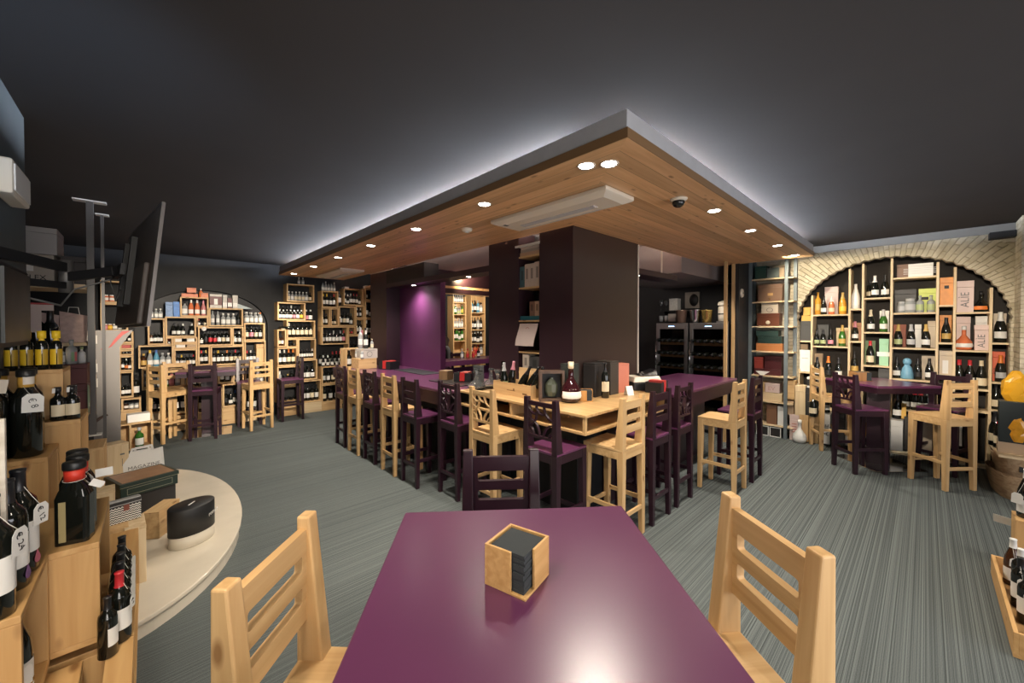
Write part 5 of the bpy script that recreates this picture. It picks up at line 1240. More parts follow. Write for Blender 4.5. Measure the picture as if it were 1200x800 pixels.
# wooden boxes at the near end of the platform
q = at(139, 692, 2.36); upbox(q.x - .005, q.y + .12, .09, .22, .36, PZ, RZC, CRATE[2], 'brown wooden box under the zigzag pouch', 'wooden_box')
q2 = at(158, 690, 2.38); upbox(q2.x, q2.y + .12, .095, .22, .355, PZ, RZC, PALE[2], 'paler wooden box beside the brown one under the pouch', 'wooden_box')
zz = tag(empty('gift_pouch', (*at(146, 622, 2.47).xy, PZ + .3605), radians(14)), 'small gift box with black and white zigzag and grey flap', 'box')
ZIG = None
def zigzag():
    m, nt, b, N, L = nmat('zigzag_print')
    tc = N('ShaderNodeTexCoord'); sp = N('ShaderNodeSeparateXYZ'); L(tc.outputs['Object'], sp.inputs[0])
    def mth(op, x, y=0.0):
        n = N('ShaderNodeMath'); n.operation = op
        for i, q in enumerate((x, y)):
            if isinstance(q, (int, float)): n.inputs[i].default_value = q
            else: L(q, n.inputs[i])
        return n.outputs[0]
    pp = mth('PINGPONG', sp.outputs[0], .009); f = mth('FRACT', mth('DIVIDE', mth('ADD', sp.outputs[2], pp), .0165)); g = mth('GREATER_THAN', f, .5)
    mx = N('ShaderNodeMix'); mx.data_type = 'RGBA'; mx.inputs[6].default_value = (.02, .02, .02, 1); mx.inputs[7].default_value = (.66, .65, .60, 1)
    L(g, mx.inputs[0]); L(mx.outputs[2], b.inputs['Base Color']); b.inputs['Roughness'].default_value = .55; return m
MB().box(-.082, .082, -.035, .035, 0, .115).build('body', zigzag(), zz, .002)
MB().box(-.083, .083, -.036, .036, .1155, .15).build('lid', DKC, zz, .002)
MB().hexa([(-.084, -.039, .125), (.084, -.039, .125), (.084, -.036, .125), (-.084, -.036, .125), (-.084, -.02, .156), (.084, -.02, .156), (.084, .036, .152), (-.084, .036, .152)]).build('grey_flap', colour((.28, .28, .28)), zz)
MB().box(-.012, .018, -.042, -.0395, .08, .122).build('clasp', colour((.20, .06, .04)), zz)
zz.scale = (.88, .88, .88)
upbox(*(lambda p: (p.x - .03, p.y + .05))(at(128, 592, 3.0)), .12, .16, .33, PZ, RZC, PALE[2], 'small pale wooden box beside the black box on the platform')
q = at(190, 628, 2.98); upbox(q.x + .0, q.y + .06, .24, .11, .20, PZ, radians(58), CRATE[0], 'low knotty wooden case turned askew behind the oval tin', 'wooden_case')
# oval tin
q = at(226, 641, 2.84); ot = tag(empty('oval_tin', (q.x + .0, q.y + .07, PZ + .001), radians(28)), 'black oval tin with cream base on the marble platform edge', 'tin')
MB().lathe([(0, 0), (.141, 0), (.143, .004), (.143, .085), (0, .085)], 40, sx=1, sy=.75).build('base', colour((.52, .47, .38)), ot)
MB().lathe([(0, .085), (.146, .085), (.146, .272), (.142, .277), (0, .277)], 40, sx=1, sy=.75).build('lid', flat('matt_black_tin', (.013, .013, .014), rough=.5), ot)
o = link('lettering', text_mesh('romeo', .045, .0006, WHITE), ot); basis(o, (.86, .50, 0), (0, 0, 1), (.098, -.084, .19))
MB().box(-.035, .035, -.004, .004, .277, .2785).build('white_mark', WHITE, ot, rz=.5)
# display board and brochure holders
q = at(128, 520, 4.75); db = tag(empty('display_board', (q.x, q.y + .02, 0), radians(4)), 'grey printed display board with red swoosh behind the steel post', 'sign')
GB_ = flat('grey_board', (.22, .20, .185), rough=.5, var=.08, vscale=3)
me = outline_mesh('panel', [[(-.17, .12), (.10, .12), (.10, 1.45), (.22, 1.66), (-.17, 1.66)]], .02, GB_); o = link('panel', me, db); basis(o, (1, 0, 0), (0, 0, 1), (0, 0, 0))
me = outline_mesh('swoosh', [[(.0, 1.44), (.03, 1.46), (.13, 1.60), (.20, 1.655), (.12, 1.645), (.05, 1.54)]], .003, colour((.45, .04, .03))); o = link('red_swoosh', me, db); basis(o, (1, 0, 0), (0, 0, 1), (0, -.0115, 0))
MB().box(-.06, -.03, -.0125, -.0105, 1.42, 1.44).build('small_logo', colour((.3, .12, .1)), db)
for s in (-1, 1): MB().box(s * .12 - .03 - .02, s * .12 - .03 + .02, -.12, .12, 0, .02).build('foot', STEEL, db)
MB().box(-.06, -.04, -.01, .01, .02, .12).build('stem', STEEL, db)
for i, z_ in enumerate((1.50, 1.16, .98)):
    MB().box(-.19, -.09, -.06, -.0115, z_, z_ + .10).build('brochure_holder', colour((.62, .58, .52)), db)
    MB().box(-.18, -.10, -.045, -.02, z_ + .101, z_ + .15).build('brochure', colour((.55, .42, .32)), db)
MB().tube([(-.17, -.03, .55), (-.11, -.035, .57), (-.05, -.03, .62), (-.01, -.03, .63)], .022, 6, r1=.010).build('carved_lizard', colour((.09, .05, .035)), db)
# bottles in file on the long low crate
for i in range(5):
    b = bottle(-.080 - .001 * i, 1.93 + .08 * i, .6005, ('Kwr', 'Kwk', 'Kwk', 'Kwk', 'Kwk')[i], 'dark bottle with %s in the file on the low crate' % ('red capsule and tag, first', 'white string tag, second', 'black capsule, third', 'black capsule, fourth', 'black capsule, last')[i], 'file of bottles on the low crate', 'bordeaux', .80, face=radians(-35), seg=24)
    price_tag(b, '€ 9' if i == 0 else '', .012, -.042, .16, .2, .05, neck=(0, -.016, .25))
bottle(-.106, 1.865, .6005, 'Kwk', 'dark bottle standing under the edge of the plain crate', None, 'bordeaux', .66, face=radians(-20), seg=22)
bottle(-.1385, 1.80, .2805, 'Kyk', 'dark bottle with yellow label standing low between two display crates', None, 'tall', .62, face=radians(-20), seg=22)
bottle(-.205, 2.17, .656, 'Kwk', 'dark bottle standing inside the plain display crate opening', None, 'bordeaux', .95, face=radians(0), seg=22)
# wall box, cabinet, screen
eb = tag(empty('wall_box', (-.507, 3.02, 2.30)), 'small white box fixed high on the slate wall', 'box')
kid(MB().box(-.506, -.44, 2.85, 3.20, 2.31, 2.47), 'body', CREAM, eb, .01); kid(MB().box(-.44, -.435, 2.87, 3.18, 2.33, 2.45), 'cover', WHITE, eb)
cb = tag(empty('wall_cabinet', (-.507, 2.6, 1.65)), 'black wall cabinet under the television arm', 'cabinet')
kid(MB().box(-.506, -.40, 2.35, 2.83, 1.62, 1.95), 'body', BLACK, cb, .004); kid(MB().box(-.40, -.39, 2.37, 2.81, 1.64, 1.93), 'door', flat('dark_door', (.014, .018, .018), rough=.4), cb)
nt_, nb_, fb_, ft_ = at(193.5, 234, 1.86), at(170, 378, 1.90), at(136.5, 381, 2.60), at(158, 281, 2.56)
ex = (Vector(nb_) - Vector(fb_)).normalized(); ey0 = (Vector(nt_) - Vector(nb_)); ey = (ey0 - ex * ey0.dot(ex)).normalized(); ez = ex.cross(ey)
W_ = ((nb_ - fb_).length + (nt_ - ft_).length) / 2; H_ = (ey0).length
tv = tag(empty('television', (0, 0, 0)), 'flat black television tilted down on a wall arm, seen from behind', 'television')
tv.matrix_world = Matrix((ex, ey, ez)).transposed().to_4x4(); tv.matrix_world.translation = (nb_ + nt_ + fb_ + ft_) / 4
M_ = Matrix((ex, ey, ez)).transposed().to_4x4(); M_.translation = (nb_ + nt_ + fb_ + ft_) / 4; tv.matrix_world = M_
w_, h_ = W_ / 2, H_ / 2
TVB = flat('tv_back_plastic', (.085, .068, .060), rough=.42)
MB().box(-w_, w_, -h_, h_, -.006, .006).build('housing', TVB, tv, .003)
bez = MB(); b_ = .008
bez.box(-w_ - .002, w_ + .002, h_ - .002, h_ + .004, -.007, .007).box(-w_ - .002, w_ + .002, -h_ - .004, -h_ + .002, -.007, .007).box(w_ - .002, w_ + .004, -h_, h_, -.007, .007).box(-w_ - .004, -w_ + .002, -h_, h_, -.007, .007).build('bezel', flat('silver_bezel', (.13, .115, .105), rough=.35, metal=.4), tv)
sgn = 1 if (Vector((1, 0, 0)).dot(ez) > 0) else -1
MB().box(-w_ + .01, w_ - .01, -h_ + .01, h_ - .01, sgn * .0068 - .0008, sgn * .0068 + .0008).build('screen', flat('dark_screen', (.008, .008, .009), rough=.1), tv)
MB().box(-w_ * .8, w_ * .8, -h_ * .98, h_ * .05, min(-sgn * .0062, -sgn * .03), max(-sgn * .0062, -sgn * .03)).build('back_bulge', TVB, tv, .008)
for s in (-.16, .10): MB().box(s - .02, s + .02, -h_ * .62, h_ * .62, min(-sgn * .031, -sgn * .055), max(-sgn * .031, -sgn * .055)).build('mount_rail', INK, tv)
MB().box(-.20, .14, -.03, .03, min(-sgn * .066, -sgn * .085), max(-sgn * .066, -sgn * .085)).build('mount_bar', BLACK, tv)
ctr = M_ @ Vector((-.03, 0, -sgn * .09))
wa = tag(empty('television_bracket', (-.507, 2.5, 2.0)), 'black jointed steel arm carrying the television from the wall', 'bracket')
A0_ = Vector((-.50, 2.60, 2.02)); J_ = Vector((-.33, 3.30, ctr.z + .02))
def bar(p, q, w, h, name):
    p, q = Vector(p), Vector(q); d = (q - p).normalized(); s = d.cross(Vector((0, 0, 1))).normalized(); u = s.cross(d)
    kid(MB().hexa([p - s * w - u * h, p + s * w - u * h, p + s * w + u * h, p - s * w + u * h, q - s * w - u * h, q + s * w - u * h, q + s * w + u * h, q - s * w + u * h]), name, BLACK, wa, .003)
bar(A0_, J_, .015, .025, 'arm'); bar(J_ + Vector((0, 0, -.055)), ctr, .015, .025, 'arm'); bar(A0_ + Vector((0, 0, -.12)), J_ + Vector((0, 0, -.10)), .012, .018, 'arm')
kid(MB().lathe([(0, -.14), (.03, -.14), (.03, .04), (0, .04)], 16, c=tuple(J_)), 'joint', STEEL, wa)
kid(MB().box(-.506, -.49, 2.52, 2.70, 1.86, 2.10), 'wall_plate', BLACK, wa)
kid(MB().tube([A0_ + Vector((.02, 0, -.16)), J_ + Vector((0, -.2, -.22)), J_ + Vector((.03, 0, -.12)), ctr + Vector((-.02, 0, -.05)), ctr + Vector((0, .02, -.16)), ctr + Vector((.02, .06, -.1))], .005, 6), 'cable', GREYINK, wa)
# ================================================================== on the near table
q = (.711 * k, .736 * k)
nb = tag(empty('napkin_holder', (q[0], q[1], BZ), radians(14)), 'bamboo napkin holder with dark napkins on the near purple table', 'napkin holder')
def napkin_holder(t, s, h, wall=.007, corner=(-1, -1), gap=.40, fillh=.96, mats=None):
    """square holder open at one corner"""
    a = s / 2; g = s * gap; m0 = mats or BAMBOO
    MB().box(-a, a, -a, a, 0, .006).build('base', m0, t, .001)
    cx, cy = corner
    # walls away from the open corner
    MB().box(*sorted((-cx * a, -cx * (a - wall))), -a, a, .006, h).build('side_panel', m0, t, .001)
    MB().box(-a + (wall if cx > 0 else 0), a - (wall if cx < 0 else 0), *sorted((-cy * a, -cy * (a - wall))), .006, h).build('side_panel', m0, t, .001)
    MB().box(*sorted((cx * (a - g), -cx * (a - wall))), *sorted((cy * a, cy * (a - wall))), .006, h).build('side_panel', m0, t, .001)
    MB().box(*sorted((cx * a, cx * (a - wall))), *sorted((cy * (a - g), -cy * (a - wall))), .006, h).build('side_panel', m0, t, .001)
    m = MB(); n = 14; b = a - wall - .003; r = random.Random(3)
    for i in range(n):
        z0 = .0065 + (h * fillh - .0065) * i / n; z1 = .0065 + (h * fillh - .0065) * (i + .9) / n; d = r.uniform(-.002, .002)
        m.box(-b + d, b + d - .002, -b - d, b - d - .002, z0, z1 + .0012)
    m.build('napkin_stack', NAPK, t)
napkin_holder(nb, .126, .108, corner=(-1, -1), gap=.36)
# ================================================================== on the bar
WOODH = wood('brown_holder', (.36, .19, .07), (.25, .12, .04), 2, rough=.5, knots=False)
t = tag(empty('napkin_holder', (2.955, 2.155, BZ), radians(40)), 'small wooden napkin holder on the corner counter beside the rosé bottle', 'napkin holder'); napkin_holder(t, .135, .10, corner=(-1, -1), gap=.42, mats=wood('amber_holder', (.58, .30, .09), (.44, .20, .05), 2, rough=.45, knots=False))
ph = (6.60, .37); t = tag(empty('napkin_holder', (6.62, .56, BZ), radians(35)), 'wooden napkin holder on the arch table', 'napkin holder'); napkin_holder(t, .17, .11, corner=(-1, -1), gap=.4, mats=WOODH)
bottle(2.80, 2.20, BZ + .0006, 'Dwc', 'large rosé flask bottle with white label and cream cap on counter', None, 'round', 1.36, face=radians(-130), seg=28)
wf = tag(empty('bottle_crate', (2.735, 2.80, BZ + .0006), radians(90)), 'open wooden wine crate of champagne bottles on the corner counter', 'crate')
cw, cd_, ch = .27, .12, .125
MB().box(-cw, cw, -cd_, cd_, 0, .012).build('bottom_board', CRATE[0], wf)
MB().box(-cw, cw, cd_ - .012, cd_, .012, ch).build('front_board', CRATE[0], wf, .001)
MB().box(-cw, cw, -cd_, -cd_ + .012, .012, ch).build('back_board', CRATE[0], wf, .001)
for s in (-1, 1): MB().box(*sorted((s * cw, s * (cw - .012))), -cd_ + .012, cd_ - .012, .012, ch).build('end_board', CRATE[2], wf)
MB().hexa([(-.10, -cd_ - .002, .09), (.13, -cd_ - .002, .09), (.13, -cd_ + .008, .09), (-.10, -cd_ + .008, .09), (-.14, -cd_ - .05, .25), (.17, -cd_ - .05, .25), (.17, -cd_ - .04, .25), (-.14, -cd_ - .04, .25)]).build('raised_lid', CRATE[0], wf)
MB().box(-.06, .06, cd_, cd_ + .0012, .05, .056).box(-.05, -.03, cd_, cd_ + .0012, .056, .075).build('branded_mark', colour((.16, .08, .03)), wf)
MB().box(-.22, -.16, cd_, cd_ + .0012, .03, .045).build('branded_mark', colour((.16, .08, .03)), wf)
for i, (u_, cd, tl, lab) in enumerate(((.20, 'Kgs', 0, 'upright champagne bottle with silver foil in the counter crate'), (.13, 'Kkp', .15, 'champagne bottle with pink foil in the counter crate'),
        (-.02, 'Kdk', .55, 'dark bottle with golden label leaning in the counter crate'), (-.11, 'Krk', .55, 'dark bottle with red label leaning in the counter crate'), (-.20, 'Kkk', .5, 'black labelled bottle leaning at the end of the counter crate'))):
    p_ = wf.matrix_basis @ Vector((u_, 0.0 if i % 2 else .03, .016 + (.02 if tl else 0)))
    bottle(p_.x, p_.y, p_.z, cd, lab, None, 'champagne', .92, seg=20, tilt=(tl * .9, 0, radians(10)))
pfm = tag(empty('picture_frame', (2.715, 2.36, BZ + .001), radians(-40)), 'dark wooden box frame holding a grey flask on the counter', 'frame')
FRM = wood('dark_frame', (.10, .055, .035), (.05, .028, .02), 2, rough=.5, knots=False)
m = MB(); fw_, fh_ = .115, .28
m.box(-fw_, fw_, -.05, .05, 0, .025).box(-fw_, fw_, -.05, .05, fh_ - .025, fh_).box(-fw_, -fw_ + .022, -.05, .05, .025, fh_ - .025).box(fw_ - .022, fw_, -.05, .05, .025, fh_ - .025).build('frame', FRM, pfm)
MB().box(-fw_ + .022, fw_ - .022, .035, .045, .025, fh_ - .025).build('backing', BLACK, pfm)
MB().lathe([(0, .04), (.04, .04), (.058, .08), (.058, .15), (.03, .19), (.016, .20), (.016, .215), (0, .215)], 8, sy=.5, smooth=False).build('flask', flat('grey_green_flask', (.075, .085, .06), rough=.25, var=.2), pfm)
MB().box(.13, .20, -.02, .03, 0, .03).build('brass_foot', GOLD, pfm)
def cbox(u, v, w, d, h, rz, mat, label, name='gift_box', lid=None):
    p = on(u, v, z=BZ); return upbox(p.x, p.y, w, d, h, BZ, rz, mat, label, name, lid=lid)
b_ = upbox(2.86, 2.262, .12, .12, .34, BZ, 0, flat('dark_green_grey_carton', (.035, .04, .036), rough=.4), 'tall dark grey carton behind the rosé flask bottle', 'gift_box')
MB().box(-.0615, -.060, -.03, .0, .08, .17).build('yellow_label', colour((.6, .5, .15)), b_)
t = bottle(3.20, 2.10, BZ + .0006, 'Kck', 'slim black bottle with cream label before the black cartons', None, 'tall', .93, face=radians(-140), seg=22)
upbox(3.24, 2.245, .20, .14, .325, BZ, 0, DKC, 'wide black carton against the pillar behind the slim black bottle', 'gift_box')
upbox(3.43, 2.225, .15, .17, .335, BZ, 0, flat('brown_grey_card', (.06, .05, .042), rough=.45, var=.1), 'brown grey carton between the black and salmon cartons', 'gift_box')
upbox(3.62, 2.20, .15, .12, .30, BZ, radians(-20), flat('salmon_card', (.58, .20, .13), rough=.5, var=.05), 'salmon pink carton at the end of the corner counter', 'gift_box')
mc = tag(empty('menu_card', (3.50, 2.02, BZ + .001), radians(-20)), 'small white folded card standing on the counter by the wooden stool', 'card')
MB().hexa([(-.04, -.03, 0), (.04, -.03, 0), (.04, -.028, 0), (-.04, -.028, 0), (-.04, 0, .09), (.04, 0, .09), (.04, .002, .09), (-.04, .002, .09)]).build('front_leaf', WHITE, mc)
MB().hexa([(-.04, .032, 0), (.04, .032, 0), (.04, .034, 0), (-.04, .034, 0), (-.04, .0025, .09), (.04, .0025, .09), (.04, .0045, .09), (-.04, .0045, .09)]).build('back_leaf', WHITE, mc)
# glass decanters and stand
def lathe_thing(name, x, y, z, prof, mat, label, cat, s=1.0, part='body', seg=28):
    t = tag(empty(name, (x, y, z)), label, cat); t.scale = (s, s, s); MB().lathe(prof, seg).build(part, mat, t); return t
dec = [(0, .003), (.07, .003), (.095, .02), (.10, .04), (.075, .075), (.03, .11), (.019, .16), (.02, .20), (.035, .23), (.033, .23), (.018, .20), (.0165, .16), (.027, .113), (.07, .075), (.095, .04), (.09, .023), (0, .008)]
lathe_thing('decanter', 2.60, 3.33, BZ, dec, CRYSTAL, 'wide clear glass decanter at the front of the corner counter', 'decanter', 1.0)
lathe_thing('decanter', 2.78, 3.30, BZ, dec, CRYSTAL, 'clear glass decanter behind the wide one on the counter', 'decanter', .95)
vas = [(0, .003), (.05, .003), (.055, .01), (.03, .05), (.016, .10), (.018, .16), (.045, .225), (.043, .225), (.016, .16), (.013, .10), (.027, .05), (.05, .014), (0, .008)]
lathe_thing('glass_vase', 2.72, 3.12, BZ, vas, CRYSTAL, 'trumpet shaped clear glass beside the counter wine crate', 'vase', 1.0)
t = lathe_thing('decanter', 2.87, 3.20, BZ, [(0, .003), (.06, .003), (.07, .02), (.05, .09), (.022, .14), (.022, .30), (.02, .30), (.02, .14), (.047, .09), (.065, .02), (0, .008)], glass('smoky_glass', (.55, .45, .42), rough=.04), 'tall smoky glass carafe beside the pillar', 'decanter', 1.0)
ms = tag(empty('menu_stand', (2.70, 3.42, BZ + .001), radians(-55)), 'clear upright stand holding a grey card among the decanters', 'card stand')
MB().box(-.06, .06, -.03, .03, 0, .004).build('base', CRYSTAL, ms); MB().box(-.06, .06, -.002, .002, .004, .25).build('card', colour((.78, .74, .70)), ms); MB().box(-.062, .062, -.006, -.004, .004, .255).build('sheet', CLEARPANE, ms)
MB().box(-.045, .045, -.0035, -.0022, .18, .19).box(-.045, .03, -.0035, -.0022, .15, .155).build('printed_lines', GREYINK, ms)
# tray with holders where purple meets wood
tr_ = tag(empty('serving_tray', (2.80, 3.98, BZ + .0005), 0), 'black flat tray on the purple bar under two holders', 'tray'); MB().box(-.22, .2, -.36, .3, 0, .01).build('plate', flat('black_tray', (.02, .02, .022), rough=.3), tr_, .003)
def caddy(x, y, z, rz, label, s=1.0):
    t = tag(empty('cutlery_caddy', (x, y, z), rz), label, 'caddy')
    m = MB(); a, b, h = .11 * s, .075 * s, .10 * s; w_ = .006
    m.box(-a, a, -b, b, 0, w_).box(-a, a, -b, -b + w_, w_, h).box(-a, a, b - w_, b, w_, h).box(-a, -a + w_, -b + w_, b - w_, w_, h).box(a - w_, a, -b + w_, b - w_, w_, h).build('box', BLACK, t, .002)
    MB().box(-.03 * s, .03 * s, -b - .004, -b - .0005, .01, h + .012).build('red_napkin', colour((.55, .03, .03)), t)
    MB().box(-.03 * s, .06 * s, -b + .008, b - .01, .012, h + .01).build('folded_napkins', colour((.50, .05, .04)), t)
    return t
upbox(2.78, 4.19, .13, .13, .115, BZ + .0105, radians(20), wood('dull_holder', (.26, .16, .08), (.18, .10, .05), 2, rough=.5, knots=False), 'plain wooden cube holder on the black tray', 'wooden_box')
caddy(2.86, 3.90, BZ + .011, radians(-60), 'black caddy with red napkin on the tray by the decanters', 1.05)
caddy(2.85, 5.95, BZ + .001, radians(-75), 'black caddy with red napkin by the stacked wine boxes', 1.25)
tr2 = tag(empty('bar_mat', (2.95, 5.3, BZ + .0005)), 'black bar mat on the purple bar before the purple wall', 'mat'); MB().box(-.12, .2, -.45, .45, 0, .006).build('mat', BLACK, tr2)
caddy(3.90, 1.93, BZ + .001, radians(10), 'black caddy with red napkins under the card printer', 1.1)
pt = tag(empty('label_printer', (3.98, 2.12, BZ + .001), radians(-35)), 'black and cream card printer on the right bar corner', 'printer')
MB().box(-.18, .18, -.13, .13, 0, .085).build('body', flat('black_plastic', (.014, .014, .015), rough=.35), pt, .012)
MB().hexa([(-.18, -.13, .086), (.16, -.13, .086), (.16, .13, .086), (-.18, .13, .086), (-.15, -.10, .14), (.13, -.10, .15), (.13, .12, .15), (-.15, .12, .14)]).build('cover', CREAM, pt, .01)
MB().hexa([(-.08, -.09, .151), (.12, -.09, .155), (.12, .10, .155), (-.08, .10, .151), (-.02, -.07, .165), (.12, -.07, .215), (.12, .09, .215), (-.02, .09, .165)]).build('screen_housing', flat('black_plastic_glossy', (.012, .012, .014), rough=.15), pt, .008)
MB().box(.121, .128, -.05, .06, .17, .205).build('blue_display', SCREENBLUE, pt)
# stacked wine boxes at the far end of the bar
q = on(452, 432.5, z=BZ); BX = Vector((2.62, 6.38, 0))
upbox(BX.x, BX.y, .30, .30, .165, BZ, radians(0), CRATE[0], 'wooden case at the far bar end carrying the printed white case', 'wooden_case')
t = upbox(BX.x + .03, BX.y - .02, .27, .26, .155, BZ + .166, radians(0), flat('pale_printed_case', (.46, .42, .38), rough=.6, var=.06), 'pale printed case with round emblem stacked at the far bar end', 'wooden_case')
for s_, fx_ in (('y', 0),):
    me = MB().lathe([(.040, 0), (.046, 0), (.046, .0015), (.040, .0015), (.040, 0)], 24).mesh('round_emblem', GREYINK); o = link('round_emblem', me, t); basis(o, (1, 0, 0), (0, 0, 1), (.0, -.132, .07))
    o = link('round_emblem', me, t); basis(o, (0, -1, 0), (0, 0, 1), (-.137, 0, .07))
    MB().box(-.10, .10, -.1318, -.1305, .128, .132).build('printed_band', GREYINK, t)
for i, (dx, dy, cd, kd, s_, lab) in enumerate(((-.05, .02, 'Cws', 'tall', .95, 'clear bottle on the printed case at the far bar end'), (.02, -.03, 'Kww', 'bordeaux', 1.0, 'white labelled dark bottle on the printed case'), (.05, .06, 'Kkk', 'tall', .95, 'all black bottle on the printed case'), (.10, -.08, 'Ccc', 'spirit', .62, 'small cream bottle on the printed case'))):
    bottle(BX.x + dx, BX.y + dy, BZ + .3225, cd, lab, None, kd, s_, seg=16)
for i in range(2): bottle(BX.x - .09, BX.y - .10 + .0 * i + .22 * i - .04, BZ + .166, 'Cwd', ('small pale bottle beside the printed case, room side', 'small pale bottle beside the printed case, wall side')[i], None, 'spirit', .6, seg=14)
t = tag(empty('wine_crate', (2.62, 6.72, BZ)), 'open upright wooden crate at the very end of the bar', 'crate')
for nm, a in (('bottom_board', (-.22, .22, -.13, .13, 0, .018)), ('top_board', (-.22, .22, -.13, .13, .30, .318)), ('side_board', (-.22, -.20, -.13, .13, .018, .30)), ('side_board', (.20, .22, -.13, .13, .018, .30)), ('divider', (-.05, -.03, -.13, .13, .018, .30))):
    MB().box(*a).build(nm, CRATE[2], t)
bottle(2.49, 6.70, BZ + .0185, 'Kwk', 'dark bottle inside the open upright crate at the bar end', None, 'spirit', 1.0)
bottle(2.72, 6.70, BZ + .319, 'Ppp', 'pink topped bottle on the open upright crate at the bar end', None, 'tall', .85)
# ------------------------------------------------------------------ books in the pillar niche
PAPERS = [(.42, .36, .30), (.50, .42, .36), (.33, .29, .25), (.46, .30, .20)]
nz_ = lambda v: on(620, v, x=3.01).z
for i, v in enumerate((299, 336, 375, 412)):
    z = nz_(v); struct(MB().box(3.004, 3.26, NY0 + .001, NY1 - .001, z - .018, z).build('trim_%d' % (8 + i), CRATE[1]))
def book(y0, y1, z0, z1, c, label, flatlie=False, x0=3.02, d=.20):
    t = tag(empty('book', (x0 + d / 2, (y0 + y1) / 2, z0 + .0005)), label, 'book')
    a, b, h = d / 2, (y1 - y0) / 2, z1 - z0
    if flatlie:
        MB().box(-a + .004, a, -b + .004, b - .004, .004, h - .004).build('pages', colour((.6, .55, .45)), t)
        MB().box(-a, a, -b, b, 0, .004).box(-a, a, -b, b, h - .004, h).box(-a, -a + .004, -b, b, .004, h - .004).build('cover', colour(c), t)
    else:
        MB().box(-a + .004, a, -b + .003, b - .003, .004, h - .004).build('pages', colour((.6, .55, .45)), t)
        MB().box(-a, a, -b, -b + .003, 0, h).box(-a, a, b - .003, b, 0, h).box(-a, -a + .004, -b + .003, b - .003, 0, h).build('cover', colour(c), t)
        MB().box(-a - .001, -a, -b * .4, b * .4, h * .35, h * .8).build('spine_title', colour(tuple(x * .45 for x in c)), t)
    return t
zt = nz_(299)
for i, (h0, h1, c, in_) in enumerate(((0, .04, PAPERS[3], 0), (.041, .07, PAPERS[2], .01), (.071, .098, PAPERS[1], .015), (.100, .122, (.62, .60, .56), -.05))):
    book(NY0 + .015 + in_ * .5, NY1 - .01 - in_, zt + h0, zt + h1, c, ('bottom book of the flat pile at the top of the niche', 'second book of the flat pile in the niche', 'third book of the flat pile in the niche', 'white top book of the flat pile, jutting out')[i], True, x0=3.015 if i < 3 else 2.985)
z = nz_(336); w_ = NY1 - NY0
for i, (a, b, c, h_) in enumerate(((.76, .99, (.05, .11, .13), .23), (.53, .75, PAPERS[1], .25), (.29, .52, PAPERS[1], .25), (.03, .28, PAPERS[1], .26))):
    book(NY0 + w_ * a, NY0 + w_ * b, z, z + h_, c, ('teal photo book standing at the left of the upper niche', 'first of three pale volumes in the niche', 'middle of three pale volumes in the niche', 'last of three pale volumes in the niche')[i])
z = nz_(375)
book(NY0 + .01, NY1 - .01, z, z + .045, (.02, .13, .16), 'teal book lying flat under the upright tan books', True)
for i in range(2): book(NY0 + w_ * (.05 + .24 * i), NY0 + w_ * (.27 + .24 * i), z + .046, z + .20, PAPERS[3] if i == 0 else (.22, .12, .08), ('tan book standing on the teal book', 'brown book standing on the teal book')[i])
cal = tag(empty('hanging_calendar', (2.998, (NY0 + NY1) / 2, nz_(376))), 'curled pale printed sheet hanging in the pillar niche', 'calendar')
ca = MB(); n = 8; zs = [nz_(379) - (nz_(379) - nz_(405)) * i / n for i in range(n + 1)]
for i in range(n + 1):
    x = 2.990 - .05 * sin(pi * i / n * .5) ** 2
    dy_ = .02 * sin(pi * i / n * .5)
    ca.v += [(x, NY0 + .01 + dy_, zs[i]), (x, NY1 - .03 + dy_, zs[i]), (x + .002, NY0 + .01 + dy_, zs[i]), (x + .002, NY1 - .03 + dy_, zs[i])]
for i in range(n):
    a = i * 4; b = a + 4
    ca.face([a, a + 1, b + 1, b]); ca.face([a + 2, b + 2, b + 3, a + 3]); ca.face([a, b, b + 2, a + 2]); ca.face([a + 1, a + 3, b + 3, b + 1])
kid(ca, 'sheet', colour((.50, .40, .37)), cal)
me = MB().lathe([(.028, 0), (.033, 0), (.033, .001), (.028, .001), (.028, 0)], 20).mesh('round_mark', colour((.32, .12, .10))); o = link('round_mark', me, cal); basis(o, (0, -1, 0), (0, 0, 1), (-.014, 0, -.10))
for i in range(5):
    zz_ = -.19 - .02 * i; MB().box(-.040 - .004 * i, -.0395 - .004 * i + .0005, -.05, .05, zz_, zz_ + .004).build('printed_line', colour((.25, .18, .16)), cal)
book(NY0 + w_ * .55, NY0 + w_ * .85, nz_(412) - .22, nz_(412) - .03, PAPERS[0], 'cream book standing low in the pillar niche')
book(NY0 + w_ * .05, NY0 + w_ * .50, nz_(412) - .22, nz_(412) - .05, (.05, .05, .05), 'black book standing low in the pillar niche')
struct(MB().box(3.004, 3.26, NY0 + .001, NY1 - .001, nz_(412) - .24, nz_(412) - .221).build('trim_12', CRATE[1]))

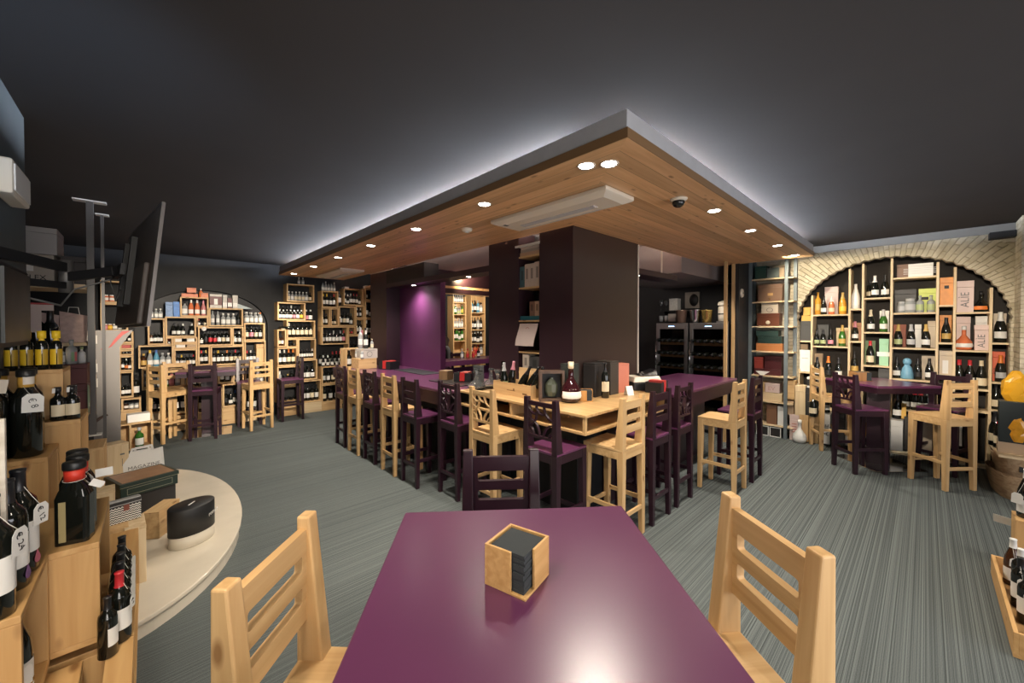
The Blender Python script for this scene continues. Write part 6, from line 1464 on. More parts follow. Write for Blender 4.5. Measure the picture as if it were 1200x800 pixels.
# ================================================================== wine fridges and what stands on them
FX = 6.5
SHELFW = wood('fridge_shelf', (.50, .27, .12), (.36, .18, .07), 1, rough=.5, knots=False)
def fridge(ua, ub, label):
    y1, y0 = on(ua, 400, x=FX).y, on(ub, 400, x=FX).y; zt_ = 1.765; w = y1 - y0
    t = tag(empty('wine_fridge', (FX + .3, (y0 + y1) / 2, 0)), label, 'fridge', 'wine fridges')
    a = w / 2
    m = MB().box(-.25, .3, -a, -a + .02, .05, zt_).box(-.25, .3, a - .02, a, .05, zt_).box(-.25, .3, -a + .02, a - .02, zt_ - .03, zt_).box(-.25, .3, -a + .02, a - .02, .05, .10).box(.28, .3, -a + .02, a - .02, .10, zt_ - .03)
    m.build('cabinet', BLACK, t, .002)
    MB().box(-.24, .29, -a + .01, a - .01, 0, .05).build('plinth', BLACK, t)
    f_ = .055
    d = MB().box(-.30, -.252, -a, -a + f_, .06, zt_).box(-.30, -.252, a - f_, a, .06, zt_).box(-.30, -.252, -a + f_, a - f_, zt_ - .10, zt_).box(-.30, -.252, -a + f_, a - f_, .06, .14).build('door', BRUSH, t, .003)
    MB().box(-.28, -.27, -a + f_, a - f_, .14, zt_ - .10).build('glass', CLEARPANE, d)
    MB().box(-.3015, -.3005, -.05, .05, zt_ - .058, zt_ - .050).build('display', SCREENBLUE, d)
    MB().tube([(-.33, a - .01, .9), (-.33, a - .01, 1.45)], .011, 8).build('handle', CHROME, d)
    for i, z_ in enumerate((.30, .55, .78, 1.0, 1.2, 1.41)):
        MB().box(-.235, .26, -a + .03, a - .03, z_, z_ + .02).box(-.245, -.235, -a + .03, a - .03, z_ - .012, z_ + .03).build('shelf', SHELFW, t)
    return t, y0, y1, w
fr1, fy0, fy1, fw1 = fridge(769, 805.5, 'first steel framed wine fridge behind the right bar')
fr2, gy0, gy1, fw2 = fridge(808, 853, 'second steel framed wine fridge beside the wooden posts')
for (a0, a1, nm) in ((fy0, fy1, 'first'), (gy0, gy1, 'second')):
    for j, z_ in enumerate((1.0, 1.2, 1.41)):
        for i in range(5):
            y = a0 + .08 + (a1 - a0 - .16) * i / 4
            bottle(FX + .10, y, z_ + .025 + .039, 'K-k', 'dark bottle lying in the %s wine fridge, %s shelf, %s from left' % (nm, ('third', 'second', 'top')[j], ORD[4 - i]), 'bottles in the wine fridges', 'bordeaux', .9, tilt=(0, -pi / 2, 0), seg=10)
FT = 1.766
def topy(u): return on(u, 365, x=FX + .2).y
bk = [(0, 0), (.065, 0), (.07, .01), (.09, .21), (.097, .22), (.092, .22), (.085, .21), (.066, .012), (0, .012)]
lathe_thing('ice_bucket', FX + .15, topy(800), FT, bk, flat('dark_bronze', (.16, .10, .075), rough=.35, metal=.5), 'dull bronze ice bucket on the first wine fridge', 'ice bucket', 1.0)
lathe_thing('ice_bucket', FX + .15, topy(816.5), FT, bk, CHROME, 'polished steel ice bucket on the second wine fridge', 'ice bucket', 1.0)
lathe_thing('ice_bucket', FX + .15, topy(830), FT, bk, GOLD, 'golden ice bucket on the second wine fridge', 'ice bucket', .95)
jm = tag(empty('juicer', (FX + .2, topy(847.5), FT)), 'cream kitchen machine with curved top on the second wine fridge', 'appliance')
MB().box(-.08, .08, -.075, .075, 0, .03).build('base', BRUSH, jm, .004); MB().lathe([(0, .03), (.07, .03), (.075, .10), (.072, .24), (.06, .27), (0, .275)], 20).build('body', CREAM, jm)
MB().lathe([(0, 0), (.068, .0), (.075, .02), (.06, .06), (0, .08)], 20, c=(-.02, 0, .272)).build('lid', CREAM, jm); MB().box(-.078, -.06, -.05, .05, .13, .15).build('band', INK, jm)
gsh = tag(empty('wall_shelf', (7.0, topy(784), 1.99)), 'thin dark shelf with glasses above the first wine fridge', 'shelf')
MB().box(-.02, .28, -.32, .30, 0, .012).build('board', BLACK, gsh)
for s in (-1, 1): MB().box(.1, .28, s * .28 - .005, s * .28 + .005, -.10, 0).build('bracket', BLACK, gsh)
wg = [(0, .002), (.032, 0), (.032, .003), (.004, .008), (.004, .085), (.03, .12), (.036, .15), (.03, .20), (.029, .20), (.034, .15), (.028, .122), (0, .095)]
for i, u in enumerate((775, 780.5)): lathe_thing('wine_glass', 7.08, on(u, 350, x=7.08).y, 2.003, wg, CRYSTAL, ('wine glass on the dark shelf, first from left', 'wine glass on the dark shelf, second from left')[i], 'glass', 1.0, seg=16)
for i, u in enumerate((775, 781)): lathe_thing('tumbler', 7.05, on(u, 362, x=7.05).y, 1.80, [(0, .002), (.03, 0), (.036, .10), (.034, .10), (.028, .008), (0, .008)], colour((.35, .36, .38), rough=.2), ('pale tumbler above the first fridge, left one', 'pale tumbler above the first fridge, right one')[i], 'glass', 1.1, seg=16)
ls = tag(empty('wall_shelf', (7.0, topy(784), 1.787)), 'low dark ledge on the first wine fridge carrying tumblers', 'shelf'); MB().box(-.02, .28, -.32, .30, 0, .012).build('board', BLACK, ls); MB().box(.0, .26, -.30, .28, -.02, 0).build('support', BLACK, ls)
card_box('carton', 7.0, 7.12, on(793, 362, x=7.05).y, on(784.5, 362, x=7.05).y, 1.80, 1.94, colour((.42, .36, .33)), 'pale card box beside the tumblers above the fridge', 'box')
card_box('carton', 7.02, 7.16, on(795.5, 350, x=7.08).y, on(786, 350, x=7.08).y, 2.003, 2.22, GREYC, 'grey glass carton on the dark shelf beside wine glasses', 'box')
t = tag(empty('wall_clock_panel', (7.42, on(811, 350, x=7.42).y, 2.05)), 'cream panel with black oval hanging above the buckets', 'panel'); MB().box(0, .03, -.13, .13, 0, .30).build('panel', colour((.30, .26, .22)), t); o = link('oval', MB().lathe([(0, 0), (.08, 0), (.08, .01), (0, .01)], 20, sy=1.4).mesh('oval', INK), t); basis(o, (0, -1, 0), (0, 0, 1), (-.012, -.04, .15))
t = tag(empty('wall_disc', (6.68, 1.949, 2.22)), 'round pale disc on the dark wall beside the steel rack', 'sensor'); me = MB().lathe([(0, 0), (.07, 0), (.065, .02), (0, .025)], 20).mesh('body', CREAM); o = link('body', me, t); o.matrix_local = Matrix.Rotation(pi / 2, 4, 'X')
MB().lathe([(0, 0), (.02, 0), (.02, .003), (0, .003)], 12).build('centre', GREYINK, t).matrix_local = Matrix.Translation((0, -.026, 0)) @ Matrix.Rotation(pi / 2, 4, 'X')
# ================================================================== steel rack between the bar and the arch
RX0, RX1, RY0, RY1 = 7.03, 7.285, 1.37, 1.90
rk2 = tag(empty('steel_rack', (RX0, RY0, 0)), 'blue grey steel rack with wooden shelves between bar and arch', 'shelf unit')
for x, y in ((RX0, RY0 + .05), (RX0, RY1), (RX1 - .04, RY0 - .02), (RX1 - .04, RY1)): kid(MB().box(x, x + .035, y, y + .045, 0, CZ - .001), 'post', STEELB, rk2)
RZ = [on(900, v, x=RX0).z for v in (326, 353, 382, 411.5, 440, 470, 497)]
for z in RZ: kid(MB().box(RX0 + .005, RX1, RY0 - .02, RY1, z - .02, z), 'shelf', PALE[1], rk2)
def rbox(i, u0, u1, v0, mat, label, name='gift_box', x=RX0 + .045, d=.18, dz=0.0, lid=None):
    y1, y0 = on(u0, 400, x=x).y, on(u1, 400, x=x).y; z = RZ[i] + .001 + dz
    return card_box(name, x, x + d, y0, min(y1, RY1 - .02), z, on((u0 + u1) / 2, v0, x=x).z, mat, label, 'box', lid=lid)
rbox(0, 884, 897, 312, flat('deep_green_card', (.02, .06, .045), rough=.5), 'dark green box on the top rack shelf'); rbox(0, 898, 912, 314, flat('grey_green_card', (.12, .15, .14), rough=.5), 'grey green box on the top rack shelf'); rbox(0, 912.5, 918, 311, TAN, 'brown box at the top right of the steel rack')
b = rbox(1, 888, 916, 333, flat('brown_leather_card', (.17, .095, .06), rough=.45, var=.1), 'large brown gift case with gold plate on the steel rack', 'gift_case'); MB().box(-.0915, -.090, -.04, .03, .09, .13).build('gold_plate', colour((.45, .26, .10)), b); MB().box(-.0925, -.0905, -.01, .01, .03, .05).build('clasp', GOLD, b)
b = rbox(2, 887, 913, 367, flat('chestnut_case', (.11, .035, .018), rough=.4, var=.15), 'chestnut wooden gift case with round brass clasp on the rack', 'gift_case')
o = link('round_clasp', MB().lathe([(0, 0), (.03, 0), (.03, .006), (.02, .010), (0, .010)], 18).mesh('round_clasp', colour((.6, .52, .40), rough=.3)), b); basis(o, (0, -1, 0), (0, 0, 1), (-.0925, 0, .055))
z2 = on(900, 367, x=RX0).z - RZ[2] + .002
b = rbox(2, 892, 911.5, 355, flat('pale_crest_case', (.45, .38, .30), rough=.5, var=.1), 'pale case with oval crest on the chestnut gift case', 'gift_case', dz=z2); o = link('oval_crest', MB().lathe([(.028, 0), (.034, 0), (.034, .0015), (.028, .0015), (.028, 0)], 20, sx=1.3).mesh('oval_crest', GREYINK), b); basis(o, (0, -1, 0), (0, 0, 1), (-.0915, 0, .05))
b = rbox(3, 886, 917, 402.5, flat('orange_brown_card', (.42, .16, .05), rough=.5), 'flat orange box on the steel rack', d=.2)
b = rbox(3, 888, 916, 394, flat('green_black_card', (.015, .035, .03), rough=.4), 'lower flat dark green box on the orange box', dz=on(900, 402.5, x=RX0).z - RZ[3] + .002); b = rbox(3, 886, 912, 387, flat('green_black_card_b', (.018, .04, .034), rough=.4), 'upper flat dark green box on the pile', dz=on(900, 394, x=RX0).z - RZ[3] + .002)
rbox(4, 884, 894, 418, flat('brick_red_card', (.22, .03, .02), rough=.5), 'brick red box on the steel rack'); rbox(4, 896, 916, 417, flat('maroon_card', (.06, .012, .014), rough=.4), 'wide maroon box on the steel rack', x=RX0 + .08)
b = rbox(4, 884, 915, 432, flat('maroon_card_b', (.07, .015, .016), rough=.4), 'flat maroon box with a white paper corner hanging over', x=RX0 + .042, d=.035); me = outline_mesh('paper_corner', [[(-.10, 0), (.10, 0), (-.01, -.08)]], .002, WHITE); o = link('paper_corner', me, b); basis(o, (0, -1, 0), (0, 0, 1), (-.020, .06, .06))
rbox(5, 886, 917, 460, PALE[1], 'pale wooden case on the lower rack shelf', 'wooden_case'); b = rbox(5, 897, 914, 449, flat('pale_pink_case', (.55, .42, .38), rough=.5), 'pink case lettered EV on the pale wooden case', dz=on(900, 460, x=RX0).z - RZ[5] + .002)
o = link('lettering', text_mesh('EV', .085, .0006, colour((.40, .22, .20))), b); basis(o, (0, -1, 0), (0, 0, 1), (-.092, .01, .06))
rbox(5, 884.5, 896, 447, CRATE[1], 'small wooden case beside the pink lettered case', 'wooden_case', dz=on(900, 460, x=RX0).z - RZ[5] + .002)
rbox(6, 899, 911, 474, flat('brown_round_card', (.18, .09, .05), rough=.5), 'brown box with white dot low on the steel rack'); rbox(6, 912, 919, 476, WHITE, 'white carton low on the steel rack')
for i, (a, b_) in enumerate(((886, 900.5), (901.5, 915))):
    g = card_box('framed_case', RX0 + .02, RX0 + .2, on(b_, 500, x=RX0).y, on(a, 500, x=RX0).y, 0.001, RZ[6] - .03, DKC, ('black case with white edges at the foot of the rack, left one', 'black case with white edges at the foot of the rack, right one')[i], 'box')
    hh = RZ[6] - .035; wv = (on(a, 500, x=RX0).y - on(b_, 500, x=RX0).y) / 2
    MB().box(-.095, -.0915, -wv, -wv + .012, 0, hh).box(-.095, -.0915, wv - .012, wv, 0, hh).box(-.095, -.0915, -wv + .012, wv - .012, hh - .012, hh).box(-.095, -.0915, -wv + .012, wv - .012, 0, .012).build('white_edge', WHITE, g)
# ================================================================== right hand corner: baskets, gift carton, bottles
def basket(x, y, z, sx, sy, h, rz, label):
    t = tag(empty('wooden_basket', (x, y, z), rz), label, 'basket')
    n = 28; m = MB(); rings = []
    for k_, zz in ((.80, 0), (.90, h * .4), (1.0, h), (.975, h), (.87, h * .4), (.77, .012)):
        rings.append([((cos(2 * pi * i / n) * abs(cos(2 * pi * i / n)) ** -.4 if abs(cos(2 * pi * i / n)) > 1e-6 else 0) * sx * k_, (sin(2 * pi * i / n) * abs(sin(2 * pi * i / n)) ** -.4 if abs(sin(2 * pi * i / n)) > 1e-6 else 0) * sy * k_, zz) for i in range(n)])
    for r0, r1 in zip(rings, rings[1:]):
        q = len(m.v); m.v += r0 + r1
        for i in range(n): j = (i + 1) % n; m.face([q + i, q + j, q + n + j, q + n + i], 0, True)
    q = len(m.v); m.v += rings[0] + rings[-1]; m.face([q + i for i in range(n)][::-1]); m.face([q + n + i for i in range(n)])
    m.build('body', BASKET, t)
    for s in (-1, 1):
        MB().box(s * sx * .93 - .004, s * sx * .93 + .004, -.045, .045, h * .45, h * .72).build('handle_hole', INK, t)
    MB().lathe([(1, 0), (1.02, .0), (1.02, .02), (1, .02), (1, 0)], 28, c=(0, 0, h - .02), sx=sx * .92, sy=sy * .92).build('rim', BASKET, t)
    return t
BXC = (6.42, -.665)
basket(BXC[0], BXC[1], 0.001, .33, .20, .24, radians(8), 'lower oval wooden basket on the carpet in the right corner')
basket(BXC[0] + .06, BXC[1] - .01, .185, .31, .19, .22, radians(2), 'upper oval wooden basket nested in the lower one')
bd = tag(empty('wooden_board', (6.47, -.67, .4055), radians(2)), 'pale board laid across the upper wooden basket', 'board'); MB().box(-.29, .29, -.17, .17, 0, .015).build('board', PALE[0], bd); MB().box(-.29, -.27, -.17, .17, .0151, .025).build('end_batten', PALE[1], bd)
for i, (x, y, c) in enumerate(((6.56, -.555, 'Kcr'), (6.67, -.63, 'Kwk'), (6.68, -.53, 'Kck'))): bottle(x, y, .4212, c, ('stout dark bottle with red cap on the basket board', 'stout dark bottle behind on the basket board', 'stout dark bottle with cream label beside the amber picture carton')[i], None, 'champagne', 1.15, seg=20)
gc = tag(empty('gift_carton', (6.42, -.645, .421), radians(-92)), 'dark gift carton picturing an amber crystal flask in right corner', 'box')
MB().box(-.12, .12, -.08, .08, 0, .36).build('body', flat('teal_black_card', (.018, .024, .024), rough=.35), gc, .003); gc.scale = (1.0, 1.0, 1.46)
MB().box(-.125, .125, -.085, .085, -.0, .075).build('card_tray', TAN, gc)
AMB = glass('amber_glass', (.95, .48, .03), rough=.18, trans=.25)
def gem(name, t, s, loc, mat):
    m = MB(); rr = random.Random(5); n = 9; prof = [(0, 0), (.062, 0), (.082, .05), (.085, .10), (.07, .15), (.05, .19), (.036, .215), (.02, .235), (0, .24)]
    rows = []
    for j, (r, z) in enumerate(prof): rows.append([(loc[0] + s * r * (1 + .12 * rr.uniform(-1, 1)) * cos(2 * pi * (i + .5 * (j % 2)) / n), loc[1] + s * r * .62 * (1 + .1 * rr.uniform(-1, 1)) * sin(2 * pi * (i + .5 * (j % 2)) / n), loc[2] + s * z) for i in range(n)])
    for r0, r1 in zip(rows, rows[1:]):
        q = len(m.v); m.v += r0 + r1
        for i in range(n): j = (i + 1) % n; m.face([q + i, q + j, q + n + j]); m.face([q + i, q + n + j, q + n + i])
    return m.build(name, mat, t)
gem('amber_picture', gc, .95, (0, -.048, .085), flat('amber_print', (.62, .28, .02), rough=.25, var=.35, vscale=30))
af = tag(empty('crystal_flask', (6.42, -.635, .9475), radians(-92)), 'faceted amber crystal flask standing on the dark gift carton', 'bottle'); gem('flask', af, 1.3, (0, 0, 0), AMB); MB().box(-.06, .06, -.03, .03, 0, .004).build('base', GOLD, af)
# low display crate at the right edge
rc = tag(empty('display_crate', (3.72, -.54, 0)), 'low open wooden crate of bottles at the right edge of the room', 'crate')
m = (3.24, 4.24, -.80, -.325)
kid(MB().box(m[0], m[1], m[2], m[3], 0.001, .02), 'bottom_board', STAIN[0], rc); kid(MB().box(m[0], m[1], m[3] - .018, m[3], .02, .13), 'side_board', STAIN[0], rc, .002); kid(MB().box(m[0], m[1], m[2], m[2] + .018, .02, .13), 'side_board', STAIN[0], rc)
for x in (m[0], m[1] - .018): kid(MB().box(x, x + .018, m[2] + .018, m[3] - .018, .02, .13), 'end_board', STAIN[1], rc, .002)
rows_ = [(4.10, -.405, 'Bww', 'burgundy'), (3.95, -.42, 'Kww', 'bordeaux'), (3.85, -.50, 'Kcd', 'bordeaux'), (3.80, -.405, 'Kwk', 'bordeaux'), (3.62, -.41, 'Kwk', 'bordeaux'), (3.46, -.42, 'Kkk', 'bordeaux'), (3.98, -.55, 'Kwr', 'bordeaux'), (3.68, -.52, 'Kkk', 'bordeaux')]
for i, (x, y, c, kd) in enumerate(rows_):
    b = bottle(x, y, .021, c, ('brown bottle with white capsule, farthest in the right edge crate', 'white capped bottle, second farthest along the crate edge', 'bottle with gold cap in the inner row, right edge crate', 'black capped bottle halfway along the right crate edge', 'white labelled bottle, second nearest along the right crate edge', 'black labelled bottle, nearest in the right edge crate', 'red capped bottle in the inner row of right edge crate', 'black labelled bottle in the inner row of right edge crate')[i], None, kd, 1.0, seg=20, face=radians(165))
    price_tag(b, '', .015, -.044, .16, .2, .05, neck=(0, -.016, .25))
rc2 = tag(empty('display_crate', (4.55, -.60, 0)), 'taller wooden crate behind the low one at the right edge', 'crate')
kid(MB().box(4.26, 4.46, -.95, -.43, .38, .40), 'top_board', STAIN[0], rc2, .002); kid(MB().box(4.26, 4.28, -.95, -.43, 0, .38), 'end_board', STAIN[2], rc2); kid(MB().box(4.44, 4.46, -.95, -.43, 0, .38), 'end_board', STAIN[2], rc2); kid(MB().box(4.28, 4.44, -.45, -.43, .02, .38), 'front_board', STAIN[2], rc2)
o = link('price_tag', outline_mesh('price_tag', [[(-.05, -.03), (.05, -.03), (.05, .03), (-.05, .03)]], .001, WHITE), rc2); basis(o, (.3, .9, 0), (-.3, 0, 1), (-.07, .20, .31))
b = bottle(4.36, -.485, .4006, 'Kww', 'dark bottle with white sleeve standing on the taller right crate', None, 'burgundy', 1.1, seg=20, face=radians(165)); price_tag(b, '', -.03, -.05, .12, -.3, .06, neck=(0, -.016, .25))

# ================================================================== far shelving seen through the bar opening
def tower(u0, u1, vt, levels, label, phr, fills):
    y = YF - .0
    x0, x1 = on(u0, 380, y=y).x, on(u1, 380, y=y).x; zt_ = on((u0 + u1) / 2, vt, y=y).z
    t = tag(empty('tall_shelf', ((x0 + x1) / 2, y + .13, 0)), label, 'shelf unit')
    for a, b in ((x0, x0 + .03), (x1 - .03, x1)): kid(MB().box(a, b, y, y + .26, 0, zt_), 'side_panel', CRATE[2], t)
    kid(MB().box(x0 + .03, x1 - .03, y + .24, y + .26, 0, zt_), 'back_panel', CRATE[2], t)
    for (v, f_) in zip(levels, fills):
        z = on((u0 + u1) / 2, v, y=y).z; kid(MB().box(x0 + .03, x1 - .03, y, y + .24, z - .022, z), 'shelf', CRATE[0], t)
        if f_: row(f_[1], (x0 + .04, y + .09), (x1 - .04, y + .09), z + .0006, f_[0], 'bottles on the far shelves', room=.36)
tower(531, 546.5, 347, (354, 368, 384, 399, 412), 'tall narrow wooden shelf at the far wall seen through the bar', 'far shelf',
      (("top of far narrow shelf", "Cws* Cws* Cws* Cws* Cws*"), ("green bottle shelf, far narrow unit", "Gwk Gws Cgs* Cgs* Gyk"), ("clear bottle shelf, far narrow unit", "Cws* Cws* Cws* Cws*"), ("lower green shelf, far narrow unit", "Kwk Gwg Gwg* Gwk"), None))
tower(552, 569, 346, (366, 386, 402, 416), 'second tall wooden shelf beside the pillar edge at the far wall', 'far shelf b',
      (("upper row, far pillar shelf", "Uwk Kwk Uws Cwk*"), ("second row, far pillar shelf", "Kwk Kwk Cwk Kwk"), ("third row, far pillar shelf", "Kww Kww Kww' Kww"), ("low row, far pillar shelf", "Cww* Orr* Orr* Cww*")))
stool(5.0, 7.12, radians(-90), P, 'slot', 'dark purple stool behind the far bar counter', None)
for i, (x, c) in enumerate(((4.95, 'Cww'), (5.10, 'Orr'), (5.26, 'Orr'), (5.4, 'Kwk'))): bottle(x, 6.85, BZ + .001, c, 'bottle standing on the far bar counter, %s from left' % ORD[i], 'bottles on the far counter', 'spirit', .8, seg=12)
# ------------------------------------------------------------------ the person behind the far counter
SKIN = flat('skin', (.42, .24, .17), rough=.55, var=.05); HAIR = flat('dark_brown_hair', (.022, .013, .010), rough=.5, var=.3, vscale=40); CLOTH = flat('charcoal_jumper', (.030, .032, .036), rough=.85, var=.15); TROU = flat('dark_trousers', (.02, .02, .026), rough=.85)
def skin_body(name, verts, edges, mat, parent, sub=2):
    me = bpy.data.meshes.new(name); me.from_pydata([v[:3] for v in verts], edges, []); me.update()
    o = bpy.data.objects.new(name, me); COL.objects.link(o)
    md = o.modifiers.new('skin', 'SKIN'); md.use_smooth_shade = True
    for i, v in enumerate(verts):
        sv = me.skin_vertices[0].data[i]; sv.radius = (v[3], v[4] if len(v) > 4 else v[3]); sv.use_root = (i == 0)
    md2 = o.modifiers.new('sub', 'SUBSURF'); md2.levels = md2.render_levels = sub
    dg = bpy.context.evaluated_depsgraph_get(); me2 = bpy.data.meshes.new_from_object(o.evaluated_get(dg)); bpy.data.objects.remove(o)
    me2.materials.clear(); me2.materials.append(mat); r = link(name, me2, parent); return r
pp = on(519, 400, y=7.95)
pe = tag(empty('person', (pp.x, pp.y, 0), radians(-75)), 'person with long dark hair in a charcoal jumper behind far counter', 'person')
# seated on a bar stool, facing local -Y ; sitting height puts the head at about 1.40 m
zs = .70
V = [(0, .02, zs + .06, .15, .11), (0, .01, zs + .25, .125, .095), (0, 0, zs + .42, .155, .105), (0, .0, zs + .52, .085, .07), (0, -.01, zs + .59, .048, .05), (0, -.02, zs + .66, .07, .085), (0, -.025, zs + .74, .078, .098), (0, -.01, zs + .81, .055, .065),
     (.17, .0, zs + .47, .055), (.23, -.03, zs + .22, .043), (.20, -.22, zs + .10, .032), (.17, -.29, zs + .09, .026),
     (-.17, .0, zs + .47, .055), (-.23, -.03, zs + .22, .043), (-.20, -.22, zs + .10, .032), (-.17, -.29, zs + .09, .026),
     (.10, -.05, zs + .04, .088), (.12, -.42, zs + .02, .062), (.12, -.42, zs - .36, .042), (.12, -.52, zs - .40, .035),
     (-.10, -.05, zs + .04, .088), (-.12, -.42, zs + .02, .062), (-.12, -.42, zs - .36, .042), (-.12, -.52, zs - .40, .035)]
Ed = [(0, 1), (1, 2), (2, 3), (3, 4), (4, 5), (5, 6), (6, 7), (3, 8), (8, 9), (9, 10), (10, 11), (3, 12), (12, 13), (13, 14), (14, 15), (0, 16), (16, 17), (17, 18), (18, 19), (0, 20), (20, 21), (21, 22), (22, 23)]
body = skin_body('body', V, Ed, SKIN, pe)
VT = [(0, .02, zs + .02, .165, .125), (0, .01, zs + .25, .140, .11), (0, 0, zs + .42, .172, .12), (0, 0, zs + .52, .095, .08), (.17, 0, zs + .47, .068), (.23, -.03, zs + .22, .055), (.205, -.19, zs + .115, .043), (-.17, 0, zs + .47, .068), (-.23, -.03, zs + .22, .055), (-.205, -.19, zs + .115, .043)]
skin_body('jumper', VT, [(0, 1), (1, 2), (2, 3), (3, 4), (4, 5), (5, 6), (3, 7), (7, 8), (8, 9)], CLOTH, pe)
VL = [(0, .02, zs + .03, .16, .12), (.10, -.05, zs + .04, .1), (.12, -.42, zs + .02, .075), (.12, -.42, zs - .33, .054), (-.10, -.05, zs + .04, .1), (-.12, -.42, zs + .02, .075), (-.12, -.42, zs - .33, .054)]
skin_body('trousers', VL, [(0, 1), (1, 2), (2, 3), (0, 4), (4, 5), (5, 6)], TROU, pe)
VH = [(0, .01, zs + .83, .085, .095), (0, .05, zs + .74, .095, .085), (0, .075, zs + .60, .10, .06), (0, .095, zs + .42, .11, .045), (.07, .0, zs + .74, .035, .06), (.085, .0, zs + .58, .04, .045), (.09, .0, zs + .42, .03, .03), (-.07, 0, zs + .74, .035, .06), (-.085, 0, zs + .58, .04, .045), (-.09, 0, zs + .42, .03, .03)]
skin_body('hair', VH, [(0, 1), (1, 2), (2, 3), (0, 4), (4, 5), (5, 6), (0, 7), (7, 8), (8, 9)], HAIR, pe)
MB().lathe([(0, -.02), (.010, -.012), (.013, .0), (.010, .012), (0, .02)], 8, c=(0, -.118, zs + .70)).build('nose', SKIN, pe)
for s in (-1, 1): MB().lathe([(0, -.007), (.009, 0), (0, .007)], 8, c=(s * .032, -.108, zs + .735)).build('eye', INK, pe)
MB().box(-.024, .024, -.112, -.100, zs + .652, zs + .660).build('mouth', colour((.30, .10, .09)), pe)
for s in (-1, 1):
    for i in range(5):
        a = (-.5 + i * .25) if i < 4 else 1.25
        L_ = (.07, .078, .074, .058, .05)[i]; bx = s * (.165 - .012 * (i if i < 4 else -1.5)); by = -.305
        MB().tube([(bx, by, zs + .09), (bx - s * .01 * a, by - L_ * .6, zs + .088), (bx - s * .016 * a, by - L_, zs + .075)], .0085, 6, r1=.006).build('finger' if i < 4 else 'thumb', SKIN, pe)
stool(pp.x - .05, pp.y + .16, radians(-75), P, 'slot', 'dark purple stool under the seated person behind far counter', None)
# ================================================================== lights of the room
w = bpy.data.worlds.new('world'); SC.world = w; w.use_nodes = True
w.node_tree.nodes['Background'].inputs[0].default_value = (.02, .022, .026, 1); w.node_tree.nodes['Background'].inputs[1].default_value = .3
# cove strips on the canopy ledge washing the ceiling
COV = 235
def strip(loc, sx, sy, power, aim, col=(.80, .87, 1.0)):
    """a rectangular lamp, its face turned along aim"""
    l = bpy.data.lights.new('light_strip', 'AREA'); l.shape = 'RECTANGLE'; l.size = sx; l.size_y = sy; l.energy = power; l.color = col
    o = bpy.data.objects.new('light_strip', l); COL.objects.link(o); o.location = loc
    z = -Vector(aim).normalized(); x = Vector((0, 1, 0)) if abs(z.y) < .5 else Vector((1, 0, 0))
    y = z.cross(x); o.rotation_euler = Matrix((x, y, z)).transposed().to_euler(); return o
strip((XO + .42, 4.85, K2 + .006), 6.5, .06, COV, (-1, 0, .26))
strip((4.40, YO + .42, K2 + .006), 4.2, .06, COV * .8, (0, -1, .26))
# cove on the inner side and over the bar
strip((XI + .03, 5.3, K2 + .005), 5.5, .04, 55, (.5, 0, .8), (1, .86, .75))
strip((4.8, YI + .03, K2 + .005), 3.4, .04, 32, (0, .5, .8), (1, .82, .66))
spot((5.0, 6.7, 2.76), 40, aim=(5.4, 7.8, 2.57), ang=150, col=(1, .75, .45))  # this and the next two: added spots brightening far canopy and shelves
spot((5.3, 7.2, 2.40), 70, aim=(6.0, 8.4, 1.4), ang=130, col=(1, .84, .66))
spot((6.2, 7.2, 2.40), 60, aim=(6.4, 8.4, 1.4), ang=130, col=(1, .84, .66))
# unseen spots and fills, most added to brighten racks, arch and foreground
def unseen_spot(x, y, power, aim, ang, label, col=(1, .87, .70), z=CZ):
    t = tag(empty('unseen_ceiling_spot', (x, y, z)), label, 'light')
    MB().lathe([(0, -.05), (.032, -.05), (.036, -.046), (.036, 0), (0, 0)], 16).build('housing', CEIL, t)
    MB().lathe([(0, -.053), (.024, -.053), (.024, -.051), (0, -.051)], 12).build('lens', LAMP, t)
    spot((x, y, z - .06), power, aim, ang, col, r=.13)

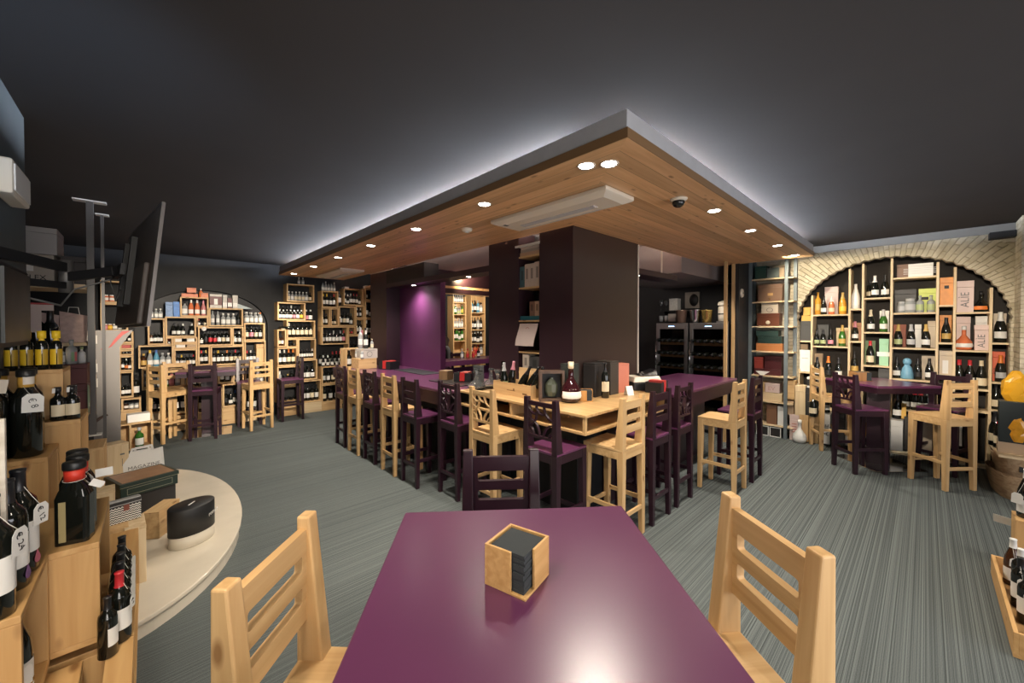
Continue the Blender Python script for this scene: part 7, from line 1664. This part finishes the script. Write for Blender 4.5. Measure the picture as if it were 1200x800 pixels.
spk = tag(empty('wall_speaker', (7.2, -.60, 2.72)), 'small black speaker box high at the corner of the stone wall', 'speaker')
kid(MB().box(7.16, 7.29, -.695, -.50, 2.725, 2.80), 'body', BLACK, spk, .004); kid(MB().box(7.29, 7.30, -.62, -.58, 2.74, 2.79), 'wall_bracket', STEEL, spk)
unseen_spot(.75, .30, 3200, (.75, 8.4, 1.25), 26, 'added unseen spot over the viewer aimed at the back rack')  # added out of view to brighten the back rack
unseen_spot(.45, .35, 1100, (2.6, 8.4, 1.3), 20, 'added unseen spot over the viewer aimed at the narrow racks')  # added to lift the narrow racks
unseen_spot(1.0, .10, 1500, (7.35, .3, 1.5), 26, 'added unseen spot over the viewer aimed at the arch')  # added to brighten the arch shelving
unseen_spot(-.25, .85, 100, (.75, .75, 1.0), 95, 'black ceiling spot over the near table')
unseen_spot(1.6, -.6, 80, (1.5, .2, 0), 110, 'added unseen spot beside the viewer')  # added foreground fill
unseen_spot(3.6, -1.4, 90, (4.6, .2, 0), 110, 'added unseen spot over the right aisle')  # added fill for the right aisle
unseen_spot(-.30, .35, 65, (-.2, 2.6, .8), 80, 'added unseen spot over the stepped display')  # added fill for the stepped display
strip((2.6, -3.0, 1.2), 4.0, 1.8, 85, (.1, 1, .10), (.95, .95, 1.0))  # unseen soft fill from behind the viewer, no strip fitted there
spot((6.35, 1.35, K0 - .02), 60, aim=(7.35, .7, 1.9), ang=120, col=(1, .88, .66))
spot((5.9, 2.3, 2.3), 18, aim=(6.6, 2.7, 1.3), ang=120)  # added spot lifting the wine fridges, no fixture modelled
spot((-.42, 1.9, 1.75), 34, aim=(-.28, 2.55, 2.87), ang=75, col=(.42, .66, 1.0), r=.15, blend=1.0)  # added bare spot for the blue glow on the ceiling
unseen_spot(.9, .45, 260, (1.0, 4.6, 0), 48, 'added unseen spot over the viewer aimed at the left aisle')  # added to brighten the carpet of the left aisle
spot((4.4, 5.2, 2.85), 150, ang=130, col=(1, .86, .74))  # added spot lifting the bar interior and far counter, no fixture
strip((-.49, -1.3, 1.5), 1.8, 1.8, 70, (.45, 1, .12), (1, .93, .85))  # added unseen side fill for the canopy's left edges, no strip fitted
SC.view_settings.view_transform = 'Standard'; SC.view_settings.look = 'None'; SC.view_settings.gamma = 1.0; SC.view_settings.use_curve_mapping = False
SC.view_settings.exposure = 0.35
SC.cycles.use_denoising = True; SC.cycles.max_bounces = 8; SC.cycles.transparent_max_bounces = 10; SC.cycles.sample_clamp_indirect = 4.0; SC.cycles.caustics_reflective = False; SC.cycles.caustics_refractive = False
